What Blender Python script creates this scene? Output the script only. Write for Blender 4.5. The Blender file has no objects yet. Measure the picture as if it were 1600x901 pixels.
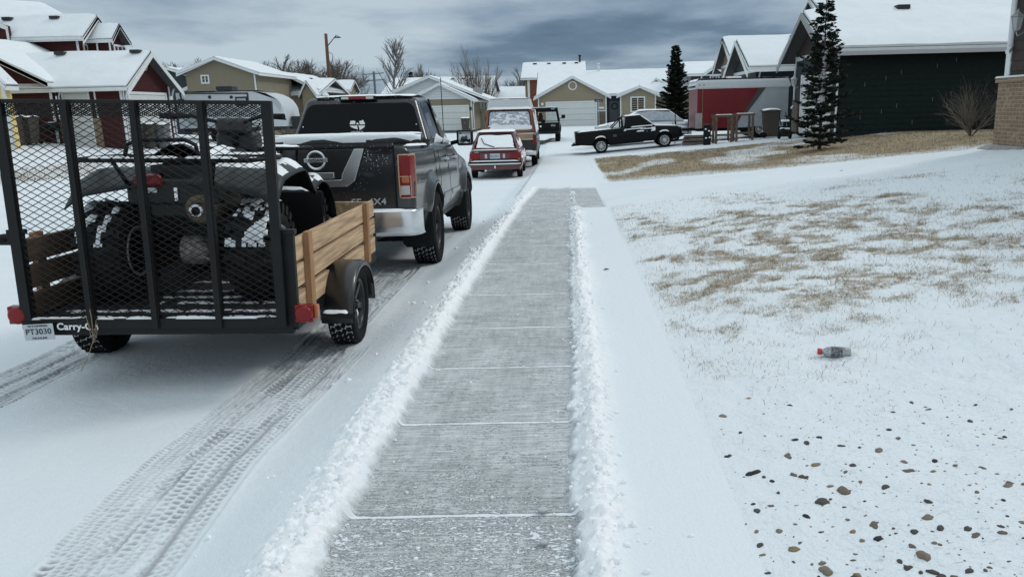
import bpy, math, random
import numpy as np
from mathutils import Vector, Matrix
random.seed(7)
rad = math.radians
SC = bpy.context.scene
COL = SC.collection

# ------------------------------------------------------------------ camera geometry (position 1.6 m above the street)
F_PX, EYE = 1200.0, 1.6
PITCH, ROLL = rad(13.1), rad(1.4)
PX0 = 880.0      # the lens axis sits right of the picture's middle (the photograph is cropped)
YAW = math.atan((895 - PX0) * math.cos(PITCH) / 1200)
fw = np.array([-math.sin(YAW) * math.cos(PITCH), math.cos(YAW) * math.cos(PITCH), -math.sin(PITCH)])
rt0 = np.array([math.cos(YAW), math.sin(YAW), 0.0])
up0 = np.cross(rt0, fw)
rt = rt0 * math.cos(ROLL) - up0 * math.sin(ROLL)
up = up0 * math.cos(ROLL) + rt0 * math.sin(ROLL)

def at(px, py, Y):
    """the point at distance Y down the street that a sight line through the photo meets"""
    d = fw + rt * (px - PX0) / F_PX + up * (450.5 - py) / F_PX
    return np.array([0, 0, EYE]) + d * (Y / d[1])

def Yfor(px, X):
    return X / at(px, 170, 1)[0]

# ------------------------------------------------------------------ terrain
def zr(y):
    return np.interp(y, [-50, 6, 8, 11.5, 17, 23, 28, 36, 45, 60, 66, 75, 200], [0, 0, -.01, -.14, -.3, -.40, -.42, -.34, -.2, -.05, -.1, -.05, .1])

def zg(x, y):
    x = np.asarray(x, float); y = np.asarray(y, float)
    b = zr(y)
    s = np.interp(y, [0, 15, 25, 32, 45, 60], [.11, .117, .098, .073, .04, .0])
    right = .12 + s * np.clip(x - .6, 0, 9.5)
    mt = np.clip((x + 1.52) / .50, 0, 1); mid = .12 * mt * mt * (3 - 2 * mt)
    lf = np.interp(y, [0, 40, 60], [1, 1, .0])
    left = np.clip((-13.6 - x) / .3, 0, 1) * .12 + np.clip(-14 - x, 0, 12) * .12 * lf
    return b + np.where(x > .6, right, np.where(x < -13.5, left, mid))

def gp(px, Y, py=200):
    x = float(at(px, py, Y)[0]); return (x, Y, float(zg(x, Y)))

def z0(x, y):
    return float(zg(x, y))

def _h(ix, iy, s):
    n = (ix.astype(np.int64) * 374761393 + iy.astype(np.int64) * 668265263 + s * 1274126177) & 0x7fffffff
    n = ((n ^ (n >> 13)) * 1274126177) & 0x7fffffff
    return ((n ^ (n >> 16)) & 0xffff) / 65535.0

def vn(x, y, s=0):
    x = np.asarray(x, float); y = np.asarray(y, float)
    ix = np.floor(x); iy = np.floor(y); fx = x - ix; fy = y - iy
    fx = fx * fx * (3 - 2 * fx); fy = fy * fy * (3 - 2 * fy)
    a = _h(ix, iy, s); b = _h(ix + 1, iy, s); c = _h(ix, iy + 1, s); d = _h(ix + 1, iy + 1, s)
    return (a * (1 - fx) + b * fx) * (1 - fy) + (c * (1 - fx) + d * fx) * fy

def fbm(x, y, s=0, o=4):
    r = 0; a = .5; t = 0
    for k in range(o):
        r = r + a * vn(x * 2 ** k, y * 2 ** k, s + k * 17); t += a; a *= .5
    return r / t

def sst(a, b, x):
    t = np.clip((x - a) / (b - a), 0, 1); return t * t * (3 - 2 * t)

# ------------------------------------------------------------------ materials
MATS = {}
def mat(name, col, rough=.6, metal=0, noise=0, nscale=20, bump=0, bscale=40, spec=.5, coat=0, alpha=1, trans=0, emit=None, stretch=None):
    if name in MATS: return MATS[name]
    m = bpy.data.materials.new(name); m.use_nodes = True
    nt = m.node_tree; b = nt.nodes['Principled BSDF']
    b.inputs['Base Color'].default_value = (*col, 1)
    b.inputs['Roughness'].default_value = rough; b.inputs['Metallic'].default_value = metal
    b.inputs['Specular IOR Level'].default_value = spec
    b.inputs['Coat Weight'].default_value = coat; b.inputs['Coat Roughness'].default_value = .08
    b.inputs['Transmission Weight'].default_value = trans
    if noise or bump:
        tc = nt.nodes.new('ShaderNodeTexCoord'); mp = nt.nodes.new('ShaderNodeMapping')
        if stretch: mp.inputs['Scale'].default_value = stretch
        nt.links.new(tc.outputs['Object'], mp.inputs['Vector'])
    if noise:
        n = nt.nodes.new('ShaderNodeTexNoise'); n.inputs['Scale'].default_value = nscale; n.inputs['Detail'].default_value = 6
        nt.links.new(mp.outputs[0], n.inputs['Vector'])
        mx = nt.nodes.new('ShaderNodeMixRGB')
        mx.inputs[1].default_value = (*[c * (1 - noise) for c in col], 1); mx.inputs[2].default_value = (*[min(1, c * (1 + noise)) for c in col], 1)
        cr = nt.nodes.new('ShaderNodeMapRange'); cr.inputs[1].default_value = .3; cr.inputs[2].default_value = .7
        nt.links.new(n.outputs[0], cr.inputs[0]); nt.links.new(cr.outputs[0], mx.inputs[0]); nt.links.new(mx.outputs[0], b.inputs['Base Color'])
    if bump:
        n2 = nt.nodes.new('ShaderNodeTexNoise'); n2.inputs['Scale'].default_value = bscale; n2.inputs['Detail'].default_value = 4
        nt.links.new(mp.outputs[0], n2.inputs['Vector'])
        bp = nt.nodes.new('ShaderNodeBump'); bp.inputs['Strength'].default_value = 1; bp.inputs['Distance'].default_value = bump
        nt.links.new(n2.outputs[0], bp.inputs['Height']); nt.links.new(bp.outputs[0], b.inputs['Normal'])
    MATS[name] = m
    return m

def flecked(name, col, fleck=(.75, .8, .84), rough=.35, coat=.5, metal=.4, scale=60, lo=.62, hi=.66):
    """paint or plastic with specks of snow caught on it"""
    m = mat(name, col, rough=rough, coat=coat, metal=metal)
    nt = m.node_tree; b = nt.nodes['Principled BSDF']
    tc = nt.nodes.new('ShaderNodeTexCoord')
    n = nt.nodes.new('ShaderNodeTexNoise'); n.inputs['Scale'].default_value = scale; n.inputs['Detail'].default_value = 3
    n2 = nt.nodes.new('ShaderNodeTexNoise'); n2.inputs['Scale'].default_value = 2.2
    nt.links.new(tc.outputs['Object'], n.inputs['Vector']); nt.links.new(tc.outputs['Object'], n2.inputs['Vector'])
    ad = nt.nodes.new('ShaderNodeMath'); ad.operation = 'MULTIPLY_ADD'; ad.inputs[1].default_value = .5; 
    nt.links.new(n2.outputs[0], ad.inputs[0]); nt.links.new(n.outputs[0], ad.inputs[2])
    mr = nt.nodes.new('ShaderNodeMapRange'); mr.inputs[1].default_value = lo + .25; mr.inputs[2].default_value = hi + .25
    nt.links.new(ad.outputs[0], mr.inputs[0])
    mx = nt.nodes.new('ShaderNodeMixRGB'); mx.inputs[1].default_value = (*col, 1); mx.inputs[2].default_value = (*fleck, 1)
    nt.links.new(mr.outputs[0], mx.inputs[0])
    # dried road salt on the lower panels
    sx = nt.nodes.new('ShaderNodeSeparateXYZ'); nt.links.new(tc.outputs['Object'], sx.inputs[0]); zr2 = nt.nodes.new('ShaderNodeMapRange'); zr2.inputs[1].default_value = 1.0; zr2.inputs[2].default_value = .42; nt.links.new(sx.outputs[2], zr2.inputs[0])
    n3 = nt.nodes.new('ShaderNodeTexNoise'); n3.inputs['Scale'].default_value = 9; n3.inputs['Detail'].default_value = 8; nt.links.new(tc.outputs['Object'], n3.inputs['Vector'])
    ml = nt.nodes.new('ShaderNodeMath'); ml.operation = 'MULTIPLY'; nt.links.new(zr2.outputs[0], ml.inputs[0]); nt.links.new(n3.outputs[0], ml.inputs[1])
    mg = nt.nodes.new('ShaderNodeMixRGB'); mg.inputs[2].default_value = (.15, .15, .145, 1); nt.links.new(ml.outputs[0], mg.inputs[0]); nt.links.new(mx.outputs[0], mg.inputs[1]); nt.links.new(mg.outputs[0], b.inputs['Base Color'])
    inv = nt.nodes.new('ShaderNodeMath'); inv.operation = 'SUBTRACT'; inv.inputs[0].default_value = 1
    nt.links.new(mr.outputs[0], inv.inputs[1])
    for s, v in (('Metallic', metal), ('Coat Weight', coat)):
        q = nt.nodes.new('ShaderNodeMath'); q.operation = 'MULTIPLY'; q.inputs[1].default_value = v
        nt.links.new(inv.outputs[0], q.inputs[0]); nt.links.new(q.outputs[0], b.inputs[s])
    return m

SNOW = mat('snow', (.88, .905, .92), rough=.75, bump=.006, bscale=30, spec=.3)
RSNOW = mat('roof_snow', (.77, .81, .835), rough=.8, bump=.02, bscale=3, noise=.03, nscale=1.5, spec=.2)
BLK = mat('black_metal', (.006, .0065, .007), rough=.5, noise=.3, nscale=30, spec=.18)
RUB = mat('rubber', (.008, .008, .009), rough=.85, spec=.15, bump=.002, bscale=120)
PLAST = mat('dark_plastic', (.009, .010, .011), rough=.55, spec=.2, bump=.001, bscale=200)
GLASS = mat('dark_glass', (.004, .005, .006), rough=.05, spec=.12)
WGLASS = mat('window_glass', (.02, .025, .03), rough=.06, coat=.6, noise=.5, nscale=2)
CHR = mat('chrome', (.80, .82, .84), rough=.28, metal=1)
WHITE = mat('white_trim', (.70, .72, .72), rough=.5, noise=.05, nscale=4)
GDOOR = mat('garage_white', (.62, .64, .62), rough=.5, noise=.05, nscale=3)
REDL = mat('red_lens', (.20, .006, .008), rough=.25, coat=.15, spec=.3)
AMB = mat('amber_lens', (.42, .13, .03), rough=.25, coat=.15)
ICE = mat('frosted_window', (.42, .47, .52), rough=.6, noise=.4, nscale=14, bump=.01, bscale=30)
BARK = mat('bark', (.09, .075, .06), rough=.9, noise=.4, nscale=20)
CONC = mat('concrete_trim', (.3, .3, .29), rough=.85, noise=.2, nscale=12)

# ------------------------------------------------------------------ mesh builder
class MB:
    def __init__(s): s.v = []; s.f = []; s.m = []; s.s = []; s.M = Matrix.Identity(4)
    def add(s, verts, faces, mi=0, sm=False):
        o = len(s.v)
        s.v += [tuple(s.M @ Vector(p)) for p in verts]
        for f in faces: s.f.append(tuple(i + o for i in f)); s.m.append(mi); s.s.append(sm)
        return s
    def box(s, c, d, mi=0, rot=None):
        x, y, z = (k / 2 for k in d); R = rot or Matrix.Identity(3)
        c = Vector(c)
        V = [c + R @ Vector(p) for p in ((-x, -y, -z), (x, -y, -z), (x, y, -z), (-x, y, -z), (-x, -y, z), (x, -y, z), (x, y, z), (-x, y, z))]
        return s.add(V, [(0, 3, 2, 1), (4, 5, 6, 7), (0, 1, 5, 4), (1, 2, 6, 5), (2, 3, 7, 6), (3, 0, 4, 7)], mi)
    def bb(s, a, b, mi=0):
        return s.box([(p + q) / 2 for p, q in zip(a, b)], [abs(q - p) for p, q in zip(a, b)], mi)
    def bar(s, a, b, w, h=None, mi=0, upv=(0, 0, 1)):
        a = Vector(a); b = Vector(b); d = b - a; L = d.length
        if L < 1e-6: return s
        z = d / L; u = Vector(upv)
        if abs(z.dot(u)) > .98: u = Vector((0, 1, 0)) if abs(z.y) < .9 else Vector((1, 0, 0))
        x = u.cross(z).normalized(); y = z.cross(x)
        R = Matrix((x, y, z)).transposed()
        return s.box((a + b) / 2, (w, h or w, L), mi, R)
    def tube(s, pts, r, n=8, mi=0, sm=True, caps=True):
        pts = [Vector(p) for p in pts]; k = len(pts)
        rs = r if hasattr(r, '__len__') else [r] * k
        V = []; prev = None
        for i, p in enumerate(pts):
            d = (pts[min(i + 1, k - 1)] - pts[max(i - 1, 0)])
            d = d.normalized() if d.length > 1e-9 else Vector((0, 0, 1))
            if prev is None:
                u = Vector((0, 0, 1)) if abs(d.z) < .9 else Vector((1, 0, 0))
                x = u.cross(d).normalized()
            else:
                x = (prev - d * prev.dot(d)).normalized()
            prev = x; y = d.cross(x)
            for j in range(n):
                a = 2 * math.pi * j / n
                V.append(p + (x * math.cos(a) + y * math.sin(a)) * rs[i])
        Fc = [(i * n + j, i * n + (j + 1) % n, (i + 1) * n + (j + 1) % n, (i + 1) * n + j) for i in range(k - 1) for j in range(n)]
        s.add(V, Fc, mi, sm)
        if caps:
            s.add(V[:n], [tuple(range(n))[::-1]], mi); s.add(V[-n:], [tuple(range(n))], mi)
        return s
    def lathe(s, prof, c, axis='x', n=32, mi=0, sm=True, a0=0, a1=2 * math.pi):
        """prof = [(radius, offset along axis)]"""
        V = []; full = abs(a1 - a0 - 2 * math.pi) < 1e-6; m = n if full else n + 1
        for r, h in prof:
            for j in range(m):
                a = a0 + (a1 - a0) * j / n
                u, w = r * math.cos(a), r * math.sin(a)
                V.append({'x': (c[0] + h, c[1] + u, c[2] + w), 'y': (c[0] + u, c[1] + h, c[2] + w), 'z': (c[0] + u, c[1] + w, c[2] + h)}[axis])
        Fc = []
        for i in range(len(prof) - 1):
            for j in range(n):
                j2 = (j + 1) % m if full else j + 1
                Fc.append((i * m + j, i * m + j2, (i + 1) * m + j2, (i + 1) * m + j))
        return s.add(V, Fc, mi, sm)
    def grid(s, fn, nu, nv, mi=0, sm=True, keep=None):
        V = [fn(u / nu, v / nv) for u in range(nu + 1) for v in range(nv + 1)]
        Fc = [(u * (nv + 1) + v, (u + 1) * (nv + 1) + v, (u + 1) * (nv + 1) + v + 1, u * (nv + 1) + v + 1) for u in range(nu) for v in range(nv) if keep is None or keep(u, v)]
        return s.add(V, Fc, mi, sm)
    def prism(s, pts, dvec, mi=0, msides=None):
        """planar polygon (3D points) pushed along dvec"""
        n = len(pts); P = [Vector(p) for p in pts]; Q = [p + Vector(dvec) for p in P]
        s.add(P + Q, [tuple(range(n)), tuple(range(n, 2 * n))[::-1]], mi)
        s.add(P + Q, [(i, i + n, (i + 1) % n + n, (i + 1) % n) for i in range(n)], mi if msides is None else msides)
        return s
    def build(s, name, mats, parent=None, bevel=0, seg=2, fix=True, smooth=None):
        me = bpy.data.meshes.new(name)
        me.from_pydata(s.v, [], s.f)
        for m in (mats if isinstance(mats, (list, tuple)) else [mats]): me.materials.append(m)
        me.polygons.foreach_set('material_index', s.m); me.polygons.foreach_set('use_smooth', s.s)
        if fix:
            import bmesh
            b = bmesh.new(); b.from_mesh(me)
            bmesh.ops.remove_doubles(b, verts=b.verts, dist=1e-5)
            bmesh.ops.recalc_face_normals(b, faces=b.faces); b.to_mesh(me); b.free()
        me.update()
        o = bpy.data.objects.new(name, me); COL.objects.link(o)
        if parent: o.parent = parent
        if bevel:
            md = o.modifiers.new('bevel', 'BEVEL'); md.width = bevel; md.segments = seg; md.limit_method = 'ANGLE'; md.angle_limit = rad(35)
            me.polygons.foreach_set('use_smooth', [True] * len(me.polygons)); md.harden_normals = True
        return o

def tag(o, label, cat, group=None, kind=None):
    if label: o['label'] = label
    if cat: o['category'] = cat
    if group: o['group'] = group
    if kind: o['kind'] = kind
    return o

def thing(name, label, cat, loc=(0, 0, 0), rz=0, group=None, rx=0, ry=0):
    o = bpy.data.objects.new(name, None); COL.objects.link(o); o.empty_display_size = .2
    o.location = loc; o.rotation_euler = (rx, ry, rz)
    return tag(o, label, cat, group)

def copy_tree(o, parent=None):
    c = o.copy(); COL.objects.link(c); c.parent = parent
    for ch in [q for q in bpy.data.objects if q.parent == o]: copy_tree(ch, c)
    return c

def text(parent, name, s, size, M, m, ext=.002, sx=1, align='CENTER', label=None, bold=0):
    cu = bpy.data.curves.new(name, 'FONT'); cu.body = s; cu.size = size; cu.extrude = ext; cu.align_x = align; cu.align_y = 'CENTER'; cu.offset = bold; cu.space_character = 1.05
    o = bpy.data.objects.new(name, cu); COL.objects.link(o)
    dg = bpy.context.evaluated_depsgraph_get(); me = bpy.data.meshes.new_from_object(o.evaluated_get(dg))
    bpy.data.objects.remove(o); me.materials.clear(); me.materials.append(m)
    ob = bpy.data.objects.new(name, me); COL.objects.link(ob)
    me.transform(M @ Matrix.Diagonal((sx, 1, 1, 1)))
    if parent: ob.parent = parent
    return ob

REARTXT = Matrix.Rotation(rad(90), 4, 'X')   # reads from behind (facing -Y)

def snow_patch(name, parent, fn, nu, nv, th, nrm=(0, 0, 1), seed=0, rag=.15, m=None, cover=0, freq=5):
    """snow lying on the surface fn(u,v): thickness falls off at the ragged edges"""
    us = np.linspace(0, 1, nu + 1); vs = np.linspace(0, 1, nv + 1)
    mb = MB(); N = Vector(nrm); V = []; T = np.zeros((nu + 1, nv + 1))
    for i, u in enumerate(us):
        for j, v in enumerate(vs):
            e = min(u, 1 - u, v, 1 - v) / .12
            n = float(fbm(u * freq + seed * 3.1, v * freq + seed * 7.7, seed))
            t = th * float(sst(0, 1, e + (n - .5) * rag * 8)) * (.7 + .6 * n)
            if cover: t *= float(sst(cover, cover + .08, n))
            T[i, j] = t; V.append(Vector(fn(u, v)) + N * (t - .004))
    Fc = []
    for i in range(nu):
        for j in range(nv):
            if max(T[i, j], T[i + 1, j], T[i, j + 1], T[i + 1, j + 1]) > .004:
                Fc.append((i * (nv + 1) + j, (i + 1) * (nv + 1) + j, (i + 1) * (nv + 1) + j + 1, i * (nv + 1) + j + 1))
    mb.add(V, Fc, 0, True)
    return mb.build(name, m or SNOW, parent)
# ------------------------------------------------------------------ ground, one shared vertex grid cut into street, sidewalk and yards
JY = [1.9, 2.62, 3.5, 4.33, 5.18, 6.18, 7.53, 8.72, 10.33, 12.24, 14.2, 16.3, 18.4]   # joints in the cleared walk
def clear_mask(x, y):
    l = -.86 + .05 * (fbm(y * 4, y * 0 + 3, 5) - .5) + .04 * (fbm(y * 22, x * 9, 9) - .5)
    r = -.01 + .05 * (fbm(y * 3.5, y * 0 + 8, 6) - .5) + .05 * (fbm(y * 20, x * 9, 19) - .5)
    r = np.where((y > 13.3) & (y < 18.0), .8 + .25 * (fbm(y * .9, y * 0, 3) - .5), r)
    l = l + np.clip(y - 14, 0, 5) * .03
    return (x > l) & (x < r) & (y < 18.1 + .3 * fbm(x * 3, x * 0, 2))
def clear_soft(x, y):
    l = -.86 + .06 * (fbm(y * 4, y * 0 + 3, 5) - .5) + .05 * (fbm(y * 22, x * 9, 9) - .5) + np.clip(y - 14, 0, 5) * .03
    r = -.01 + .06 * (fbm(y * 3.5, y * 0 + 8, 6) - .5) + .06 * (fbm(y * 20, x * 9, 19) - .5)
    r = np.where((y > 13.3) & (y < 18.0), .82 + .25 * (fbm(y * .9, y * 0, 3) - .5), r)
    w = .012 + .004 * y * .3
    return sst(-w, w, x - l) * sst(-w, w, r - x) * sst(0, .12, 18.1 + .3 * (fbm(x * 3, x * 0, 2) - .5) - y)

def bank(x, y):
    fade = sst(18.6, 17.6, y) * 1.0
    n1 = fbm(y * 5, x * 5, 31); n2 = fbm(x * 28, y * 28, 37, 3); n3 = fbm(x * 70, y * 70, 41, 2)
    lc = -.955 + .05 * (fbm(y * 2.2, y * 0, 33) - .5) + np.clip(y - 14, 0, 5) * .03; rc = .085 + .05 * (fbm(y * 2.6, y * 0, 35) - .5)
    wv = .55 + .9 * fbm(y * 1.7, y * 0 + 2, 43, 3)
    hl = np.exp(-((x - lc) / (np.where(x < lc, .11, .07) * wv)) ** 2 * 1.1); wv2 = .5 + .95 * fbm(y * 1.9, y * 0 + 9, 45, 3)
    hr = np.exp(-((x - rc) / (np.where(x > rc, .085, .06) * wv2)) ** 2 * 1.1)
    hr = hr * np.where((y > 13.2), 0.15, 1)
    h = np.maximum(hl, hr)
    lump = (.5 + .55 * n1) * (.55 + .5 * n2) + .25 * (n3 - .5)
    return fade * (h * .078 * lump + sst(.08, .5, h) * ((n2 - .5) * .04 + (n3 - .5) * .022)), np.maximum(hl, hr) * fade

def tread(xx, yy, w, kind):
    """tyre print: xx from the print's centre, yy along it; returns 0..1 groove depth"""
    u = xx / w
    inside = sst(1.04, .96, np.abs(u))
    p = .042 if kind == 0 else .028
    row = np.floor((u + 1) * (2.5 if kind == 0 else 3)); ph = yy / p + row * .37 + np.abs(u) * .9
    lug = sst(.28, .38, np.abs((ph % 1) - .5) * 1.0 + .12)
    rib = sst(.06, .16, np.abs(((u + 1) * (2.5 if kind == 0 else 3)) % 1 - .5) * -1 + .5)
    jit = fbm(xx * 60, yy * 60, 77, 2)
    return inside * (.25 + .75 * np.clip(lug * rib * 1.15 + (jit - .5) * .45, 0, 1)), inside

def tracks(x, y):
    wob = .035 * (fbm(y * .5, y * 0, 51) - .5)
    bend = np.interp(y, [1, 2.4, 3.4, 5, 7, 9], [.06, .02, -.05, .02, .0, 0])
    h = np.zeros_like(x); dark = np.zeros_like(x)
    fadey = sst(9.0, 8.2, y)
    for cx, w, k, yend, amp in ((-1.89, .115, 0, 8.2, 1), (-1.74, .115, 0, 8.3, .9), (-1.55, .085, 1, 5.2, 1), (-3.66, .12, 0, 8.2, 1), (-3.5, .13, 0, 8.2, .8), (-3.38, .085, 1, 5.2, 1)):
        c = cx + bend + wob + .02 * (fbm(y * .8, y * 0 + cx, 61) - .5)
        t, ins = tread(x - c, y, w, k); t2, _i = tread(x - c + .03, y * 1.07 + .11, w * .93, 1 - k); q_ = sst(.40, .58, fbm(x * 6, y * 2.2, 68 + k, 3)); t = t * (1 - q_) + t2 * q_ * .8
        on = sst(yend, yend - .15, y) * amp
        edge = np.exp(-((np.abs(x - c) - w * 1.08) / .014) ** 2)
        h = h - on * (t * .012 + ins * .008) * (.45 + 1.0 * fbm(x * 9, y * 5, 66, 3)) + on * edge * .007 * fbm(y * 25, x * 10, 63)
        dark = np.maximum(dark, on * (np.clip(t - .46, 0, 1) * 2.1 * (.30 + 1.1 * fbm(x * 11, y * 4, 67, 3)) + .06 * ins * fbm(x * 16, y * 3, 69)))
    # the dark bare rut between the car and trailer prints
    c = -1.595 + bend + wob + .012 * (fbm(y * 6, y * 0, 71) - .5)
    rut = np.exp(-((x - c) / .015) ** 2) * sst(5.1, 4.6, y) * sst(.22, .42, fbm(y * 2.4, x * 2, 73))
    dark = np.maximum(dark, rut * .9); h -= rut * .008
    # prints beyond the truck, at the kerb
    far = np.exp(-((x + 1.12) / .07) ** 4) * sst(15, 17, y) * sst(31, 26, y) * fbm(x * 30, y * 9, 81)
    dark = np.maximum(dark, far * .9)
    far2 = np.exp(-((x + 1.70) / .13) ** 4) * sst(9, 11, y) * sst(14, 12, y) * (fbm(x * 40, y * 3, 82) > .55)
    dark = np.maximum(dark, far2 * .35)
    return h, dark

def grass_density(x, y):
    n = fbm(x * 1.1, y * .75, 91); n2 = fbm(x * 5, y * 5, 95)
    near = np.interp(y, [2.6, 4.2, 5.2, 7, 9.5, 11.5, 13], [0, .12, .42, .56, .48, .30, .22])
    e = sst(.58, .75, x) * np.interp(x, [.6, 1.6, 4.5, 6, 9], [1.25, 1.1, .85, .55, .5])
    edge_lo = 13.9 + (x - .85) * -.12 - np.interp(x, [.8, 6, 9], [0, 1.6, 2.5]); ylo = edge_lo
    a = sst(.56 - near * .42, .76 - near * .40, n) * near * 2.0 * e
    a = a * sst(ylo, ylo - .8, y)
    a = a * (.18 + 1.0 * sst(.35, .68, n2)) * (.45 + .9 * fbm(x * 15, y * 15, 96, 2)) + .035 * sst(3.2, 4.4, y) * sst(ylo, ylo - .8, y) * e
    # second lawn beyond the driveway
    ytop = np.interp(x, [.9, 8, 20], [30.0, 27.6, 26]); ybot = np.interp(x, [.9, 7.25, 10], [18.9, 14.3, 14.2])
    b = sst(ybot, ybot + .25, y) * sst(ytop, ytop - .4, y) * sst(.85, 1.1, x) * sst(20, 16, x)
    b = b * (.40 + 1.1 * sst(.3, .6, fbm(x * .7, y * .45, 97)) * sst(ybot, ybot + 3.5, y))
    # verge over the street
    c = sst(-15.4, -15.7, x) * sst(-18.2, -17.4, x) * sst(15, 17, y) * sst(44, 36, y) * (.35 + .7 * fbm(x, y, 99))
    return np.clip(a, 0, 1.25), np.clip(b, 0, 1), np.clip(c, 0, 1)

def ground():
    xs = np.concatenate([np.linspace(-400, -60, 18)[:-1], np.linspace(-60, -16, 45)[:-1], np.linspace(-16, -4.2, 60)[:-1], np.arange(-4.2, -4.0, .05),
                         np.arange(-4.0, -3.1, .011), np.arange(-3.1, -2.15, .03), np.arange(-2.15, -1.3, .0095), np.arange(-1.3, -1.1, .02), np.arange(-1.1, .34, .012), np.arange(.34, .6, .03),
                         np.arange(.6, 5, .03), np.arange(5, 10, .08), np.arange(10, 30, .6), np.linspace(30, 400, 24)])
    ys = [-6, -3, -1, 0, .8, 1.3, 1.7]; y = 1.9
    while y < 34: ys.append(y); y += max(.0085, y * y * .0007) if y < 12 else y * y * .0009
    while y < 130: ys.append(y); y += .8 + (y - 34) * .03
    ys += [150, 200, 300, 500, 800, 1400]
    ys = np.array(ys); X, Y = np.meshgrid(xs, ys, indexing='ij')
    Z = zg(X, Y)
    bk, bm = bank(X, Y); clr = clear_soft(X, Y)
    th, dk = tracks(X, Y)
    near = sst(40, 20, Y)
    Z = Z + bk * (1 - clr * .85) + th
    Z += sst(-1.15, -2.0, X) * ((fbm(X * .8, Y * .8, 3) - .5) * .03 + (fbm(X * 6, Y * 6, 5) - .5) * .004) * near
    snowtop = np.where(X < .62, sst(-1.5, -1.0, X), 0) * (.022 * (1 - clr) + (fbm(X * 7, Y * 7, 8) - .5) * .004); Z += snowtop * near
    Z += np.where(X > .6, .022 + (fbm(X * 1.3, Y * 1.3, 11) - .5) * .09 * sst(.6, 1.1, X) + (fbm(X * 9, Y * 9, 13) - .5) * .022 * sst(.6, .8, X), 0) * sst(18, 12, Y)
    ga, gb, gc = grass_density(X, Y)
    g = np.clip(ga + gb * 1.9 + gc, 0, 1.9)
    Z += g * (fbm(X * 14, Y * 14, 15) - .5) * .03
    jp = np.interp(Y, JY, np.arange(len(JY)))
    nx, ny = X.shape
    co = np.stack([X, Y, Z], -1).reshape(-1, 3)
    idx = np.arange(nx * ny).reshape(nx, ny)
    q = np.stack([idx[:-1, :-1], idx[1:, :-1], idx[1:, 1:], idx[:-1, 1:]], -1).reshape(-1, 4)
    cx = co[q[:, 0], 0] * .5 + co[q[:, 2], 0] * .5; cy = co[q[:, 0], 1] * .5 + co[q[:, 2], 1] * .5
    # region: 0 street 1 sidewalk 2 near yard 3 driveways and the rest of the snow field 4 second lawn 5 left yards
    reg = np.where(cx < -1.1, 0, np.where(cx < .6, 1, 2))
    ybot = np.interp(cx, [.9, 7.25, 10], [18.9, 14.3, 14.2]); ylo = np.interp(cx, [.8, 6, 10], [13.7, 10.9, 8.6]); ytop = np.interp(cx, [.9, 8, 20], [30, 27.6, 26])
    R = cx >= .6
    reg = np.where(R & (cy > ylo) & (cy <= ybot), 3, reg); reg = np.where(R & (cy > ybot) & (cy <= ytop), 4, reg); reg = np.where(R & (cy > ytop), 6, reg)
    reg = np.where(cx < -13.6, 5, reg); reg = np.where((cy > 48) & (cx > -1.1), 6, reg); reg = np.where(cy > 60, 6, reg)
    names = {0: 'street', 1: 'sidewalk', 2: 'front_yard', 3: 'driveway', 4: 'neighbour_lawn', 5: 'far_side_yards', 6: 'snow_field'}
    mats = {k: (walk_material() if k == 1 else yard_material() if k in (2, 4, 5) else street_material()) for k in names}
    at_ = {'clr': clr, 'dark': dk, 'grass': g, 'jp': jp, 'fresh': np.clip(bm * 1.4, 0, 1), 'near': np.where(X < .62, sst(3.7, 2.2, Y), sst(4.1, 3.0, Y) * sst(.62, .95, X))}
    for k, nm in names.items():
        f = q[reg == k]
        if len(f) == 0: continue
        u, inv = np.unique(f, return_inverse=True); f2 = inv.reshape(-1, 4)
        me = bpy.data.meshes.new(nm); me.vertices.add(len(u)); me.vertices.foreach_set('co', co[u].ravel())
        me.loops.add(f2.size); me.loops.foreach_set('vertex_index', f2.ravel().astype(np.int32))
        me.polygons.add(len(f2)); me.polygons.foreach_set('loop_start', np.arange(0, f2.size, 4, dtype=np.int32)); me.polygons.foreach_set('loop_total', np.full(len(f2), 4, dtype=np.int32))
        me.polygons.foreach_set('use_smooth', np.ones(len(f2), bool)); me.update(); me.validate()
        for an, av in at_.items():
            a = me.attributes.new(an, 'FLOAT', 'POINT'); a.data.foreach_set('value', av.ravel()[u].astype(np.float32))
        me.materials.append(mats[k]); o = bpy.data.objects.new(nm, me); COL.objects.link(o)
        tag(o, {0: 'snow covered street with tyre tracks', 1: 'sidewalk with a shovelled concrete strip between snow banks', 2: 'snowy front yard with straw grass and pebbles', 3: 'snow covered driveway crossing the sidewalk',
                4: 'brown winter lawn dusted with snow', 5: 'snowy yards across the street', 6: 'snow covered ground in the distance'}[k], None, kind='structure')
        if k == 1: o['category'] = 'sidewalk'
    return

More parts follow.
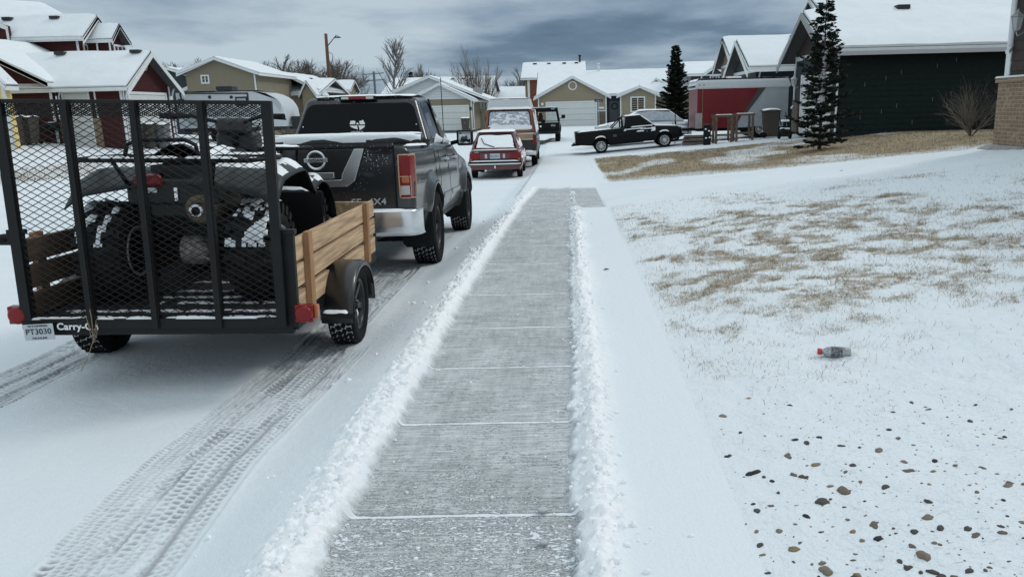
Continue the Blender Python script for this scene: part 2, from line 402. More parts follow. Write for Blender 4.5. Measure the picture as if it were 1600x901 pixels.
def _nodes(name):
    m = bpy.data.materials.new(name); m.use_nodes = True; nt = m.node_tree
    N = lambda t, **k: (lambda n: ([setattr(n, a, b) for a, b in k.items()], n)[1])(nt.nodes.new(t))
    L = nt.links.new
    return m, nt, N, L, nt.nodes['Principled BSDF']
SN = (.755, .80, .83, 1)
def _attr(N, n): a = N('ShaderNodeAttribute'); a.attribute_name = n; return a.outputs['Fac']
def _noise(N, L, src, scale, det=4, stretch=None, rough=.6):
    n = N('ShaderNodeTexNoise'); n.inputs['Scale'].default_value = scale; n.inputs['Detail'].default_value = det; n.inputs['Roughness'].default_value = rough
    if stretch:
        mp = N('ShaderNodeMapping'); mp.inputs['Scale'].default_value = stretch; L(src, mp.inputs['Vector']); L(mp.outputs[0], n.inputs['Vector'])
    else: L(src, n.inputs['Vector'])
    return n.outputs[0]
def _math(N, L, op, a, b=None, c=None, clamp=False):
    m = N('ShaderNodeMath'); m.operation = op; m.use_clamp = clamp
    for i, v in enumerate((a, b, c)):
        if v is None: continue
        if isinstance(v, (int, float)): m.inputs[i].default_value = v
        else: L(v, m.inputs[i])
    return m.outputs[0]
def _mr(N, L, v, a, b, c=0, d=1):
    m = N('ShaderNodeMapRange'); L(v, m.inputs[0])
    for i, k in enumerate((a, b, c, d)): m.inputs[i + 1].default_value = k
    return m.outputs[0]
def _mix(N, L, f, a, b):
    m = N('ShaderNodeMixRGB')
    for i, v in enumerate((f, a, b)):
        if isinstance(v, (tuple, float, int)): m.inputs[i].default_value = v
        else: L(v, m.inputs[i])
    return m.outputs[0]
def _bump(N, L, h, d, s=1, normal=None):
    b = N('ShaderNodeBump'); b.inputs['Distance'].default_value = d; b.inputs['Strength'].default_value = s; L(h, b.inputs['Height'])
    if normal: L(normal, b.inputs['Normal'])
    return b.outputs[0]

def street_material():
    if 'street_snow' in MATS: return MATS['street_snow']
    m, nt, N, L, P = _nodes('street_snow'); co = N('ShaderNodeTexCoord').outputs['Object']
    dk = _attr(N, 'dark')
    big = _noise(N, L, co, .6, 3)
    c0 = _mix(N, L, _mr(N, L, big, .3, .7), (.70, .755, .79, 1), (.77, .81, .835, 1))
    c = _mix(N, L, dk, c0, (.30, .315, .335, 1)); L(c, P.inputs['Base Color'])
    P.inputs['Roughness'].default_value = .7; P.inputs['Specular IOR Level'].default_value = .3
    a = _bump(N, L, _noise(N, L, co, 90, 5), .004); L(_bump(N, L, _noise(N, L, co, 14, 4), .008, 1, a), P.inputs['Normal'])
    MATS['street_snow'] = m; return m

def walk_material():
    m, nt, N, L, P = _nodes('sidewalk_concrete'); co = N('ShaderNodeTexCoord').outputs['Object']
    fresh = _attr(N, 'fresh'); clr = _attr(N, 'clr'); jp = _attr(N, 'jp'); near = _attr(N, 'near')
    # concrete with broom lines across and shovel scrapes along
    n1 = _noise(N, L, co, 3, 5); n2 = _noise(N, L, co, 26, 5, (1, .12, 1)); n3 = _noise(N, L, co, 85, 3, (.07, 1, 1)); n4 = _noise(N, L, co, 170, 2)
    s = _math(N, L, 'MULTIPLY_ADD', n2, .5, _math(N, L, 'MULTIPLY_ADD', n3, 1.2, _math(N, L, 'MULTIPLY_ADD', n4, .5, _math(N, L, 'MULTIPLY', n1, .5))))
    cc = N('ShaderNodeValToRGB'); L(_mr(N, L, s, 1.05, 1.65), cc.inputs[0])
    cc.color_ramp.elements[0].color = (.285, .305, .312, 1); cc.color_ramp.elements[1].color = (.64, .675, .685, 1)
    cc.color_ramp.elements.new(.5).color = (.465, .492, .50, 1)
    # leftover snow: small streaky flecks, more of it near the camera end
    f1 = _noise(N, L, co, 55, 4, (.8, 1.7, 1), .7); f2 = _noise(N, L, co, 5, 3)
    fl = _math(N, L, 'MULTIPLY_ADD', near, .11, _math(N, L, 'MULTIPLY_ADD', f2, .35, f1))
    flk = _mr(N, L, fl, .79, .86)
    # joints
    fr = _math(N, L, 'ABSOLUTE', _math(N, L, 'SUBTRACT', _math(N, L, 'FRACT', _math(N, L, 'ADD', jp, .5)), .5))
    jw = _math(N, L, 'MULTIPLY_ADD', _noise(N, L, co, 9, 4), .034, .0)
    jn = _math(N, L, 'LESS_THAN', fr, _math(N, L, 'SUBTRACT', jw, .0052))
    jd = _math(N, L, 'LESS_THAN', fr, _math(N, L, 'ADD', jw, .004)); cdark = _mix(N, L, _math(N, L, 'MULTIPLY', jd, .55), cc.outputs[0], (.16, .165, .165, 1))
    sp_ = _noise(N, L, co, 4.5, 5); cdark = _mix(N, L, _math(N, L, 'MULTIPLY', _mr(N, L, sp_, .50, .72), .35), cdark, (.27, .275, .275, 1))
    sn = _math(N, L, 'MAXIMUM', _math(N, L, 'MAXIMUM', flk, jn), _math(N, L, 'SUBTRACT', 1, clr), clamp=True)
    L(_mix(N, L, sn, cdark, _mix(N, L, fresh, SN, (.92, .935, .945, 1))), P.inputs['Base Color'])
    L(_mr(N, L, sn, 0, 1, .8, .65), P.inputs['Roughness']); P.inputs['Specular IOR Level'].default_value = .3
    b = _bump(N, L, n2, .003); b = _bump(N, L, _noise(N, L, co, 70, 4), .005, 1, b); b = _bump(N, L, sn, .006, 1, b); L(b, P.inputs['Normal'])
    return m

def yard_material():
    if 'yard' in MATS: return MATS['yard']
    m, nt, N, L, P = _nodes('yard_snow_and_straw'); co = N('ShaderNodeTexCoord').outputs['Object']
    g = _attr(N, 'grass')
    n = _noise(N, L, co, 95, 4, (1, 1, 1), .8); n2 = _noise(N, L, co, 16, 4)
    k = _math(N, L, 'MULTIPLY_ADD', g, .22, _math(N, L, 'MULTIPLY_ADD', n2, .35, n))
    f = _math(N, L, 'MULTIPLY', _mr(N, L, k, .80, .96), _mr(N, L, g, .02, .35))
    straw = _mix(N, L, _mr(N, L, _noise(N, L, co, 60, 3), .35, .65), (.16, .13, .085, 1), (.44, .35, .235, 1))
    soil = _mix(N, L, _mr(N, L, _noise(N, L, co, 9, 5, (1, 1.6, 1)), .66, .80), SN, (.52, .52, .52, 1))
    st = _attr(N, 'near'); smn = _noise(N, L, co, 30, 6, (1, 2.4, 1), .7)
    soil = _mix(N, L, _math(N, L, 'MULTIPLY', st, _mr(N, L, smn, .585, .72)), soil, (.36, .345, .32, 1))
    L(_mix(N, L, f, soil, straw), P.inputs['Base Color']); P.inputs['Roughness'].default_value = .8; P.inputs['Specular IOR Level'].default_value = .2
    a = _bump(N, L, _noise(N, L, co, 60, 5), .006); L(_bump(N, L, _noise(N, L, co, 11, 5), .02, 1, a), P.inputs['Normal'])
    MATS['yard'] = m; return m

ground()

def gz(x, y):   # height of the finished yard surface
    x = np.asarray(x, float); y = np.asarray(y, float)
    Z = zg(x, y)
    Z = Z + np.where(x > .6, .022 + (fbm(x * 1.3, y * 1.3, 11) - .5) * .09 * sst(.6, 1.1, x) + (fbm(x * 9, y * 9, 13) - .5) * .022 * sst(.6, .8, x), 0) * sst(18, 12, y)
    return Z

# grass blades: nobody could count them
def blades(name, n, box, which, hmin, hmax, w, label, seed):
    rng = np.random.default_rng(seed)
    x = rng.uniform(box[0], box[1], n * 12); y = rng.uniform(box[2], box[3], n * 12)
    d = grass_density(x, y)[which] * (.3 + .9 * (fbm(x * 7, y * 7, seed) > .5))
    k = rng.uniform(0, 1, len(x)) < d * .9 + (.004 if which == 0 else 0); x = x[k][:n]; y = y[k][:n]
    z = gz(x, y) - .006; m = len(x)
    a = rng.uniform(0, 2 * np.pi, m); h = rng.uniform(hmin, hmax, m); ln = rng.uniform(.3, 1.5, m) * h; b = rng.uniform(0, 2 * np.pi, m)
    wx = np.cos(a) * w * (.6 + y * .05); wy = np.sin(a) * w * (.6 + y * .05)
    P0 = np.stack([x - wx, y - wy, z], 1); P1 = np.stack([x + wx, y + wy, z], 1)
    mx = x + np.cos(b) * ln * .35; my = y + np.sin(b) * ln * .35
    P2 = np.stack([mx + wx * .8, my + wy * .8, z + h * .6], 1); P3 = np.stack([mx - wx * .8, my - wy * .8, z + h * .6], 1)
    P4 = np.stack([x + np.cos(b) * ln, y + np.sin(b) * ln, z + h * .9], 1)
    co = np.stack([P0, P1, P2, P3, P4], 1).reshape(-1, 3); base = np.arange(m)[:, None] * 5
    q = (base + np.array([0, 1, 2, 3])); t = (base + np.array([3, 2, 4]))
    loops = np.concatenate([q.ravel(), t.ravel()]).astype(np.int32)
    me = bpy.data.meshes.new(name); me.vertices.add(len(co)); me.vertices.foreach_set('co', co.ravel())
    me.loops.add(len(loops)); me.loops.foreach_set('vertex_index', loops)
    ls = np.concatenate([np.arange(m) * 4, m * 4 + np.arange(m) * 3]).astype(np.int32); lt = np.concatenate([np.full(m, 4), np.full(m, 3)]).astype(np.int32)
    me.polygons.add(2 * m); me.polygons.foreach_set('loop_start', ls); me.polygons.foreach_set('loop_total', lt)
    mi = rng.integers(0, 3, m); me.polygons.foreach_set('material_index', np.concatenate([mi, mi]).astype(np.int32)); me.update()
    for mm in (mat('straw', (.36, .27, .16), rough=.8), mat('straw_dark', (.15, .115, .07), rough=.85), mat('straw_pale', (.50, .42, .30), rough=.8)): me.materials.append(mm)
    o = bpy.data.objects.new(name, me); COL.objects.link(o); tag(o, label, 'grass', kind='stuff')
blades('dry_grass', 60000, (.62, 9, 3.0, 13), 0, .012, .045, .0015, 'dry straw grass poking through the snow of the front yard', 3)
blades('lawn_grass', 60000, (.9, 16, 14.5, 30), 1, .02, .06, .0022, 'brown winter grass between the two driveways', 5)
blades('verge_grass', 8000, (-18.5, -15.3, 15, 42), 2, .03, .07, .004, 'dry grass on the verge across the street', 8)
# ------------------------------------------------------------------ buildings
def siding(name, col, n=.12):
    return mat(name, tuple(c * 1.2 for c in col), spec=.2, rough=.7, noise=n, nscale=6, bump=.001, bscale=60, stretch=(1, 1, 6))
S_RED = siding('red_siding', (.047, .0115, .0105)); S_TAN = siding('tan_siding', (.245, .205, .145)); S_TAN2 = siding('khaki_siding', (.20, .175, .125))
S_YEL = siding('yellow_siding', (.60, .47, .20)); S_GRAY = siding('gray_siding', (.04, .048, .055)); S_WHT = siding('white_siding', (.52, .54, .54), .05)
S_GRN = siding('dark_green_siding', (.0065, .013, .0125), .3); S_BRN = siding('brown_siding', (.045, .036, .032)); S_SLATE = siding('slate_siding', (.035, .042, .05)); S_RUST = siding('rust_siding', (.16, .06, .028))
SHING = mat('shingle', (.06, .06, .062), rough=.9, noise=.3, nscale=20)
VENT = mat('vent_black', (.02, .02, .022), rough=.6)

def eave(T, zt, D, ov): return (T + ov * zt / D - .05) / (1 + ov / D)

class House:
    def __init__(s, name, label, cat, loc, group=None):
        s.o = thing(name, label, cat, loc, 0, group); s.T = Matrix.Translation(-Vector(loc))
    def mb(s): m = MB(); m.M = s.T.copy(); return m
    def part(s, mb, name, m, parent=None, **k): return mb.build(name, m, parent or s.o, **k)
    def wall(s, A, B, zb, prof, m, e=.16, name='wall', th=.15, joints=False):
        A = Vector((A[0], A[1], 0)); B = Vector((B[0], B[1], 0)); L = (B - A).length; d = (B - A) / L; n = Vector((d.y, -d.x, 0))
        P = lambda q, z, o=0: A + d * q + n * o + Vector((0, 0, z))
        mb = s.mb()
        poly = [P(0, zb), P(L, zb)] + [P(q, z) for q, z in reversed(prof)]
        mb.prism(poly, -n * th)
        top = lambda q: float(np.interp(q, [p[0] for p in prof], [p[1] for p in prof]))
        def rng(z):
            qs = [q for q in np.linspace(0, L, 241) if top(q) >= z - 1e-6]
            return (qs[0], qs[-1]) if qs else None
        z = zb; zt = max(p[1] for p in prof); last = None
        while z < zt - .02:
            z2 = min(z + e, zt - .005); r1 = rng(z); r2 = rng(z2) or ((r1[0] + r1[1]) / 2, (r1[0] + r1[1]) / 2 + .01)
            if r1:
                mb.add([P(r1[0], z, .018), P(r1[1], z, .018), P(r2[1], z2, .004), P(r2[0], z2, .004), P(r1[0], z, 0), P(r1[1], z, 0)], [(0, 1, 2, 3), (4, 5, 1, 0)])
            z += e
        w = s.part(mb, name, m, fix=False)
        if joints:
            jb = s.mb(); k = 0
            for k, (q, zz) in enumerate(joints): jb.prism([P(q, zz + .012, .022), P(q + .02, zz + .012, .022), P(q + .02, zz + e * .85, .012), P(q, zz + e * .85, .012)], -n * .008)
            s.part(jb, 'joint_flashing', mat('joint_flash', (.09, .10, .10), rough=.6), w)
        w_ = (P, n, d, L); return w_
    def roof(s, quad, th=.16, snow=.10, name='roof', m=None, trim=WHITE):
        """slab under four corner points (eave a, eave b, ridge b, ridge a), snow on top"""
        q = [Vector(p) for p in quad]; N = (q[1] - q[0]).cross(q[3] - q[0]).normalized(); N = N if N.z > 0 else -N
        mb = s.mb(); mb.prism([p - Vector((0, 0, .01)) for p in q], (0, 0, -th), 0, 1)
        r = s.part(mb, name, [SHING, trim])
        c = sum(q, Vector()) / 4; ins = [p + (c - p).normalized() * .05 for p in q]
        nu = max(2, int((q[1] - q[0]).length / .35)); nv = max(2, int((q[3] - q[0]).length / .35)); mb = s.mb()
        def f(u, v):
            p = (ins[0] * (1 - u) + ins[1] * u) * (1 - v) + (ins[3] * (1 - u) + ins[2] * u) * v
            k = min(u, 1 - u) * nu; k2 = v * nv
            t = snow * (.75 + .5 * float(vn(p.x * 1.3 + p.y, p.z * 2 + p.y * 1.1, 4))) * (.55 if k < .5 or k2 < .5 else 1)
            return p + N * t
        mb.grid(f, nu, nv)
        # skirt down to the slab
        for a, b, fn in ((0, 1, lambda t: f(t, 0)), (1, 2, lambda t: f(1, t)), (3, 0, lambda t: f(0, 1 - t))):
            P1, P2 = (ins[a], ins[b]); n = nu if a == 0 else nv
            mb.grid(lambda u, v: (P1 + (P2 - P1) * u) * (1 - v) + fn(u) * v, n, 1)
        s.part(mb, 'roof_snow', RSNOW, r, fix=False)
        return r
    def gable_trim(s, P, prof, w=.16, o=.05, m=WHITE):
        mb = s.mb()
        for (q1, z1), (q2, z2) in zip(prof[:-1], prof[1:]):
            mb.prism([P(q1, z1 - w, o), P(q2, z2 - w, o), P(q2, z2 + .01, o), P(q1, z1 + .01, o)], P(0, 0, -.03) - P(0, 0, 0))
        s.part(mb, 'rake_trim', m)
    def corner(s, P, q, zb, zt, w=.11, name='corner_trim'):
        mb = s.mb(); mb.prism([P(q, zb, .03), P(q + w, zb, .03), P(q + w, zt, .03), P(q, zt, .03)], P(0, 0, -.03) - P(0, 0, 0)); s.part(mb, name, WHITE)
    def band(s, P, q1, q2, z, h=.14, m=WHITE, o=.035, name='trim_band'):
        mb = s.mb(); mb.prism([P(q1, z, o), P(q2, z, o), P(q2, z + h, o), P(q1, z + h, o)], P(0, 0, -.035) - P(0, 0, 0)); s.part(mb, name, m)
    def rect(s, mb, P, q1, z1, q2, z2, o, t, mi=0):
        mb.prism([P(q1, z1, o), P(q2, z1, o), P(q2, z2, o), P(q1, z2, o)], P(0, 0, -t) - P(0, 0, 0), mi)
    def garage(s, P, q1, q2, z1, z2, trim=.12, rows=4):
        mb = s.mb(); e = .012
        H = (z2 - z1) / rows
        for k in range(rows):
            s.rect(mb, P, q1, z1 + k * H + e, q2, z1 + (k + 1) * H - e, .02, .03)
            n = max(2, int((q2 - q1) / .62)); W = (q2 - q1) / n
            for j in range(n):
                s.rect(mb, P, q1 + j * W + .06, z1 + k * H + .09, q1 + (j + 1) * W - .06, z1 + (k + 1) * H - .09, .028, .01)
        s.rect(mb, P, q1, z1, q2, z2, .005, .02, 1)
        g = s.part(mb, 'garage_door', [GDOOR, mat('groove', (.25, .26, .26))])
        mb = s.mb(); s.rect(mb, P, q1 - trim, z1, q1 - .01, z2 + trim, .045, .04); s.rect(mb, P, q2 + .01, z1, q2 + trim, z2 + trim, .045, .04); s.rect(mb, P, q1 - .01, z2 + .005, q2 + .01, z2 + trim, .045, .04)
        s.part(mb, 'door_trim', WHITE, g)
    def window(s, P, q1, q2, z1, z2, mull=1, fr=.07):
        mb = s.mb()
        for a in ((q1, z1, q2, z1 + fr), (q1, z2 - fr, q2, z2), (q1, z1 + fr, q1 + fr, z2 - fr), (q2 - fr, z1 + fr, q2, z2 - fr)): s.rect(mb, P, *a, .05, .06)
        for k in range(mull):
            c = q1 + (q2 - q1) * (k + 1) / (mull + 1); s.rect(mb, P, c - .03, z1 + fr, c + .03, z2 - fr, .045, .05)
        w = s.part(mb, 'window', WHITE); mb = s.mb(); s.rect(mb, P, q1 + fr, z1 + fr, q2 - fr, z2 - fr, .012, .01); s.part(mb, 'pane', WGLASS, w)
        return w
    def spout(s, p, zb, zt, m=WHITE):
        mb = s.mb(); x, y = p; mb.tube([(x, y, zb + .1), (x, y, zt - .45), (x + .05, y + .05, zt - .2), (x + .14, y + .1, zt - .02)], .04, 6); mb.bar((x, y, zb + .1), (x - .12, y - .12, zb + .02), .06)
        s.part(mb, 'downspout', m)
    def gutter(s, a, b, m=WHITE):
        mb = s.mb(); a = Vector(a); b = Vector(b); mb.bar(a, b, .11, .12); s.part(mb, 'gutter', m)
    def vents(s, quad, us, v=.86):
        q = [Vector(p) for p in quad]
        for u in us:
            p = (q[0] * (1 - u) + q[1] * u) * (1 - v) + (q[3] * (1 - u) + q[2] * u) * v
            mb = s.mb(); mb.box(p + Vector((0, 0, .16)), (.42, .42, .14)); s.part(mb, 'roof_vent', VENT, bevel=.02)
    def pipe(s, p, h=.5, r=.05, m=None):
        mb = s.mb(); mb.tube([p, (p[0], p[1], p[2] + h)], r, 8); mb.tube([(p[0], p[1], p[2] + h), (p[0], p[1], p[2] + h + .12)], r * 1.7, 8); s.part(mb, 'roof_pipe', m or VENT)

def roofx(h, x1, x2, ye, yr, ze, zr_, ov=.35, snow=.1, back=None, **k):
    """ridge along x: front slope, and back slope mirrored"""
    sl = (zr_ - ze) / (yr - ye)
    q = [(x1, ye - ov, ze - ov * sl + .05), (x2, ye - ov, ze - ov * sl + .05), (x2, yr, zr_ + .05), (x1, yr, zr_ + .05)]
    h.roof(q, snow=snow, **k)
    yb = back if back is not None else 2 * yr - ye; zb = zr_ - (yb - yr) * sl
    h.roof([(x2, yb + ov, zb - ov * sl + .05), (x1, yb + ov, zb - ov * sl + .05), (x1, yr, zr_ + .05), (x2, yr, zr_ + .05)], snow=snow, **k)
    return q
def roofy(h, y1, y2, xl, xr_, xm, zl, zrr, zm, ov=.35, snow=.1, **k):
    sl = (zm - zl) / (xm - xl); sr = (zm - zrr) / (xr_ - xm)
    h.roof([(xl - ov, y2, zl - ov * sl + .05), (xl - ov, y1, zl - ov * sl + .05), (xm, y1, zm + .05), (xm, y2, zm + .05)], snow=snow, **k)
    q = [(xr_ + ov, y1, zrr - ov * sr + .05), (xr_ + ov, y2, zrr - ov * sr + .05), (xm, y2, zm + .05), (xm, y1, zm + .05)]
    h.roof(q, snow=snow, **k); return q

BRICKM = None
def brick_material(name, a, b, mortar, scale=1.0, bw=.2, bh=.067):
    m, nt, N, L, P = _nodes(name); co = N('ShaderNodeTexCoord').outputs['Object']
    sx = N('ShaderNodeSeparateXYZ'); L(co, sx.inputs[0]); cb = N('ShaderNodeCombineXYZ')
    L(_math(N, L, 'ADD', sx.outputs[0], sx.outputs[1]), cb.inputs[0]); L(sx.outputs[2], cb.inputs[1])
    t = N('ShaderNodeTexBrick'); L(cb.outputs[0], t.inputs['Vector']); t.inputs['Scale'].default_value = scale
    t.inputs['Color1'].default_value = (*a, 1); t.inputs['Color2'].default_value = (*b, 1); t.inputs['Mortar'].default_value = (*mortar, 1)
    t.inputs['Brick Width'].default_value = bw; t.inputs['Row Height'].default_value = bh; t.inputs['Mortar Size'].default_value = .006; t.inputs['Bias'].default_value = -.1
    n = _noise(N, L, co, 13, 4); c = _mix(N, L, _mr(N, L, n, .4, .62), t.outputs[0], (.17, .12, .085, 1)); 
    m2 = _mix(N, L, t.outputs['Fac'], c, (*mortar, 1)); L(m2, P.inputs['Base Color']); P.inputs['Roughness'].default_value = .9
    L(_bump(N, L, t.outputs['Fac'], -.008), P.inputs['Normal']); return m
BRICK = brick_material('tan_brick', (.34, .23, .14), (.20, .12, .08), (.33, .28, .22))
STONE = brick_material('dark_stone', (.10, .09, .08), (.05, .045, .042), (.13, .12, .11), bw=.3, bh=.1)

# ---------------- tan house at the end of the street, Y = 74
def tan_house():
    Y = 74; X = lambda px: at(px, 180, Y)[0]; Z = lambda px, py: at(px, py, Y)[2]
    zb = Z(895, 197)
    h = House('bungalow', 'tan bungalow with white double garage door and wreathed dark front door', 'house', (X(895), Y, zb))
    a, b, m = X(841), X(948), X(895.5); ze, zm = Z(895, 149), Z(895, 120.5)
    P, n, d, L_ = h.wall((a, Y), (b, Y), zb, [(0, ze), (m - a, zm), (b - a, ze)], S_TAN, .2)
    h.gable_trim(P, [(0 - .4, ze - .2), (m - a, zm + .06), (b - a + .4, ze - .2)], .22, .36)
    roofy(h, Y - .4, Y + 7, a, b, m, ze, ze, zm, .35)
    h.garage(P, X(855) - a, X(931) - a, zb, Z(895, 160.5))
    h.corner(P, 0, zb, ze - .1); h.corner(P, L_ - .11, zb, ze - .1)
    mb = h.mb(); mb.lathe([(.30, 0), (.33, -.03), (.40, -.03), (.42, 0)], (m, Y - .03, Z(895, 134)), 'y', 24); mb.lathe([(.0, -.015), (.30, -.015)], (m, Y - .03, Z(895, 134)), 'y', 24, 1); h.part(mb, 'gable_vent', [WHITE, S_TAN])
    # stone base by the door
    q1 = X(934) - a; mb = h.mb(); h.rect(mb, P, q1, zb, L_ - .12, Z(940, 174), .05, .05); h.part(mb, 'stone_base', STONE)
    h.band(P, q1 - .02, L_ - .1, Z(940, 174), .08, WHITE, .07)
    mb = h.mb(); h.rect(mb, P, X(936) - a, Z(940, 170), X(944) - a, Z(940, 167), .05, .03); h.part(mb, 'house_number', WHITE)
    # lamp left of the door
    mb = h.mb(); mb.lathe([(.02, -.12), (.11, -.1), (.12, .08), (.03, .14)], (X(848), Y - .15, Z(848, 163)), 'z', 10); h.part(mb, 'wall_lamp', mat('lamp_white', (.8, .8, .78), rough=.3))
    # recessed entry
    Ye = Y + 1.0; e1, e2 = at(948, 180, Ye)[0], at(970, 180, Ye)[0]
    Pe, *_ = h.wall((e1 - .3, Ye), (e2 + .3, Ye), zb, [(0, ze + .3), (e2 - e1 + .6, ze + .3)], S_GRAY, .2, name='entry_wall')
    mb = h.mb(); h.rect(mb, Pe, .55, zb + .15, .55 + 1.0, zb + 2.2, .06, .05); fd = h.part(mb, 'front_door', mat('door_gray', (.07, .08, .09), rough=.5))
    mb = h.mb(); mb.lathe([(.21, 0), (.27, -.05), (.33, 0)], (e1 + .75, Ye - .09, zb + 1.72), 'y', 20); h.part(mb, 'wreath', mat('wreath', (.015, .03, .018), rough=.9), fd)
    # right wing
    Yw = Y - .2; wa, wb, wm = at(969, 180, Yw)[0], at(1025, 180, Yw)[0], at(999, 180, Yw)[0]; zw = at(999, 135.5, Yw)[2]
    P2, n2, d2, L2 = h.wall((wa, Yw), (wb, Yw), zb, [(0, ze), (wm - wa, zw), (wb - wa, ze)], S_TAN, .2)
    h.gable_trim(P2, [(-.35, ze - .18), (wm - wa, zw + .05), (wb - wa + .35, ze - .18)], .2, .36)
    roofy(h, Yw - .4, Yw + 4.5, wa, wb, wm, ze, ze, zw, .3)
    h.window(P2, at(985, 180, Yw)[0] - wa, at(1008, 180, Yw)[0] - wa, at(996, 175.5, Yw)[2], at(996, 151, Yw)[2], 1, .12)
    h.corner(P2, 0, zb, ze - .1); h.corner(P2, L2 - .11, zb, ze - .1)
    # far gable of the twin unit
    Y3 = Y + 3; ta, tb, tm = at(1003, 180, Y3)[0], at(1076, 180, Y3)[0], at(1024, 180, Y3)[0]
    zt_ = at(1024, 122.5, Y3)[2]
    P3, n3, d3, L3 = h.wall((ta, Y3), (tb, Y3), zb, [(0, ze), (tm - ta, zt_), (tb - ta, ze - .5)], S_TAN, .2)
    h.gable_trim(P3, [(0, ze + .05), (tm - ta, zt_ + .05), (tb - ta, ze - .4)], .2, .36)
    # main roof, ridge along x
    Yr = Y + 6.5; zr2 = at(900, 112.5, Yr)[2]
    q = roofx(h, at(842, 180, Yr)[0], at(1074, 180, Yr)[0], Y + .8, Yr, ze + .1, zr2, .3, .1)
    h.wall((at(842, 180, Yr)[0] + .5, Yr - 4.5), (at(1074, 180, Yr)[0] - .5, Yr - 4.5), zb, [(0, ze), (at(1074, 180, Yr)[0] - at(842, 180, Yr)[0] - 1, ze)], S_TAN, .3, name='rear_wall')
    h.pipe((at(936, 180, Yr)[0], Yr - .4, zr2 - .1), .75, .09, WHITE)
tan_house()

def rust_house():
    Y = 90; p = lambda px, py: at(px, py, Y)
    x1, x2 = p(817, 150)[0], p(915, 150)[0]; zb = 0; ze = p(840, 122)[2]; zt = p(840, 99.5)[2]
    h = House('two_storey_house', 'two storey house with a rust red side panel behind the tan bungalow', 'house', (x1, Y, zb))
    w = p(841, 150)[0]
    h.wall((x1 + .3, Y), (p(825, 150)[0], Y), zb, [(0, ze), (p(825, 150)[0] - x1 - .3, ze)], S_TAN, .25)
    P, *_ = h.wall((p(825, 150)[0], Y - .3), (x2, Y - .3), zb, [(0, ze), (x2 - p(825, 150)[0], ze)], S_RUST, .25)
    h.corner(P, 0, zb, ze, .25)
    q = roofx(h, x1 - .2, x2 + .2, Y - .3, Y + 5, ze, zt + .3, .3, .12); h.vents(q, (.2, .42, .66, .85), .85)
    h.pipe((p(907, 100)[0], Y + 4.6, zt + .1), .9, .12)
rust_house()

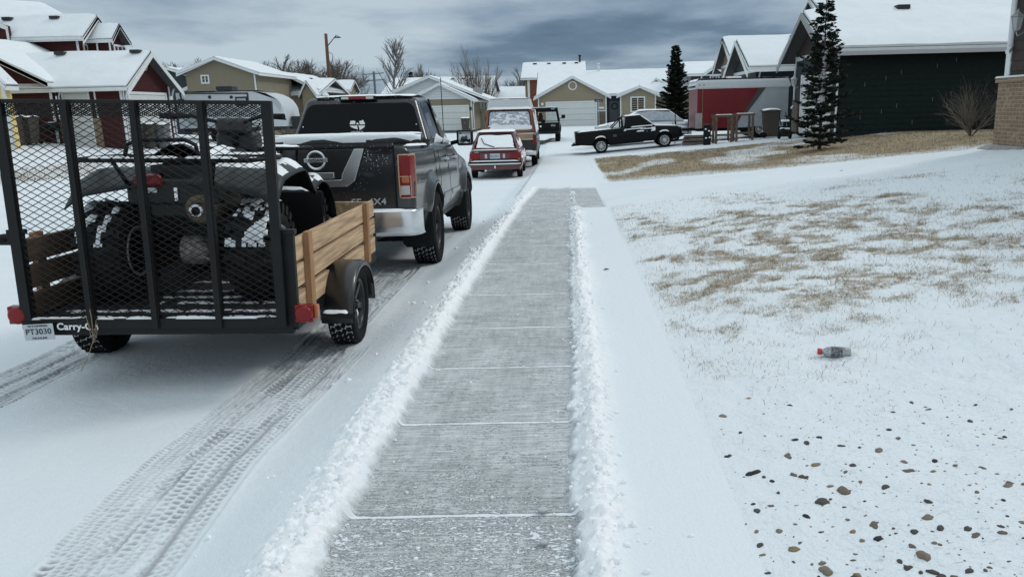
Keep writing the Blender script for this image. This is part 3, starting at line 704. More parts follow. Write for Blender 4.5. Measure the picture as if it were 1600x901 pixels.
# ---------------- white gabled garage house, Y = 66
def white_house():
    Y = 66; p = lambda px, py, y=Y: at(px, py, y)
    zb = p(735, 203)[2]; a, b = p(626, 170)[0], p(738, 170)[0]; m = p(689, 170)[0]
    h = House('garage_house', 'white gabled house with tan siding round its garage door and a dish on the roof', 'house', (m, Y, zb))
    ze = p(738, 154)[2]; zm = p(689, 131.5)[2]
    a2 = m - (b - m)
    P, n, d, L_ = h.wall((a2, Y), (b, Y), zb, [(0, ze), (m - a2, zm), (b - a2, ze)], S_TAN2, .2)
    # white infill of the gable
    zi = p(700, 155)[2]
    mb = h.mb(); mb.prism([P(.2, zi, .045), P(L_ - .2, zi, .045), P(m - a2, zm, .045)], P(0, 0, -.04) - P(0, 0, 0))
    k = zi + .2
    while k < zm - .1:
        t = (zm - k) / (zm - zi); c = m - a2; hw = t * (L_ / 2 - .2); mb.bar(P(c - hw, k, .05), P(c + hw, k, .05), .012, .012, 1); k += .2
    h.part(mb, 'gable_infill', [S_WHT, mat('groove', (.25, .26, .26))])
    h.gable_trim(P, [(-.3, ze - .15), (m - a2, zm + .06), (L_ + .3, ze - .15)], .2, .36)
    h.garage(P, .7, p(731, 170)[0] - a2, zb, p(710, 167)[2]); h.corner(P, L_ - .12, zb, ze - .05)
    roofy(h, Y - .4, Y + 10, a2, b, m, ze, ze, zm, .35)
    # taller gable behind to the left
    Y2 = Y + 1.5; m2 = p(674, 170, Y2)[0]; l2 = p(622, 170, Y2)[0]; r2 = m2 + (m2 - l2); z2 = p(674, 120, Y2)[2]; e2 = p(627, 141, Y2)[2]
    P2, *_ = h.wall((l2, Y2), (r2, Y2), zb, [(0, e2), (m2 - l2, z2), (r2 - l2, e2)], S_WHT, .25)
    h.gable_trim(P2, [(-.3, e2 - .15), (m2 - l2, z2 + .06), (r2 - l2 + .3, e2 - .15)], .2, .36)
    roofy(h, Y2 - .4, Y2 + 11, l2, r2 + 1.9, m2, e2, ze, z2, .35)
    # side wall facing the street
    Ps, ns, ds, Ls = h.wall((b, Y), (b, Y + 11), zb, [(0, ze), (11, ze)], S_TAN2, .2, name='side_wall')
    h.window(Ps, 6.0, 7.0, zb + 1.1, zb + 2.2); h.window(Ps, 8.4, 9.4, zb + 1.1, zb + 2.2)
    h.gutter((b + .35, Y - .3, ze - .16), (b + .35, Y + 10, ze - .16)); h.spout((b + .1, Y - .05), zb, ze - .1)
    mb = h.mb(); mb.lathe([(.02, -.12), (.1, -.1), (.12, .1), (.02, .16)], (p(733.5, 170)[0] + .1, Y - .12, p(733, 170)[2]), 'z', 10); h.part(mb, 'wall_lamp', VENT)
    # satellite dish
    mb = h.mb(); c = p(746, 144, Y + 2); mb.lathe([(.0, .05), (.25, .02), (.42, -.06), (.44, -.06), (.27, .06), (0, .09)], (0, 0, 0), 'y', 20)
    D = h.T @ Matrix.Translation(Vector((c[0], Y + 2, c[2]))) @ Matrix.Rotation(rad(25), 4, 'Z') @ Matrix.Rotation(rad(-20), 4, 'X'); o2 = MB(); o2.M = D; o2.add(mb_local(mb, h), mb.f, 0, True)
    o2.M = h.T; o2.tube([(c[0], Y + 2.05, c[2]), (c[0] - .05, Y + 2.1, c[2] - .7)], .03, 6, 1); o2.tube([(c[0], Y + 2, c[2] - .1), (c[0] + .15, Y + 1.55, c[2] - .15)], .015, 5, 1); h.part(o2, 'satellite_dish', [mat('dish_gray', (.28, .29, .3)), VENT])
def mb_local(mb, h):
    I = h.T.inverted(); return [tuple(I @ Vector(v)) for v in mb.v]
white_house()

def simple_roof_house(name, label, Y, x1, x2, ye, yr_, S, depth=5, zb=0, vents=(), S_h=3):
    """low house seen mostly as a snowy roof with its ridge along x"""
    p = lambda px, py, y=Y: at(px, py, y); h = House(name, label, 'house', (p(x1, 170)[0], Y, zb))
    ze = p((x1 + x2) / 2, ye)[2]; zt = p((x1 + x2) / 2, yr_, Y + depth)[2]
    a, b = p(x1, 170)[0], p(x2, 170)[0]
    P, n, d, L_ = h.wall((a + .3, Y + .3), (b - .3, Y + .3), zb, [(0, ze + .1), (b - a - .6, ze + .1)], S, .25)
    q = roofx(h, a, b, Y, Y + depth, ze, zt, .3, .12); h.vents(q, vents, .8)
    # side gables
    for x, sgn in ((a + .35, 1), (b - .35, -1)):
        A, B = ((x, Y + 2 * depth - .3), (x, Y + .3)) if sgn > 0 else ((x, Y + .3), (x, Y + 2 * depth - .3)); LL = 2 * depth - .6
        h.wall(A, B, zb, [(0, ze + .1), (LL / 2, zt - .1), (LL, ze + .1)], S, .25, name='gable_wall')
    return h
simple_roof_house('low_house', 'low house whose snowy roof shows behind the white gabled garage', 92, 597, 770, 145, 122.5, S_WHT, 6, vents=(.3, .38, .6, .7, .78))
simple_roof_house('low_house', 'low house with a plain snowy roof left of the rust panelled house', 100, 772, 822, 160, 137, S_TAN2, 4)
simple_roof_house('low_house', 'low house with a small snowy roof right behind the leaning utility pole', 84, 496, 552, 140, 127.5, S_TAN2, 1.6)

def hip_house():
    Y = 62; p = lambda px, py, y=Y: at(px, py, y)
    h = House('hip_roof_house', 'house with a broad snowy roof and a row of dark vents behind the camper', 'house', (p(420, 170)[0], Y, 0))
    a, b = p(345, 170)[0], p(505, 170)[0]; ze = p(420, 146)[2]; zt = p(420, 127, Y + 4)[2]
    P, *_ = h.wall((a, Y), (b, Y), 0, [(0, ze), (b - a, ze)], S_TAN, .22)
    q = roofx(h, a - .3, b, Y, Y + 4, ze, zt, .4, .12); h.vents(q, (.09, .25, .44, .6, .76), .9)
    xm = p(455, 170, Y + 1)[0]; zp = p(455, 116, Y + 1)[2]
    roofy(h, Y - .3, Y + 8, p(412, 170)[0], p(500, 170)[0], xm, ze + .2, ze + .2, zp, .1, .12)
    A, B, M_ = p(481, 170)[0], p(500, 170)[0], p(490, 170)[0]; z3 = p(490, 127, Y - 1)[2]
    P3, *_ = h.wall((A, Y - 1), (B, Y - 1), 0, [(0, ze), (M_ - A, z3), (B - A, ze)], S_TAN, .22); h.gable_trim(P3, [(-.2, ze - .1), (M_ - A, z3 + .04), (B - A + .2, ze - .1)], .16, .2)
    roofy(h, Y - 1.3, Y + 2, A, B, M_, ze, ze, z3, .2)
hip_house()

def tan_gable_left():
    Y = 55; p = lambda px, py, y=Y: at(px, py, y)
    h = House('two_storey_house', 'tall tan gabled house with one small twin window, left background', 'house', (p(350, 170)[0], Y, .2))
    a, b, m = p(297, 170)[0], p(405, 170)[0], p(347, 170)[0]; zl = p(297, 110)[2]; zr_ = p(405, 112)[2] ; zm = p(347, 91)[2]
    P, n, d, L_ = h.wall((a, Y), (b, Y), .2, [(0, zl), (m - a, zm), (b - a, zr_)], S_TAN2, .2)
    h.gable_trim(P, [(-.5, zl - .22), (m - a, zm + .06), (b - a, zr_ + .05)], .2, .36)
    h.window(P, p(320, 170)[0] - a, p(333, 170)[0] - a, p(326, 131)[2], p(326, 117)[2], 1, .09); h.corner(P, L_ - .12, .2, zr_)
    h.wall((b, Y), (b, Y + 7), .2, [(0, zr_), (7, zr_)], S_TAN2, .2, name='side_wall')
    roofy(h, Y - .4, Y + 7.3, a, b, m, zl, zr_, zm, .45)
tan_gable_left()

def small_gable(name, label, Y, x1, x2, xm, ye, yp, S, depth=5, zb=0., win=None, e=.22, trim=WHITE):
    p = lambda px, py, y=Y: at(px, py, y); h = House(name, label, 'house', (p(xm, 170)[0], Y, zb))
    a, b, m = p(x1, 170)[0], p(x2, 170)[0], p(xm, 170)[0]; ze = p(xm, ye)[2]; zm = p(xm, yp)[2]
    P, n, d, L_ = h.wall((a, Y), (b, Y), zb, [(0, ze), (m - a, zm), (b - a, ze)], S, e)
    h.gable_trim(P, [(-.3, ze - .15), (m - a, zm + .06), (b - a + .3, ze - .15)], .18, .36, trim)
    roofy(h, Y - .4, Y + depth, a, b, m, ze, ze, zm, .35)
    for x, A, B in ((b, (b, Y), (b, Y + depth)), (a, (a, Y + depth), (a, Y))): h.wall(A, B, zb, [(0, ze), (depth, ze)], S, .22, name='side_wall')
    if win: h.window(P, p(win[0], 170)[0] - a, p(win[1], 170)[0] - a, p(xm, win[3])[2], p(xm, win[2])[2], 1, .09)
    return h
small_gable('small_house', 'small tan gable with a snowy roof just above the white camper', 60, 296, 338, 314, 139, 131.5, S_TAN2)
small_gable('gray_house', 'dark gray gabled house between the red townhouse and the tall tan house', 64, 240, 300, 272, 115, 107, S_SLATE)

# ---------------- red townhouse across the street
def red_house():
    Y = 33.5; X1 = at(195, 170, Y)[0]; zb = .36
    h = House('townhouse', 'dark red townhouse with white trim, white garage door and stacked snowy gables', 'house', (X1, Y, zb))
    # garage wing: wall towards the street (+x) and a front wall towards us
    Yb = Yfor(268, X1); Ym = (Y + Yb) / 2; zt = at(229, 83, Ym)[2]; ze = eave(at(195, 136, Y)[2], zt, Ym - Y, .4)
    P, n, d, L_ = h.wall((X1, Y), (X1, Yb), zb, [(0, ze), (Ym - Y, zt), (Yb - Y, ze)], S_RED, .17)
    h.gable_trim(P, [(-.45, ze - .38), (Ym - Y, zt + .02), (L_ + .45, ze - .38)], .2, .5)
    h.corner(P, 0, zb, ze - .1); h.corner(P, L_ - .11, zb, ze - .1)
    h.garage(P, .10 * L_, .88 * L_, zb, at(230, 148.5, Ym)[2]); 
    mb = h.mb(); 
    for s_ in range(1): mb.lathe([(.0, .03), (.17, .03), (.17, .05), (.21, .05), (.22, 0)], (X1 + .02, Ym, at(226, 103, Ym)[2]), 'x', 20)
    h.part(mb, 'gable_vent', mat('vent_cream', (.5, .42, .3)))
    XL = at(92, 170, Y)[0]
    P2, n2, d2, L2 = h.wall((XL, Y), (X1 - .002, Y), zb, [(0, ze), (X1 - XL, ze)], S_RED, .17)
    h.corner(P2, L2 - .12, zb, ze - .1)
    q1, q2 = at(103, 170, Y)[0] - XL, at(140, 170, Y)[0] - XL
    h.garage(P2, q1, q2, zb, at(120, 146, Y)[2], .09)
    mb = h.mb()
    for k in (q1 - .42, q2 + .1): h.rect(mb, P2, k, zb, k + .32, zb + 1.35, .06, .05)
    h.part(mb, 'stone_base', BRICK); h.corner(P2, q2 + .28, zb, ze - .1, .07); 
    q = roofx(h, XL - 4.5, X1 + .45, Y, Ym, ze, zt, .4, .12); h.vents(q, (.50, .93), .9)
    h.gutter((XL, Y - .42, ze - .3), (X1 + .45, Y - .42, ze - .3)); h.spout((XL + .12, Y - .06), zb, ze - .1); h.spout((X1 + .08, Y + .1), zb, ze - .1); h.spout((X1 + .08, Yb + .05), zb, ze - .1)
    for k in (.2, L_ - .2):
        mb = h.mb(); mb.lathe([(.01, -.1), (.08, -.08), (.09, .07), (.02, .12)], (X1 + .12, Y + k, at(198, 152, Y)[2]), 'z', 8); h.part(mb, 'wall_lamp', mat('lamp_white', (.8, .8, .78), rough=.3))
    # unit at the far left: gable wall towards us, roof rising out of the frame
    A = XL - 7.2; mL = XL - 6.0; Yf = Y - .25; sl = (at(0, 86, Yf)[2] - at(90, 129, Yf)[2]) / (at(90, 129, Yf)[0] - at(0, 86, Yf)[0]); zc = at(90, 129, Yf)[2]
    P3, n3, d3, L3 = h.wall((A, Yf), (XL, Yf), zb, [(0, zc), (A * 0 + L3_(XL - A) / 2, zc + sl * (XL - A) / 2), (XL - A, zc)], S_RED, .17)
    h.gable_trim(P3, [((XL - A) / 2, zc + sl * (XL - A) / 2 + .05), (XL - A + .1, zc)], .2, .4); h.corner(P3, L3 - .13, zb, zc - .1)
    roofy(h, Yf - .4, Yf + 5, A, XL, (A + XL) / 2, zc, zc, zc + sl * (XL - A) / 2, .1, .12)
    # upper storey
    U = 38.0; ux1 = at(27, 60, U)[0]; ux2 = at(122, 60, U)[0]; zl = at(75, 90, U)[2]; zu = at(125, 58.5, U)[2]; Um = Yfor(159, at(122, 60, 38.0)[0]); zp = at(159, 27, Um)[2]; zu = eave(at(125, 59.5, U)[2], zp, Um - U, .4)
    P4, n4, d4, L4 = h.wall((ux1 - 6, U), (ux2, U), zl - .8, [(0, zu), (ux2 - ux1 + 6, zu)], S_RED, .17, name='upper_wall')
    h.corner(P4, L4 - .12, zl - .8, zu); h.corner(P4, 6, zl - .8, zu)
    P5, n5, d5, L5 = h.wall((ux2, U), (ux2, 2 * Um - U), zl - .8, [(0, zu), (Um - U, zp), (2 * (Um - U), zu)], S_RED, .17, name='upper_wall')
    h.gable_trim(P5, [(-.45, zu - .4), (Um - U, zp + .02), (2 * (Um - U) + .45, zu - .4)], .2, .5)
    q = roofx(h, ux1 - 7, ux2 + .5, U, Um, zu, zp, .4, .14); h.vents(q, (.60, .82), .8); h.gutter((ux1, U - .42, zu - .3), (ux2 + .4, U - .42, zu - .3))
    h.window(P5, .25, .95, zl - .1, at(140, 67, U)[2], 1, .09)
    # taller ridge further left
    Uk = U + 4.5; h.roof([(ux1 - 8, U + 1, at(0, 22, U + 1)[2]), (at(112, 20, U + 1.6)[0], U + 1.6, at(112, 32, U + 1.6)[2]), (at(74, 20, Uk)[0], Uk, at(74, 8, Uk)[2]), (ux1 - 8, Uk, at(0, -2, Uk)[2] + .3)], snow=.14)
    P7, *_ = h.wall((ux1 - 5, U - .5), (ux1, U - .5), zl - .8, [(0, zu + 2.2), (5, zu + .3)], S_RED, .17, name='upper_wall'); h.gable_trim(P7, [(0, zu + 2.25), (5.1, zu + .3)], .2, .3)
    h.window(P7, 5 - 2.3, 5 - .62, at(5, 72, U)[2], at(5, 51.5, U)[2], 1, .12); h.corner(P7, 4.88, zl - .8, zu + .3)
    # small gable bay
    b1 = 38.6; Bx = at(168, 60, b1)[0]; b2 = Yfor(203, Bx); bm = (b1 + b2) / 2; zp6 = at(185, 39, bm)[2]; ze6 = eave(at(168, 62, b1)[2], zp6, bm - b1, .3)
    P6, n6, d6, L6 = h.wall((Bx, b1), (Bx, b2), zl - .8, [(0, ze6), (bm - b1, zp6), (b2 - b1, ze6)], S_RED, .17, name='bay_wall')
    h.wall((Bx - 1.6, b1), (Bx - .002, b1), zl - .8, [(0, ze6), (1.6, ze6)], S_RED, .17, name='bay_wall')
    h.gable_trim(P6, [(-.35, ze6 - .35), (bm - b1, zp6 + .02), (L6 + .35, ze6 - .35)], .16, .4); h.window(P6, .35, 1.45, zl - .05, at(184, 69.5, bm)[2], 2, .09); h.corner(P6, 0, zl - .8, ze6 - .1)
    roofx(h, Bx - 2.4, Bx + .4, b1, bm, ze6, zp6, .3, .1); h.spout((Bx - .5, b1 - .1), zl, ze6)
def L3_(v): return v
red_house()

def yellow_house():
    Y = 30; p = lambda px, py: at(px, py, Y)
    h = House('yellow_house', 'corner of a pale yellow house with a white rake board at the left picture edge', 'house', (p(0, 170)[0], Y, .6))
    b = p(13, 170)[0]; a = b - 6; zc = p(24, 121)[2]; sl = (p(0, 99)[2] - p(20, 119)[2]) / (p(20, 119)[0] - p(0, 99)[0])
    P, n, d, L_ = h.wall((a, Y), (b, Y), .5, [(0, zc), (3, zc + 3 * sl), (6, zc)], S_YEL, .17); h.gable_trim(P, [(-.3, zc - .2), (3, zc + 3 * sl + .05), (6.3, zc - .2)], .2, .36); h.corner(P, 5.88, .5, zc)
    roofy(h, Y - .4, Y + .35, a, b, a + 3, zc, zc, zc + 3 * sl, .3); h.spout((b + .05, Y - .1), .5, zc); h.wall((b, Y), (b, Y + .3), .5, [(0, zc), (.3, zc)], S_YEL, .17, name='side_wall')
yellow_house()

# ---------------- right-hand row of garages facing the street
def coach_lamp(h, p, s=1.0, m=None):
    x, y, z = p; m = m or mat('lamp_gray', (.33, .34, .34), rough=.4)
    mb = h.mb(); mb.tube([(x + .17 * s, y, z - .12 * s), (x + .02 * s, y, z - .2 * s), (x, y, z - .12 * s)], .014 * s, 6)
    mb.lathe([(.03 * s, -.12 * s), (.06 * s, -.1 * s)], (x, y, z), 'z', 6, sm=False); mb.lathe([(.13 * s, .12 * s), (.10 * s, .15 * s), (.03 * s, .2 * s), (.015 * s, .24 * s), (0, .26 * s)], (x, y, z), 'z', 6, sm=False); mb.lathe([(0.0, .118 * s), (.13 * s, .12 * s)], (x, y, z), 'z', 6, sm=False)
    for k in range(6):
        a = 2 * math.pi * k / 6; mb.bar((x + .06 * s * math.cos(a), y + .06 * s * math.sin(a), z - .1 * s), (x + .105 * s * math.cos(a), y + .105 * s * math.sin(a), z + .12 * s), .01 * s)
    mb.lathe([(.0, 0), (.06 * s, 0), (.07 * s, .02 * s)], (x + .17 * s, y, z - .12 * s), 'x', 12)
    l = h.part(mb, 'coach_lamp', m); mb = h.mb(); mb.lathe([(.055 * s, -.1 * s), (.1 * s, .115 * s)], (x, y, z), 'z', 6, sm=False); h.part(mb, 'lamp_glass', mat('lamp_pane', (.35, .36, .36), rough=.15), l)

def brick_house():
    Xc, Yc = 7.74, 14.1; zb = float(zg(7.6, 14)) - .02
    h = House('brick_garage_house', 'house corner with tan brick base and coach lamp at right picture edge', 'house', (Xc, Yc, zb))
    zt = zb + 3.3; zw = at(1572, 122, Yc)[2]
    P, n, d, L_ = h.wall((Xc, Yc), (Xc, 7), zb, [(0, zt), (Yc - 7, zt)], S_BRN, .17)
    # P runs from the far corner towards the camera: d = -y, outward = -x
    mb = h.mb(); h.rect(mb, P, -.05, zb, .92, zw - .08, .10, .12); mb.prism([P(-.09, zw - .08, .14), P(.94, zw - .08, .14), P(.94, zw, .14), P(-.09, zw, .14)], P(0, 0, -.16) - P(0, 0, 0)); h.part(mb, 'brick_base', BRICK)
    mb = h.mb(); mb.prism([P(-.1, zw, .15), P(.95, zw, .15), P(.95, zw + .03, .12), P(-.1, zw + .03, .12)], P(0, 0, -.13) - P(0, 0, 0)); h.part(mb, 'base_cap', WHITE)
    h.corner(P, -.02, zw + .03, zt, .14)
    h.garage(P, 1.16, 6.2, zb, zb + 2.15, .2)
    h.wall((20, Yc), (Xc + .003, Yc), zb, [(0, zt), (20 - Xc, zt)], S_BRN, .17, name='side_wall')
    coach_lamp(h, (Xc - .2, Yc - .52, at(1585, 38, Yc - .5)[2]), .95)
    h.spout((Xc - .04, Yc - .12), zw + .4, zt - .1)
    h.roof([(Xc - .5, Yc + .5, zt - .1), (Xc - .5, 6, zt - .1), (Xc + 4, 6, zt + 1.9), (Xc + 4, Yc + .5, zt + 1.9)], snow=.1); h.gutter((Xc - .5, Yc + .5, zt - .2), (Xc - .5, 6, zt - .2))
    mb = h.mb(); mb.prism([P(-.3, zb + .02, .25), P(.95, zb + .02, .25), P(.95, zb + .1, .12), P(-.12, zb + .1, .12)], P(0, 0, -.12) - P(0, 0, 0)); h.part(mb, 'concrete_footing', CONC)
brick_house()

def green_house():
    Y = 25.0; X1 = at(1308, 170, Y)[0]; zb = at(1308, 212, Y)[2] - .05
    h = House('dark_garage_house', 'dark green sided garage with a wide snowy roof behind the thin spruce', 'house', (X1, Y, zb))
    Yb = Yfor(1241, X1); Ym = (Y + Yb) / 2; zt = at(1270, 22, Ym)[2]; ze = eave(at(1308, 77, Y)[2], zt, Ym - Y, .45)
    P, n, d, L_ = h.wall((X1, Yb), (X1, Y), zb, [(0, ze), (Yb - Ym, zt), (Yb - Y, ze)], S_SLATE, .17)
    mb = h.mb(); zi = ze - .12; mb.prism([P(.15, zi, .05), P(L_ - .15, zi, .05), P(Yb - Ym, zt - .1, .05)], P(0, 0, -.04) - P(0, 0, 0)); k = zi + .17
    while k < zt - .3:
        t = (zt - k) / (zt - zi); mb.bar(P(Yb - Ym - t * 2, k, .055), P(Yb - Ym + t * 2, k, .055), .012, .02); k += .17
    h.part(mb, 'gable_siding', S_BRN)
    h.band(P, .05, L_ - .05, zi - .16, .15)
    h.gable_trim(P, [(-.5, ze - .45), (Yb - Ym, zt + .04), (L_ + .45, ze - .45)], .2, .6, mat('gray_trim', (.28, .29, .3), rough=.5))
    h.garage(P, .20 * L_, .86 * L_, zb, at(1275, 119, Ym)[2]); h.corner(P, 0, zb, ze - .1); h.corner(P, L_ - .11, zb, ze - .1)
    mb = h.mb(); h.rect(mb, P, .0, zb, .7, at(1240, 157, Yb)[2], .09, .09); h.part(mb, 'stone_base', STONE)
    X2 = X1 + 13; J = []
    for k, (px, py) in enumerate(((1493, 98), (1463, 108), (1407, 118), (1383, 128), (1350, 139), (1485, 146), (1456, 156), (1400, 166), (1376, 176), (1343, 184), (1424, 192), (1478, 193))):
        q = at(px, py, Y); J.append((q[0] - X1, zb + round((q[2] - zb) / .17) * .17))
    P2, n2, d2, L2 = h.wall((X1 + .003, Y), (X2, Y), zb - .3, [(0, ze), (X2 - X1, ze)], S_GRN, .17, name='side_wall', joints=[(a, b - .3 + .30) for a, b in J])
    q = roofx(h, X1 - .55, X2, Y, Ym, ze, zt, .45, .14, back=Yb)
    h.gutter((X1 - .5, Y - .5, ze - .33), (X1 + 5.2, Y - .5, ze - .33), mat('gutter_gray', (.45, .46, .46), rough=.4)); h.gutter((X1 + 5.2, Y - .5, ze - .33), (X2, Y - .5, ze - .2), mat('gutter_gray', (.45, .46, .46)))
    h.vents(q, (.24,), .93)
    # upper gable peeking over the ridge
    Yu = 31; xu = at(1283, 0, Yu)[0]; zu = at(1283, -3, Yu)[2]; zl = at(1283, 22, Yu)[2]
    P3, *_ = h.wall((xu - .1, Yu + 1.2), (xu - .1, Yu - 1.2), zb, [(0, zl), (1.2, zu), (2.4, zl)], S_GRAY, .17, name='upper_wall'); h.gable_trim(P3, [(-.3, zl - .3), (1.2, zu + .03), (2.7, zl - .3)], .18, .4, mat('gray_trim', (.28, .29, .3)))
    roofx(h, xu - .5, xu + 8, Yu - 1.2, Yu, zl, zu, .3, .12)
    coach_lamp(h, (X1 - .18, Yb - .45, at(1240, 130, Yb)[2]), 1.1, WHITE); h.spout((X1 - .05, Yb - .1), zb + .9, ze - .2)
green_house()

def gray_house():
    Y = 34.3; X1 = at(1180, 170, Y)[0]; zb = .1
    h = House('gray_garage_house', 'slate gray garage with a snowy roof behind the red cargo trailer', 'house', (X1, Y, zb))
    Yb = Yfor(1146, X1); Ym = (Y + Yb) / 2; zt = at(1162, 65, Ym)[2]; ze = eave(at(1180, 105, Y)[2], zt, Ym - Y, .4)
    P, n, d, L_ = h.wall((X1, Yb), (X1, Y), zb, [(0, ze), (Yb - Ym, zt), (L3_(Yb - Y), ze)], S_SLATE, .17); h.band(P, .05, L_ - .05, ze - .35, .14); h.gable_trim(P, [(-.45, ze - .4), (Yb - Ym, zt + .04), (L_ + .45, ze - .4)], .18, .5)
    h.garage(P, .2 * L_, .86 * L_, zb, zb + 2.1); X2 = X1 + 9
    h.wall((X1 + .003, Y), (X2, Y), zb, [(0, ze), (X2 - X1, ze)], S_SLATE, .17, name='side_wall'); q = roofx(h, X1 - .45, X2, Y, Ym, ze, zt, .4, .12, back=Yb); h.gutter((X1 - .4, Y - .45, ze - .3), (X2, Y - .45, ze - .3)); h.spout((X1 + .1, Y - .06), zb, ze - .2); h.vents(q, (.28, .42), .95)
gray_house()

def olive_house():
    Y = 46; X1 = at(1150, 170, Y)[0]; zb = .1
    h = House('olive_house', 'olive tan two storey gable above the slate garage', 'house', (X1, Y, zb))
    Yb = Yfor(1126, at(1152, 170, Y)[0]); Ym = (Y + Yb) / 2; ze = at(1152, 92, Y)[2] ; zt = at(1142, 60, Ym)[2]
    X1 = at(1152, 170, Y)[0]
    P, n, d, L_ = h.wall((X1, Yb), (X1, Y), zb, [(0, ze), (Yb - Ym, zt), (Yb - Y, ze)], S_TAN2, .2); h.band(P, .05, L_ - .05, ze - .3, .14); h.gable_trim(P, [(-.45, ze - .5), (Yb - Ym, zt + .04), (L_ + .45, ze - .5)], .2, .5)
    h.wall((X1 + .003, Y), (X1 + 8, Y), zb, [(0, ze), (8, ze)], S_TAN2, .2, name='side_wall'); roofx(h, X1 - .5, X1 + 8, Y, Ym, ze, zt, .4, .12, back=Yb)
olive_house()

def slate_far():
    Y = 72; p = lambda px, py, y=Y: at(px, py, y); a, b = p(1079, 170)[0], p(1128, 170)[0]; ze = p(1100, 115)[2]; zt = p(1100, 98.5, Y + 4)[2]
    h = House('slate_house', 'dark slate two storey house with a white framed window beyond the cargo trailer', 'house', (a, Y, 0))
    P, n, d, L_ = h.wall((a, Y), (b, Y), 0, [(0, ze), (b - a, ze)], S_SLATE, .22)
    h.window(P, p(1108, 170)[0] - a, p(1123, 170)[0] - a, p(1115, 130)[2], p(1115, 118)[2], 2, .1); h.corner(P, p(1094, 170)[0] - a, 0, ze, .14)
    roofx(h, a - .5, b + .4, Y, Y + 4, ze, zt, .4, .12)
    A, B, M_ = p(1100, 170)[0], p(1127, 170)[0], p(1114, 170)[0]; zc = p(1114, 105)[2]
    P3, *_ = h.wall((A, Y - .4), (B, Y - .4), ze - .1, [(0, ze), (M_ - A, zc), (B - A, ze)], S_GRAY, .2); h.gable_trim(P3, [(-.2, ze - .1), (M_ - A, zc + .05), (B - A + .2, ze - .1)], .18, .3); roofy(h, Y - .8, Y + 2, A, B, M_, ze, ze, zc, .2)
slate_far()

def fence():
    Y = 72; p = lambda px, py, y=Y: at(px, py, y); a, b = p(746, 170)[0], p(766, 170)[0]; zb = p(755, 203)[2]
    h = House('board_fence', 'pale tan board fence beside the white gabled house', 'fence', (a, Y, zb)); mb = h.mb(); k = a
    while k < b: mb.bb((k, Y, zb), (k + .13, Y + .03, zb + 1.8 + random.uniform(-.01, .01))); k += .14
    h.part(mb, 'fence_boards', mat('fence_tan', (.36, .31, .24), rough=.8, noise=.15, nscale=5)); mb = h.mb()
    for x in (a, (a + b) / 2, b): mb.bb((x - .05, Y + .03, zb), (x + .05, Y + .12, zb + 1.9))
    h.part(mb, 'fence_post', mat('fence_tan', (.36, .31, .24)))
fence()

# distant hills, closing the horizon
def hills():
    mb = MB(); N_ = 160
    for k, (R, h0, c) in enumerate(((1200, 16, 0), (900, 7, 0))):
        def f(u, v):
            a = -1.1 + 2.2 * u; hh = h0 * (.4 + 1.2 * float(fbm(u * 9, k * 3.3, 7))) * v
            return (math.sin(a) * (R + 200 * v), math.cos(a) * (R + 200 * v), -3 + hh)
        mb.grid(f, N_, 2)
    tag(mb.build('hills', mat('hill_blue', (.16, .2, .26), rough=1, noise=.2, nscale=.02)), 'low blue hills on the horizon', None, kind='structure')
hills()
# ------------------------------------------------------------------ vehicles (local axes: +Y is forward, X right, Z up, origin on the ground under the rear end)
PAINT_G = flecked('charcoal_paint', (.022, .024, .027), scale=70, lo=.70, hi=.73, metal=.5, rough=.32)
PAINT_GT = flecked('charcoal_paint_specked', (.022, .024, .027), scale=75, lo=.72, hi=.75, metal=.5, rough=.32)
ARCH = mat('wheel_well', (.006, .006, .006), rough=.95)

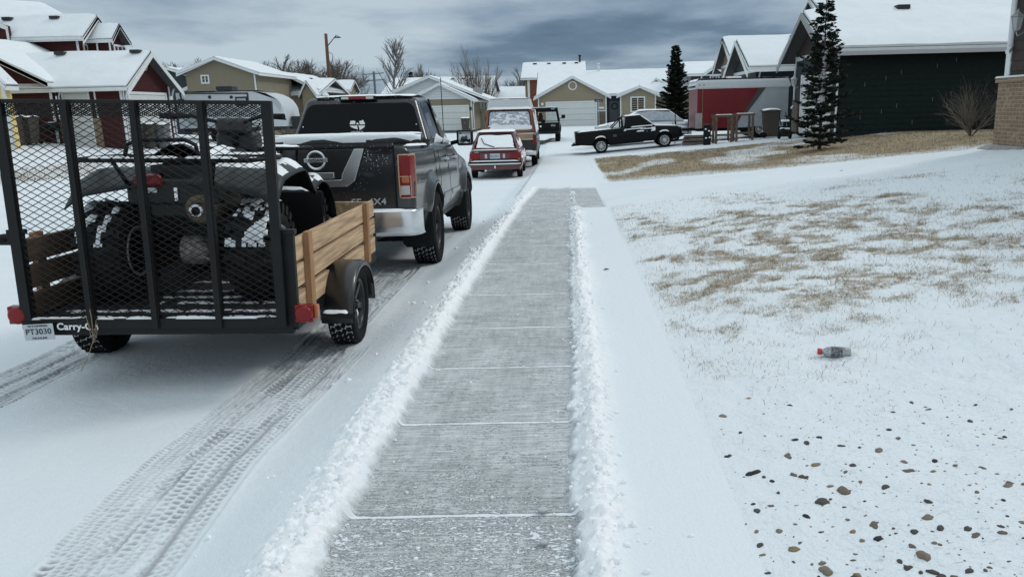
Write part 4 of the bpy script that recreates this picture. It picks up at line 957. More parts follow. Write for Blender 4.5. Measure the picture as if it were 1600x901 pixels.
class Body:
    """car body shell on a fine side grid with round wheel openings"""
    def __init__(s, L, hw, zb, top, arches, flare=.04, er=.16, fr=.3, tum=.07, crown=.03, tuck=.06, rear_rake=0, front_rake=0):
        s.L, s.hw, s.zb, s.top, s.arches, s.flare, s.er, s.fr, s.tum, s.crown, s.tuck = L, hw, zb, top, arches, flare, er, fr, tum, crown, tuck
        s.rr, s.fk = rear_rake, front_rake
    def T(s, y): return float(np.interp(y, [p[0] for p in s.top], [p[1] for p in s.top]))
    def B(s, y): return s.zb if not isinstance(s.zb, list) else float(np.interp(y, [p[0] for p in s.zb], [p[1] for p in s.zb]))
    def x(s, y, z, fl=True):
        zt = s.T(y); zb = s.B(y); t = min(1, max(0, (z - zb) / (zt - zb)))
        w = s.hw - s.tuck * max(0, (.3 - t) / .3) ** 1.6 - s.tum * max(0, (t - .45) / .55) ** 2 - .03 * max(0, (t - .93) / .07) ** 2
        w -= .012 * math.exp(-((t - .66) / .05) ** 2)
        for d, r in ((y, s.er), (s.L - y, s.fr)):
            if d < r: w -= r * .7 * (1 - math.sqrt(max(0, 1 - ((r - max(d, 0)) / r) ** 2)))
        if fl:
            for yc, zc, R in s.arches:
                r = math.hypot(y - yc, z - zc)
                if z > zc - R * .9: w += s.flare * float(sst(R + .13, R + .03, r))
        return w
    def yy(s, y, z):
        k = 0
        if s.rr and y < .8: k = s.rr * max(0, z - s.B(0)) * (1 - y / .8)
        if s.fk and y > s.L - .8: k = -s.fk * max(0, z - s.B(s.L)) * (1 - (s.L - y) / .8)
        return y + k
    def build(s, parent, paint, name='body', step=.035, nz=26, inner=.30):
        n = int(s.L / step); ys = np.linspace(0, s.L, n + 1); mb = MB()
        for sg in (-1, 1):
            V = []; inside = np.zeros((n + 1, nz + 1), bool)
            for i, y in enumerate(ys):
                zb, zt = s.B(y), s.T(y)
                for j in range(nz + 1):
                    z = zb + (zt - zb) * j / nz; y2 = y
                    for yc, zc, R in s.arches:
                        r = math.hypot(y - yc, z - zc)
                        if r < R:
                            if r > R - .045 and r > 1e-6: y2 = yc + (y - yc) * R / r; z = zc + (z - zc) * R / r
                            else: inside[i, j] = True
                    V.append((sg * s.x(y2, z), s.yy(y2, z), z))
            Fc = [(i * (nz + 1) + j, (i + 1) * (nz + 1) + j, (i + 1) * (nz + 1) + j + 1, i * (nz + 1) + j + 1) for i in range(n) for j in range(nz)
                  if not (inside[i, j] or inside[i + 1, j] or inside[i + 1, j + 1] or inside[i, j + 1])]
            mb.add(V, Fc, 0, True)
            for yc, zc, R in s.arches:   # lip and well
                lip = MB(); m = 36; VV = []
                for k in range(m + 1):
                    a = math.pi * (-.10 + 1.20 * k / m)
                    y, z = yc + R * math.cos(a), zc + R * math.sin(a); z = max(z, s.B(yc) - .02)
                    xx = s.x(y, z)
                    for dx in (0, .025, inner): VV.append((sg * (xx - dx), s.yy(y, z), z))
                mb.add(VV, [(k * 3 + q, (k + 1) * 3 + q, (k + 1) * 3 + q + 1, k * 3 + q + 1) for k in range(m) for q in (0,)], 0, True)
                mb.add(VV, [(k * 3 + q, (k + 1) * 3 + q, (k + 1) * 3 + q + 1, k * 3 + q + 1) for k in range(m) for q in (1,)], 1, True)
                c = [(sg * (s.x(yc, zc + R) - inner), yc + R * math.cos(math.pi * (-.1 + 1.2 * k / m)), max(s.B(yc) - .02, zc + R * math.sin(math.pi * (-.1 + 1.2 * k / m)))) for k in range(m + 1)]
                mb.add(c, [tuple(range(m + 1))], 1)
        # top
        def topf(u, v):
            y = u * s.L; zt = s.T(y); w = s.x(y, zt, False); x = (v * 2 - 1) * w
            return (x, s.yy(y, zt), zt + s.crown * (1 - (v * 2 - 1) ** 2))
        mb.grid(topf, n, 10)
        for y in (0, s.L):
            def cap(u, v, y=y):
                zb, zt = s.B(y), s.T(y); z = zb + (zt - zb) * u; w = s.x(y, z); x = (v * 2 - 1) * w
                return (x, s.yy(y, z) + (-1 if y == 0 else 1) * .03 * (1 - (v * 2 - 1) ** 4), z + (s.crown * (1 - (v * 2 - 1) ** 2) if u == 1 else 0))
            mb.grid(cap, nz, 10)
        mb.grid(lambda u, v: ((v * 2 - 1) * (s.hw - s.tuck - .02), u * s.L, s.B(u * s.L) + .01), 24, 2, 1)
        return mb.build(name, [paint, ARCH], parent)
    def strip(s, mb, pts, w=.008, off=.002, sides=(1, -1), mi=0):
        """thin line following the side surface through (y,z) points"""
        for sg in sides:
            P = []
            for (y1, z1), (y2, z2) in zip(pts[:-1], pts[1:]):
                k = max(1, int(math.hypot(y2 - y1, z2 - z1) / .06))
                for i in range(k): P.append((y1 + (y2 - y1) * i / k, z1 + (z2 - z1) * i / k))
            P.append(pts[-1]); V = []
            for i, (y, z) in enumerate(P):
                a = P[min(i + 1, len(P) - 1)]; b = P[max(i - 1, 0)]; dy, dz = a[0] - b[0], a[1] - b[1]; l = math.hypot(dy, dz) or 1; ny, nz_ = -dz / l * w / 2, dy / l * w / 2
                for q in (-1, 1): V.append((sg * (s.x(y + q * ny, z + q * nz_) + off), s.yy(y + q * ny, z), z + q * nz_))
                for q in (1, -1): V.append((sg * (s.x(y + q * ny, z + q * nz_) - .01), s.yy(y + q * ny, z), z + q * nz_))
            mb.add(V, [(i * 4 + a, (i + 1) * 4 + a, (i + 1) * 4 + (a + 1) % 4, i * 4 + (a + 1) % 4) for i in range(len(P) - 1) for a in range(4)], mi)
        return mb
    def patch(s, mb, y1, y2, z1, z2, off=.004, mi=0, sides=(1, -1), ny=8, nz=8, sm=True, outline=None):
        for sg in sides:
            def f(u, v):
                y = y1 + (y2 - y1) * u; z = z1 + (z2 - z1) * v
                if outline: y, z = outline(u, v)
                return (sg * (s.x(y, z) + off), s.yy(y, z), z)
            mb.grid(f, ny, nz, mi, sm)
            # edge back to the body
            mb.grid(lambda u, v: tuple(np.array(f(u, 0)) - np.array((sg * v * .012, 0, 0))), ny, 1, mi); mb.grid(lambda u, v: tuple(np.array(f(u, 1)) - np.array((sg * v * .012, 0, 0))), ny, 1, mi)
        return mb

def hull(parent, name, lo, hi, m, bev=.05, z_lo=None, z_hi=None, seg=4):
    """greenhouse: polygon of floor points lo and roof points hi (right side, rear to front); mirrored"""
    n = len(lo); V = [(x, y, z) for x, y, z in lo] + [(-x, y, z) for x, y, z in lo] + [(x, y, z) for x, y, z in hi] + [(-x, y, z) for x, y, z in hi]
    R, Lf, RH, LH = 0, n, 2 * n, 3 * n
    Fc = []
    for i in range(n - 1):
        Fc += [(R + i, R + i + 1, RH + i + 1, RH + i), (Lf + i + 1, Lf + i, LH + i, LH + i + 1), (RH + i, RH + i + 1, LH + i + 1, LH + i), (R + i + 1, R + i, Lf + i, Lf + i + 1)]
    Fc += [(Lf, R, RH, LH), (R + n - 1, Lf + n - 1, LH + n - 1, RH + n - 1)]
    mb = MB(); mb.add(V, Fc); return mb.build(name, m, parent, bevel=bev, seg=seg)

def pane_quad(mb, pts, off, th=.01, mi=0, r=.06, n=5):
    """rounded flat pane on four (or more) coplanar-ish points, pushed out by off"""
    P = [Vector(p) for p in pts]; N = (P[1] - P[0]).cross(P[2] - P[0]).normalized(); out = []
    k = len(P)
    for i in range(k):
        a, b, c = P[i - 1], P[i], P[(i + 1) % k]; r_ = min(r, (a - b).length * .45, (c - b).length * .45)
        p, q = b + (a - b).normalized() * r_, b + (c - b).normalized() * r_
        for j in range(n + 1):
            t = j / n; out.append((p * (1 - t) ** 2 + b * 2 * t * (1 - t) + q * t * t) + N * off)
    mb.prism(out, -N * th, mi); return mb

def lerp3(a, b, t): return tuple(a[i] + (b[i] - a[i]) * t for i in range(3))
def side_pane(mb, lo0, lo1, hi0, hi1, u0, u1, v0, v1, u0t=None, u1t=None, off=.004, sides=(1, -1), r=.05):
    """pane inside the side face spanned by lo0->lo1 (bottom, rear to front), hi0->hi1 (top)"""
    u0t = u0 if u0t is None else u0t; u1t = u1 if u1t is None else u1t
    f = lambda u, v: lerp3(lerp3(lo0, lo1, u), lerp3(hi0, hi1, u), v)
    for sg in sides:
        pts = [f(u0, v0), f(u1, v0), f(u1t, v1), f(u0t, v1)]
        if sg > 0: pane_quad(mb, pts, off, r=r)
        else: pane_quad(mb, [(-p[0], p[1], p[2]) for p in pts][::-1], off, r=r)

def wheel(parent, c, R, w, side, rim=.6, kind='five', tread_snow=False, rim_m=None, lugs=True, snowy=0, detail=1):
    """tyre, rim and tread as a child group of the vehicle: mesh tyre > rim"""
    x, y, z = c; mb = MB(); r = R * rim; h = w / 2
    n = 48 if detail else 28
    prof = [(r, -h * .75), (r * 1.04, -h * .95), (R * .86, -h), (R * .955, -h * .93), (R * .975, -h * .78), (R * .97, 0), (R * .975, h * .78), (R * .955, h * .93), (R * .86, h), (r * 1.04, h * .95), (r, h * .75)]
    mb.lathe(prof[:5], (0, 0, 0), 'x', n, 0); mb.lathe(prof[4:7], (0, 0, 0), 'x', n, 1 if tread_snow else 0); mb.lathe(prof[6:], (0, 0, 0), 'x', n, 0)
    if lugs:
        rows = 5 if R > .34 else 4; m = 40 if R > .34 else 34
        for k in range(rows):
            xc = -h * .8 + 1.6 * h * (k + .5) / rows
            for j in range(m):
                a = 2 * math.pi * (j + .5 * (k % 2) + .15 * k) / m
                Rm = Matrix.Rotation(a, 3, 'X'); tw = Matrix.Rotation((.35 if k % 2 else -.35), 3, 'Z')
                mb.box(Rm @ Vector((xc, 0, R * .985)), (1.6 * h / rows * .82, 2 * math.pi * R / m * .66, R * .045), 0, Rm @ tw)
    T = MB(); T.M = Matrix.Translation(c)
    T.add(mb.v, mb.f); T.m = mb.m; T.s = mb.s
    t = T.build('wheel', [RUB, mat('tread_snow', (.5, .53, .55), rough=.9, noise=.4, nscale=60)], parent, fix=False)
    rm = MB(); rm.M = Matrix.Translation(c) @ (Matrix.Identity(4) if side > 0 else Matrix.Rotation(math.pi, 4, 'Z'))
    o = h * .55
    rm.lathe([(r * 1.03, h * .82), (r * .97, h * .88), (r * .9, h * .7), (r * .86, -h * .3), (r * .9, -h * .8)], (0, 0, 0), 'x', n, 0)
    rm.lathe([(0, -h * .2), (r * .88, -h * .2)], (0, 0, 0), 'x', n, 1)
    rm.lathe([(0, o + .02), (r * .16, o + .02), (r * .2, o), (r * .24, o - .03), (r * .24, -h * .2)], (0, 0, 0), 'x', 16, 0)
    ns = {'five': 5, 'six': 6, 'twelve': 12, 'steel': 8, 'solid': 0}[kind]
    for k in range(ns):
        a = 2 * math.pi * (k + .5) / ns; Rm = Matrix.Rotation(a, 3, 'X')
        wd = r * (.24 if ns <= 6 else .12)
        rm.bar(Rm @ Vector((o - .02, 0, r * .15)), Rm @ Vector((h * .55, 0, r * .9)), wd, .03, 0, upv=(1, 0, 0))
    if kind in ('solid', 'steel'): rm.lathe([(r * .2, o - .01), (r * .55, o * .9), (r * .8, o * .3), (r * .9, o * .5)], (0, 0, 0), 'x', n, 0)
    if snowy: rm.lathe([(r * .25, o - .005), (r * .84, h * .45)], (0, 0, 0), 'x', 20, 2, a0=rad(-150 - snowy * 20), a1=rad(-40))
    rm.build('rim', [rim_m or mat('rim_gray', (.3, .31, .32), rough=.35, metal=.7), ARCH, SNOW], t, fix=False)
    return t

def plate(parent, c, txt, w=.31, h=.155, col=(.55, .6, .66), M=None, small=None, tc=(.03, .04, .12)):
    M = M or (Matrix.Translation(c) @ REARTXT)
    mb = MB(); mb.M = M; mb.box((0, 0, -.004), (w, h, .006)); p = mb.build('license_plate', mat('plate_face_%d' % int(col[0] * 99), col, rough=.35), parent, bevel=.003)
    text(p, 'plate_number', txt, h * .5, M @ Matrix.Translation((0, -.006 if not small else .002, .001)), mat('plate_ink_%d' % int(tc[2] * 99), tc), .0012, .95)
    return p

# ================= charcoal pickup truck
def truck():
    X0, Y0 = -2.36, 7.25; YW = (8.45, 11.6)
    zr_ = (float(zr(YW[0])) + float(zr(YW[1]))) / 2; ang = math.atan2(float(zr(YW[1]) - zr(YW[0])), YW[1] - YW[0])
    t = thing('pickup_truck', 'charcoal four door pickup truck parked at the kerb, hitched to the utility trailer', 'pickup truck', (X0, Y0, 0), 0)
    t.rotation_euler = (ang, 0, rad(1.4)); t.location.z = float(zr(YW[0])) - math.sin(ang) * 1.18 - .015
    yr_, yf, R = 1.18, 4.38, .40
    top = [(0, 1.30), (1.55, 1.31), (1.6, 1.33), (3.5, 1.30), (3.95, 1.20), (4.9, 1.08), (5.2, .95)]
    B = Body(5.25, .885, [(0, .52), (.8, .46), (1.6, .42), (3.8, .42), (4.8, .42), (5.25, .5)], top, [(yr_, R, .49), (yf, R, .49)], flare=.055, er=.07, fr=.45, tum=.05, tuck=.09, crown=.02)
    b = B.build(t, PAINT_G, inner=.32)
    # tailgate and its seams
    mb = MB()
    def tg(u, v): 
        x = (v * 2 - 1) * .70; z = .60 + .71 * u; return (x, -.045 - .012 * math.sin(math.pi * min(1, u * 1.1)) - (.012 if u > .93 else 0), z)
    mb.grid(tg, 14, 8); 
    for a, c in (((-.70, .6), (.70, .6)), ((-.70, 1.31), (.70, 1.31))): mb.add([(a[0], -.05, a[1]), (c[0], -.05, c[1]), (c[0], 0, c[1]), (a[0], 0, a[1])], [(0, 1, 2, 3)])
    mb.box((0, -.03, 1.315), (1.42, .06, .035))
    tgt = mb.build('tailgate', PAINT_GT, b)
    mb = MB()
    for x in (-.715, .715): mb.box((x, -.034, .93), (.014, .02, .76))
    mb.box((0, -.034, .588), (1.42, .02, .014)); mb.build('tailgate_seam', ARCH, b)
    # chrome V garnish, dark centre, handle and badge
    zt = 1.285; o = -.062
    mb = MB(); dk = mat('garnish_black', (.012, .012, .013), rough=.35, coat=.5)
    def pr(pts, y, d, mi): mb.prism([(x, y, z) for x, z in pts], (0, -d, 0), mi)
    pr([(-.37, zt), (.37, zt), (.24, .985), (-.24, .985)], o, .010, 1)
    for s in (-1, 1): pr([(s * .45, zt), (s * .36, zt), (s * .235, 1.06), (s * .22, .985), (s * .27, .945), (s * .345, .99)][::s], o - .004, .02, 0)
    pr([(-.27, .945), (.27, .945), (.235, 1.005), (-.235, 1.005)], o - .004, .02, 0)
    pr([(-.23, 1.02), (.16, 1.02), (.16, 1.075), (-.23, 1.075)], o - .012, .02, 0)
    pr([(-.24, .905), (.24, .905), (.32, .95), (-.32, .95)], o, .012, 1)
    g = mb.build('tailgate_garnish', [CHR, dk], tgt, bevel=.004)
    mb = MB(); mb.lathe([(.070, -.006), (.080, -.014), (.090, -.006), (.090, .0), (.070, .0)], (0, o - .012, 1.19), 'y', 32)
    mb.box((0, o - .024, 1.19), (.215, .012, .038)); bd = mb.build('badge', CHR, g, bevel=.003)
    text(bd, 'badge_lettering', 'NISSAN', .040, Matrix.Translation((0, o - .031, 1.19)) @ REARTXT, mat('letter_black', (.02, .02, .02)), .001, .95, bold=.001)
    text(tgt, 'trim_lettering', 'SE  4X4', .085, Matrix.Translation((.46, -.066, .79)) @ REARTXT, mat('letter_silver', (.42, .43, .44), rough=.4), .003, 1.15, bold=.0015)
    # rear lamps wrapping the corner
    for s in (1, -1):
        mb = MB()
        def lf(u, v, s=s):
            z = .82 + .40 * u; k = v
            xa = .75; L_ = .2; q = k * L_
            if q < .11: return (s * (xa + q), -.058 - .014 * math.sin(math.pi * u) + .02 * (q / .11) ** 3, z)
            e = (q - .11) / (.2 - .11)
            return (s * (xa + .11 + .025 * math.sin(e * 1.57)), -.038 + .17 * e, z)
        mb.grid(lf, 14, 12)
        for u in (0, 1): mb.add([lf(u, v / 12) for v in range(13)] + [(s * .74, .1, .82 + .40 * u)], [tuple(range(14))])
        for f_i, f in enumerate(mb.f[:168]):
            u = f_i // 12; v = f_i % 12
            if 1 <= u <= 3 and 1 <= v <= 5: mb.m[f_i] = 1
            if 5 <= u <= 6 and 2 <= v <= 5: mb.m[f_i] = 2
        l = mb.build('tail_lamp', [REDL, mat('lens_clear', (.45, .46, .46), rough=.15, coat=1), AMB], b)
        mb = MB(); P = [lf(u / 14, .04) for u in range(15)] + [lf(1, v / 12) for v in range(1, 12)] ; mb.tube(P, .007, 5)
        P = [lf(u / 14, .55) for u in range(0, 8)] + [lf(.5, v) for v in (.4, .2, .05)]; mb.tube(P, .006, 5); mb.tube([lf(0, v / 12) for v in range(1, 11)], .006, 5); mb.tube([lf(u / 14, .93) for u in range(15)], .006, 5)
        mb.build('lamp_outline', mat('lamp_gold', (.55, .33, .22), rough=.3), l)
    # chrome bumper
    mb = MB()
    def bf(u, v):
        a = (v * 2 - 1); x = .97 * math.copysign(min(1, abs(a) * 1.08) , a); e = max(0, abs(a) - .86) / .14
        y = -.20 - .02 * (1 - a * a) + .26 * e ** 1.6; x = math.copysign(min(abs(a) / .86, 1) * .86 + .085 * math.sin(e * 1.57), a)
        prof = [(.06, .705), (.0, .715), (-.005, .66), (.0, .56), (.02, .50), (.08, .47)]
        k = u * 5; i = min(4, int(k)); t_ = k - i; py = prof[i][0] * (1 - t_) + prof[i + 1][0] * t_; pz = prof[i][1] * (1 - t_) + prof[i + 1][1] * t_
        return (x, y + py, pz)
    mb.grid(bf, 20, 36); mb.grid(lambda u, v: (bf(0, v)[0], bf(0, v)[1] + u * .12, .706), 2, 36)
    mb.box((0, -.10, .60), (1.5, .16, .14), 1)
    bp = mb.build('rear_bumper', [CHR, PLAST], t)
    snow_patch('bumper_snow', bp, lambda u, v: ((u * 2 - 1) * .9, -.19 + v * .14, .712), 40, 5, .018, seed=4)
    mb = MB(); mb.box((0, -.08, .43), (.08, .22, .08)); mb.box((0, -.2, .41), (.3, .03, .07)); mb.tube([(.45, -.05, .44), (.45, .5, .42)], .035, 8); mb.box((.3, 0, .44), (.05, .1, .1)); mb.box((-.3, 0, .44), (.05, .1, .1)); mb.build('hitch', BLK, t)
    # cab
    lo = [(.80, 1.60, 1.30), (.81, 2.6, 1.31), (.79, 3.72, 1.26)]; hi = [(.63, 1.86, 1.86), (.65, 2.55, 1.89), (.62, 3.05, 1.84)]
    cab = hull(t, 'cab', lo, hi, PAINT_G, .07)
    # rear window and its side strip
    mb = MB(); f = lambda x, v: (x * (1 - v) + x * .795 * v, 1.60 + .26 * v, 1.30 + .56 * v)
    pane_quad(mb, [f(-.745, .10), f(.745, .10), f(.735, .87), f(-.735, .87)], .004, r=.10, n=8); rw = mb.build('rear_window', GLASS, cab)
    for s in (-1, 1):
        mb = MB(); mb.box(f(s * .71, .42), (.012, .012, .016)); mb.build('window_clip', CHR, rw)
    # decal on the rear window: white winged W with lettering
    Nn = Vector((0, -.56, .26)).normalized()
    MW = Matrix.Translation(Vector(f(-.03, .40)) + Nn * .0065) @ Matrix.Rotation(rad(90) - math.atan2(.26, .56), 4, 'X')
    wm = mat('decal_white', (.8, .8, .8), rough=.5); mb = MB(); mb.M = MW
    for pts in ([(-.088, .030), (-.080, .072), (-.045, .075), (-.022, .066), (-.024, .048), (-.028, .030)], [(.090, .026), (.078, .055), (.062, .082), (.040, .070), (.018, .068), (.024, .050), (.028, .026)], [(-.016, .026), (.016, .026), (.010, .044), (-.004, .050)],
                [(-.086, .012), (-.002, .012), (.002, -.012), (.010, -.036), (-.030, -.024), (-.066, -.008)], [(.012, .012), (.090, .010), (.078, -.014), (.050, -.034), (.030, -.048), (.024, -.020)]):
        mb.prism([(x, y, 0) for x, y in pts], (0, 0, .001))
    dc = mb.build('window_decal', wm, rw); text(dc, 'decal_lettering', 'WU-TANG', .021, MW @ Matrix.Translation((0, .019, .0005)), mat('decal_gray', (.12, .12, .12)), .0005, 1.6)
    text(dc, 'decal_lettering', 'Jenkins Music Co', .018, MW @ Matrix.Translation((0, -.064, .0005)), wm, .0005, 1.05, bold=.0006)
    # side windows with snow along the sill
    for sd in ((1,), (-1,)):
        mb = MB(); side_pane(mb, lo[0], lo[1], hi[0], hi[1], .30, .98, .10, .86, .22, .98, r=.06, sides=sd); mb.build('side_window', GLASS, cab)
        mb = MB(); side_pane(mb, lo[1], lo[2], hi[1], hi[2], .05, .86, .10, .84, .06, .86, r=.06, sides=sd); mb.build('side_window', GLASS, cab)
    mb = MB()
    for s in (1, -1): mb.prism([(s * .8, 2.57, 1.31), (s * .8, 2.66, 1.31), (s * .665, 2.59, 1.86), (s * .665, 2.52, 1.86)], (s * .016, 0, .0))
    mb.build('window_pillar', ARCH, cab)
    snow_patch('sill_snow', cab, lambda u, v: (.80 + .03 * v, 2.0 + u * .56, 1.325 + .11 * v * (1 - u * .6)), 16, 4, .022, nrm=(1, 0, .4), seed=2)
    snow_patch('sill_snow', cab, lambda u, v: (.80 + .03 * v, 2.72 + u * .5, 1.325 + .09 * v * (1 - u)), 16, 4, .02, nrm=(1, 0, .4), seed=9)
    mb = MB(); f2 = lambda x, v: (x * (1 - v) + x * .78 * v, 3.72 - .67 * v, 1.26 + .58 * v); pane_quad(mb, [f2(.74, .1), f2(-.74, .1), f2(-.74, .92), f2(.74, .92)], .004, r=.08); mb.build('windshield', GLASS, cab)
    # roof snow, high brake lamp
    snow_patch('roof_snow', cab, lambda u, v: ((u * 2 - 1) * .60, 1.86 + v * 1.15, 1.868 + .03 * math.sin(v * 3.1) + .008 * (1 - (2 * u - 1) ** 2)), 46, 22, .016, seed=12, rag=.25)
    mb = MB(); mb.box((-.03, 1.835, 1.85), (.42, .06, .048)); mb.box((-.03, 1.8, 1.85), (.20, .02, .034), 1); 
    for s in (-.17, .11): mb.box((s, 1.803, 1.85), (.09, .012, .028), 2)
    mb.build('high_brake_lamp', [PLAST, REDL, mat('lens_white', (.6, .6, .58), rough=.2)], cab, bevel=.006)
    # bed cover rolled up behind the cab, snow on it
    mb = MB(); pts = [(-.82 + 1.64 * k / 14, 1.12 + .01 * math.sin(k), 1.345 + .006 * math.sin(k * 1.7)) for k in range(15)]; mb.tube(pts, .085, 14); 
    for s in (-1, 1): mb.box((s * .84, 1.12, 1.33), (.07, .10, .07)); mb.tube([(s * .88, 1.05, 1.35), (s * .88, 1.3, 1.36)], .012, 6)
    mb.box((0, .62, 1.30), (1.60, 1.1, .03))
    ro = mb.build('rolled_bed_cover', mat('vinyl_black', (.012, .012, .013), rough=.5, bump=.01, bscale=12), t)
    snow_patch('cover_snow', ro, lambda u, v: (-.80 + 1.6 * u, 1.12 - .082 * math.cos(v * 2.6), 1.35 + .082 * math.sin(v * 2.6) ), 60, 10, .022, seed=21, rag=.3, nrm=(0, -.4, 1))
    snow_patch('rail_snow', b, lambda u, v: (.79 + .07 * v, .05 + u * 1.45, 1.305), 30, 4, .02, seed=22); snow_patch('rail_snow', b, lambda u, v: (-.79 - .07 * v, .05 + u * 1.45, 1.305), 30, 4, .02, seed=23)
    snow_patch('hood_snow', b, lambda u, v: ((u * 2 - 1) * .72, 3.75 + v * 1.3, B.T(3.75 + v * 1.3) + .018 * (1 - (2 * u - 1) ** 2)), 24, 22, .02, seed=24)
    # door seams, handles, mouldings
    mb = MB()
    for sd in ((1,), (-1,)):
        mb = MB()
        for pts, w_ in (([(1.58, 1.31), (1.57, .60), (1.60, .47)], .012), ([(1.86, 1.31), (1.88, 1.0), (1.75, .62), (1.86, .50)], .01), ([(2.66, 1.31), (2.68, .48)], .012), ([(3.62, 1.30), (3.74, 1.15), (3.74, .48)], .012), ([(1.84, .485), (3.74, .485)], .01), ([(.10, 1.24), (1.56, 1.25)], .008)): B.strip(mb, pts, w_, sides=sd)
        mb.build('door_seam', ARCH, b)
        for pts in ([(1.95, .70), (2.64, .70)], [(2.72, .70), (3.66, .70)]): mb = MB(); B.strip(mb, pts, .05, .012, sides=sd); mb.build('door_moulding', PAINT_G, b)
    for s in (1, -1):
        for y in (2.40, 3.30):
            mb = MB(); x = s * (B.x(y, 1.13) + .03); mb.box((x, y, 1.13), (.028, .17, .035)); mb.box((x - s * .02, y + .07, 1.13), (.03, .03, .03)); mb.box((x - s * .02, y - .07, 1.13), (.03, .03, .03)); mb.lathe([(0, .0), (.05, .0), (.055, .004)], (s * (B.x(y, 1.13) + .002), y, 1.13), 'x', 14, 1); mb.build('door_handle', [CHR, ARCH], b, bevel=.005)
        mb = MB(); mb.box((s * 1.02, 3.38, 1.38), (.22, .13, .21)); mr = mb.build('side_mirror', PLAST, cab, bevel=.035, seg=4)
        mb = MB(); mb.box((s * 1.02, 3.312, 1.38), (.165, .006, .15)); mb.build('mirror_glass', mat('mirror', (.45, .47, .5), rough=.03, metal=1), mr, bevel=.01)
        mb = MB(); mb.bar((s * .82, 3.42, 1.31), (s * .95, 3.40, 1.34), .06, .05); mb.build('mirror_arm', PLAST, mr)
    # mud flaps and running board
    for s in (1, -1):
        for y in (yr_ - .49, yf - .50):
            mb = MB(); mb.prism([(s * .62, y - .02, .62), (s * .94, y - .02, .62), (s * .95, y - .05, .30), (s * .90, y - .06, .26), (s * .66, y - .06, .26), (s * .62, y - .05, .30)], (0, .012, 0)); mb.build('mud_flap', PLAST, t)
    mb = MB(); mb.box((0, 2.8, .36), (1.1, 3.6, .16)); mb.box((0, 2.8, .44), (1.5, 1.8, .1)); mb.tube([(-.8, yr_, R), (.8, yr_, R)], .06, 10); mb.lathe([(0, -.15), (.14, -.08), (.14, .08), (0, .15)], (0, yr_, R), 'x', 14); mb.tube([(-.8, yf, R), (.8, yf, R)], .05, 8); mb.build('chassis', ARCH, t)
    for y in (yr_, yf):
        for s in (1, -1): wheel(t, (s * .80, y, R), R, .265, s, .60, 'six', True, mat('rim_black', (.02, .02, .022), rough=.35, metal=.3))
    mb = MB(); mb.box((0, 5.24, .72), (1.3, .06, .22)); mb.build('grille', CHR, b, bevel=.02)
    for s in (1, -1):
        mb = MB(); mb.box((s * .68, 5.16, .86), (.26, .14, .17)); mb.build('headlight', mat('lens_clear', (.45, .46, .46)), b, bevel=.03)
    return t
truck()

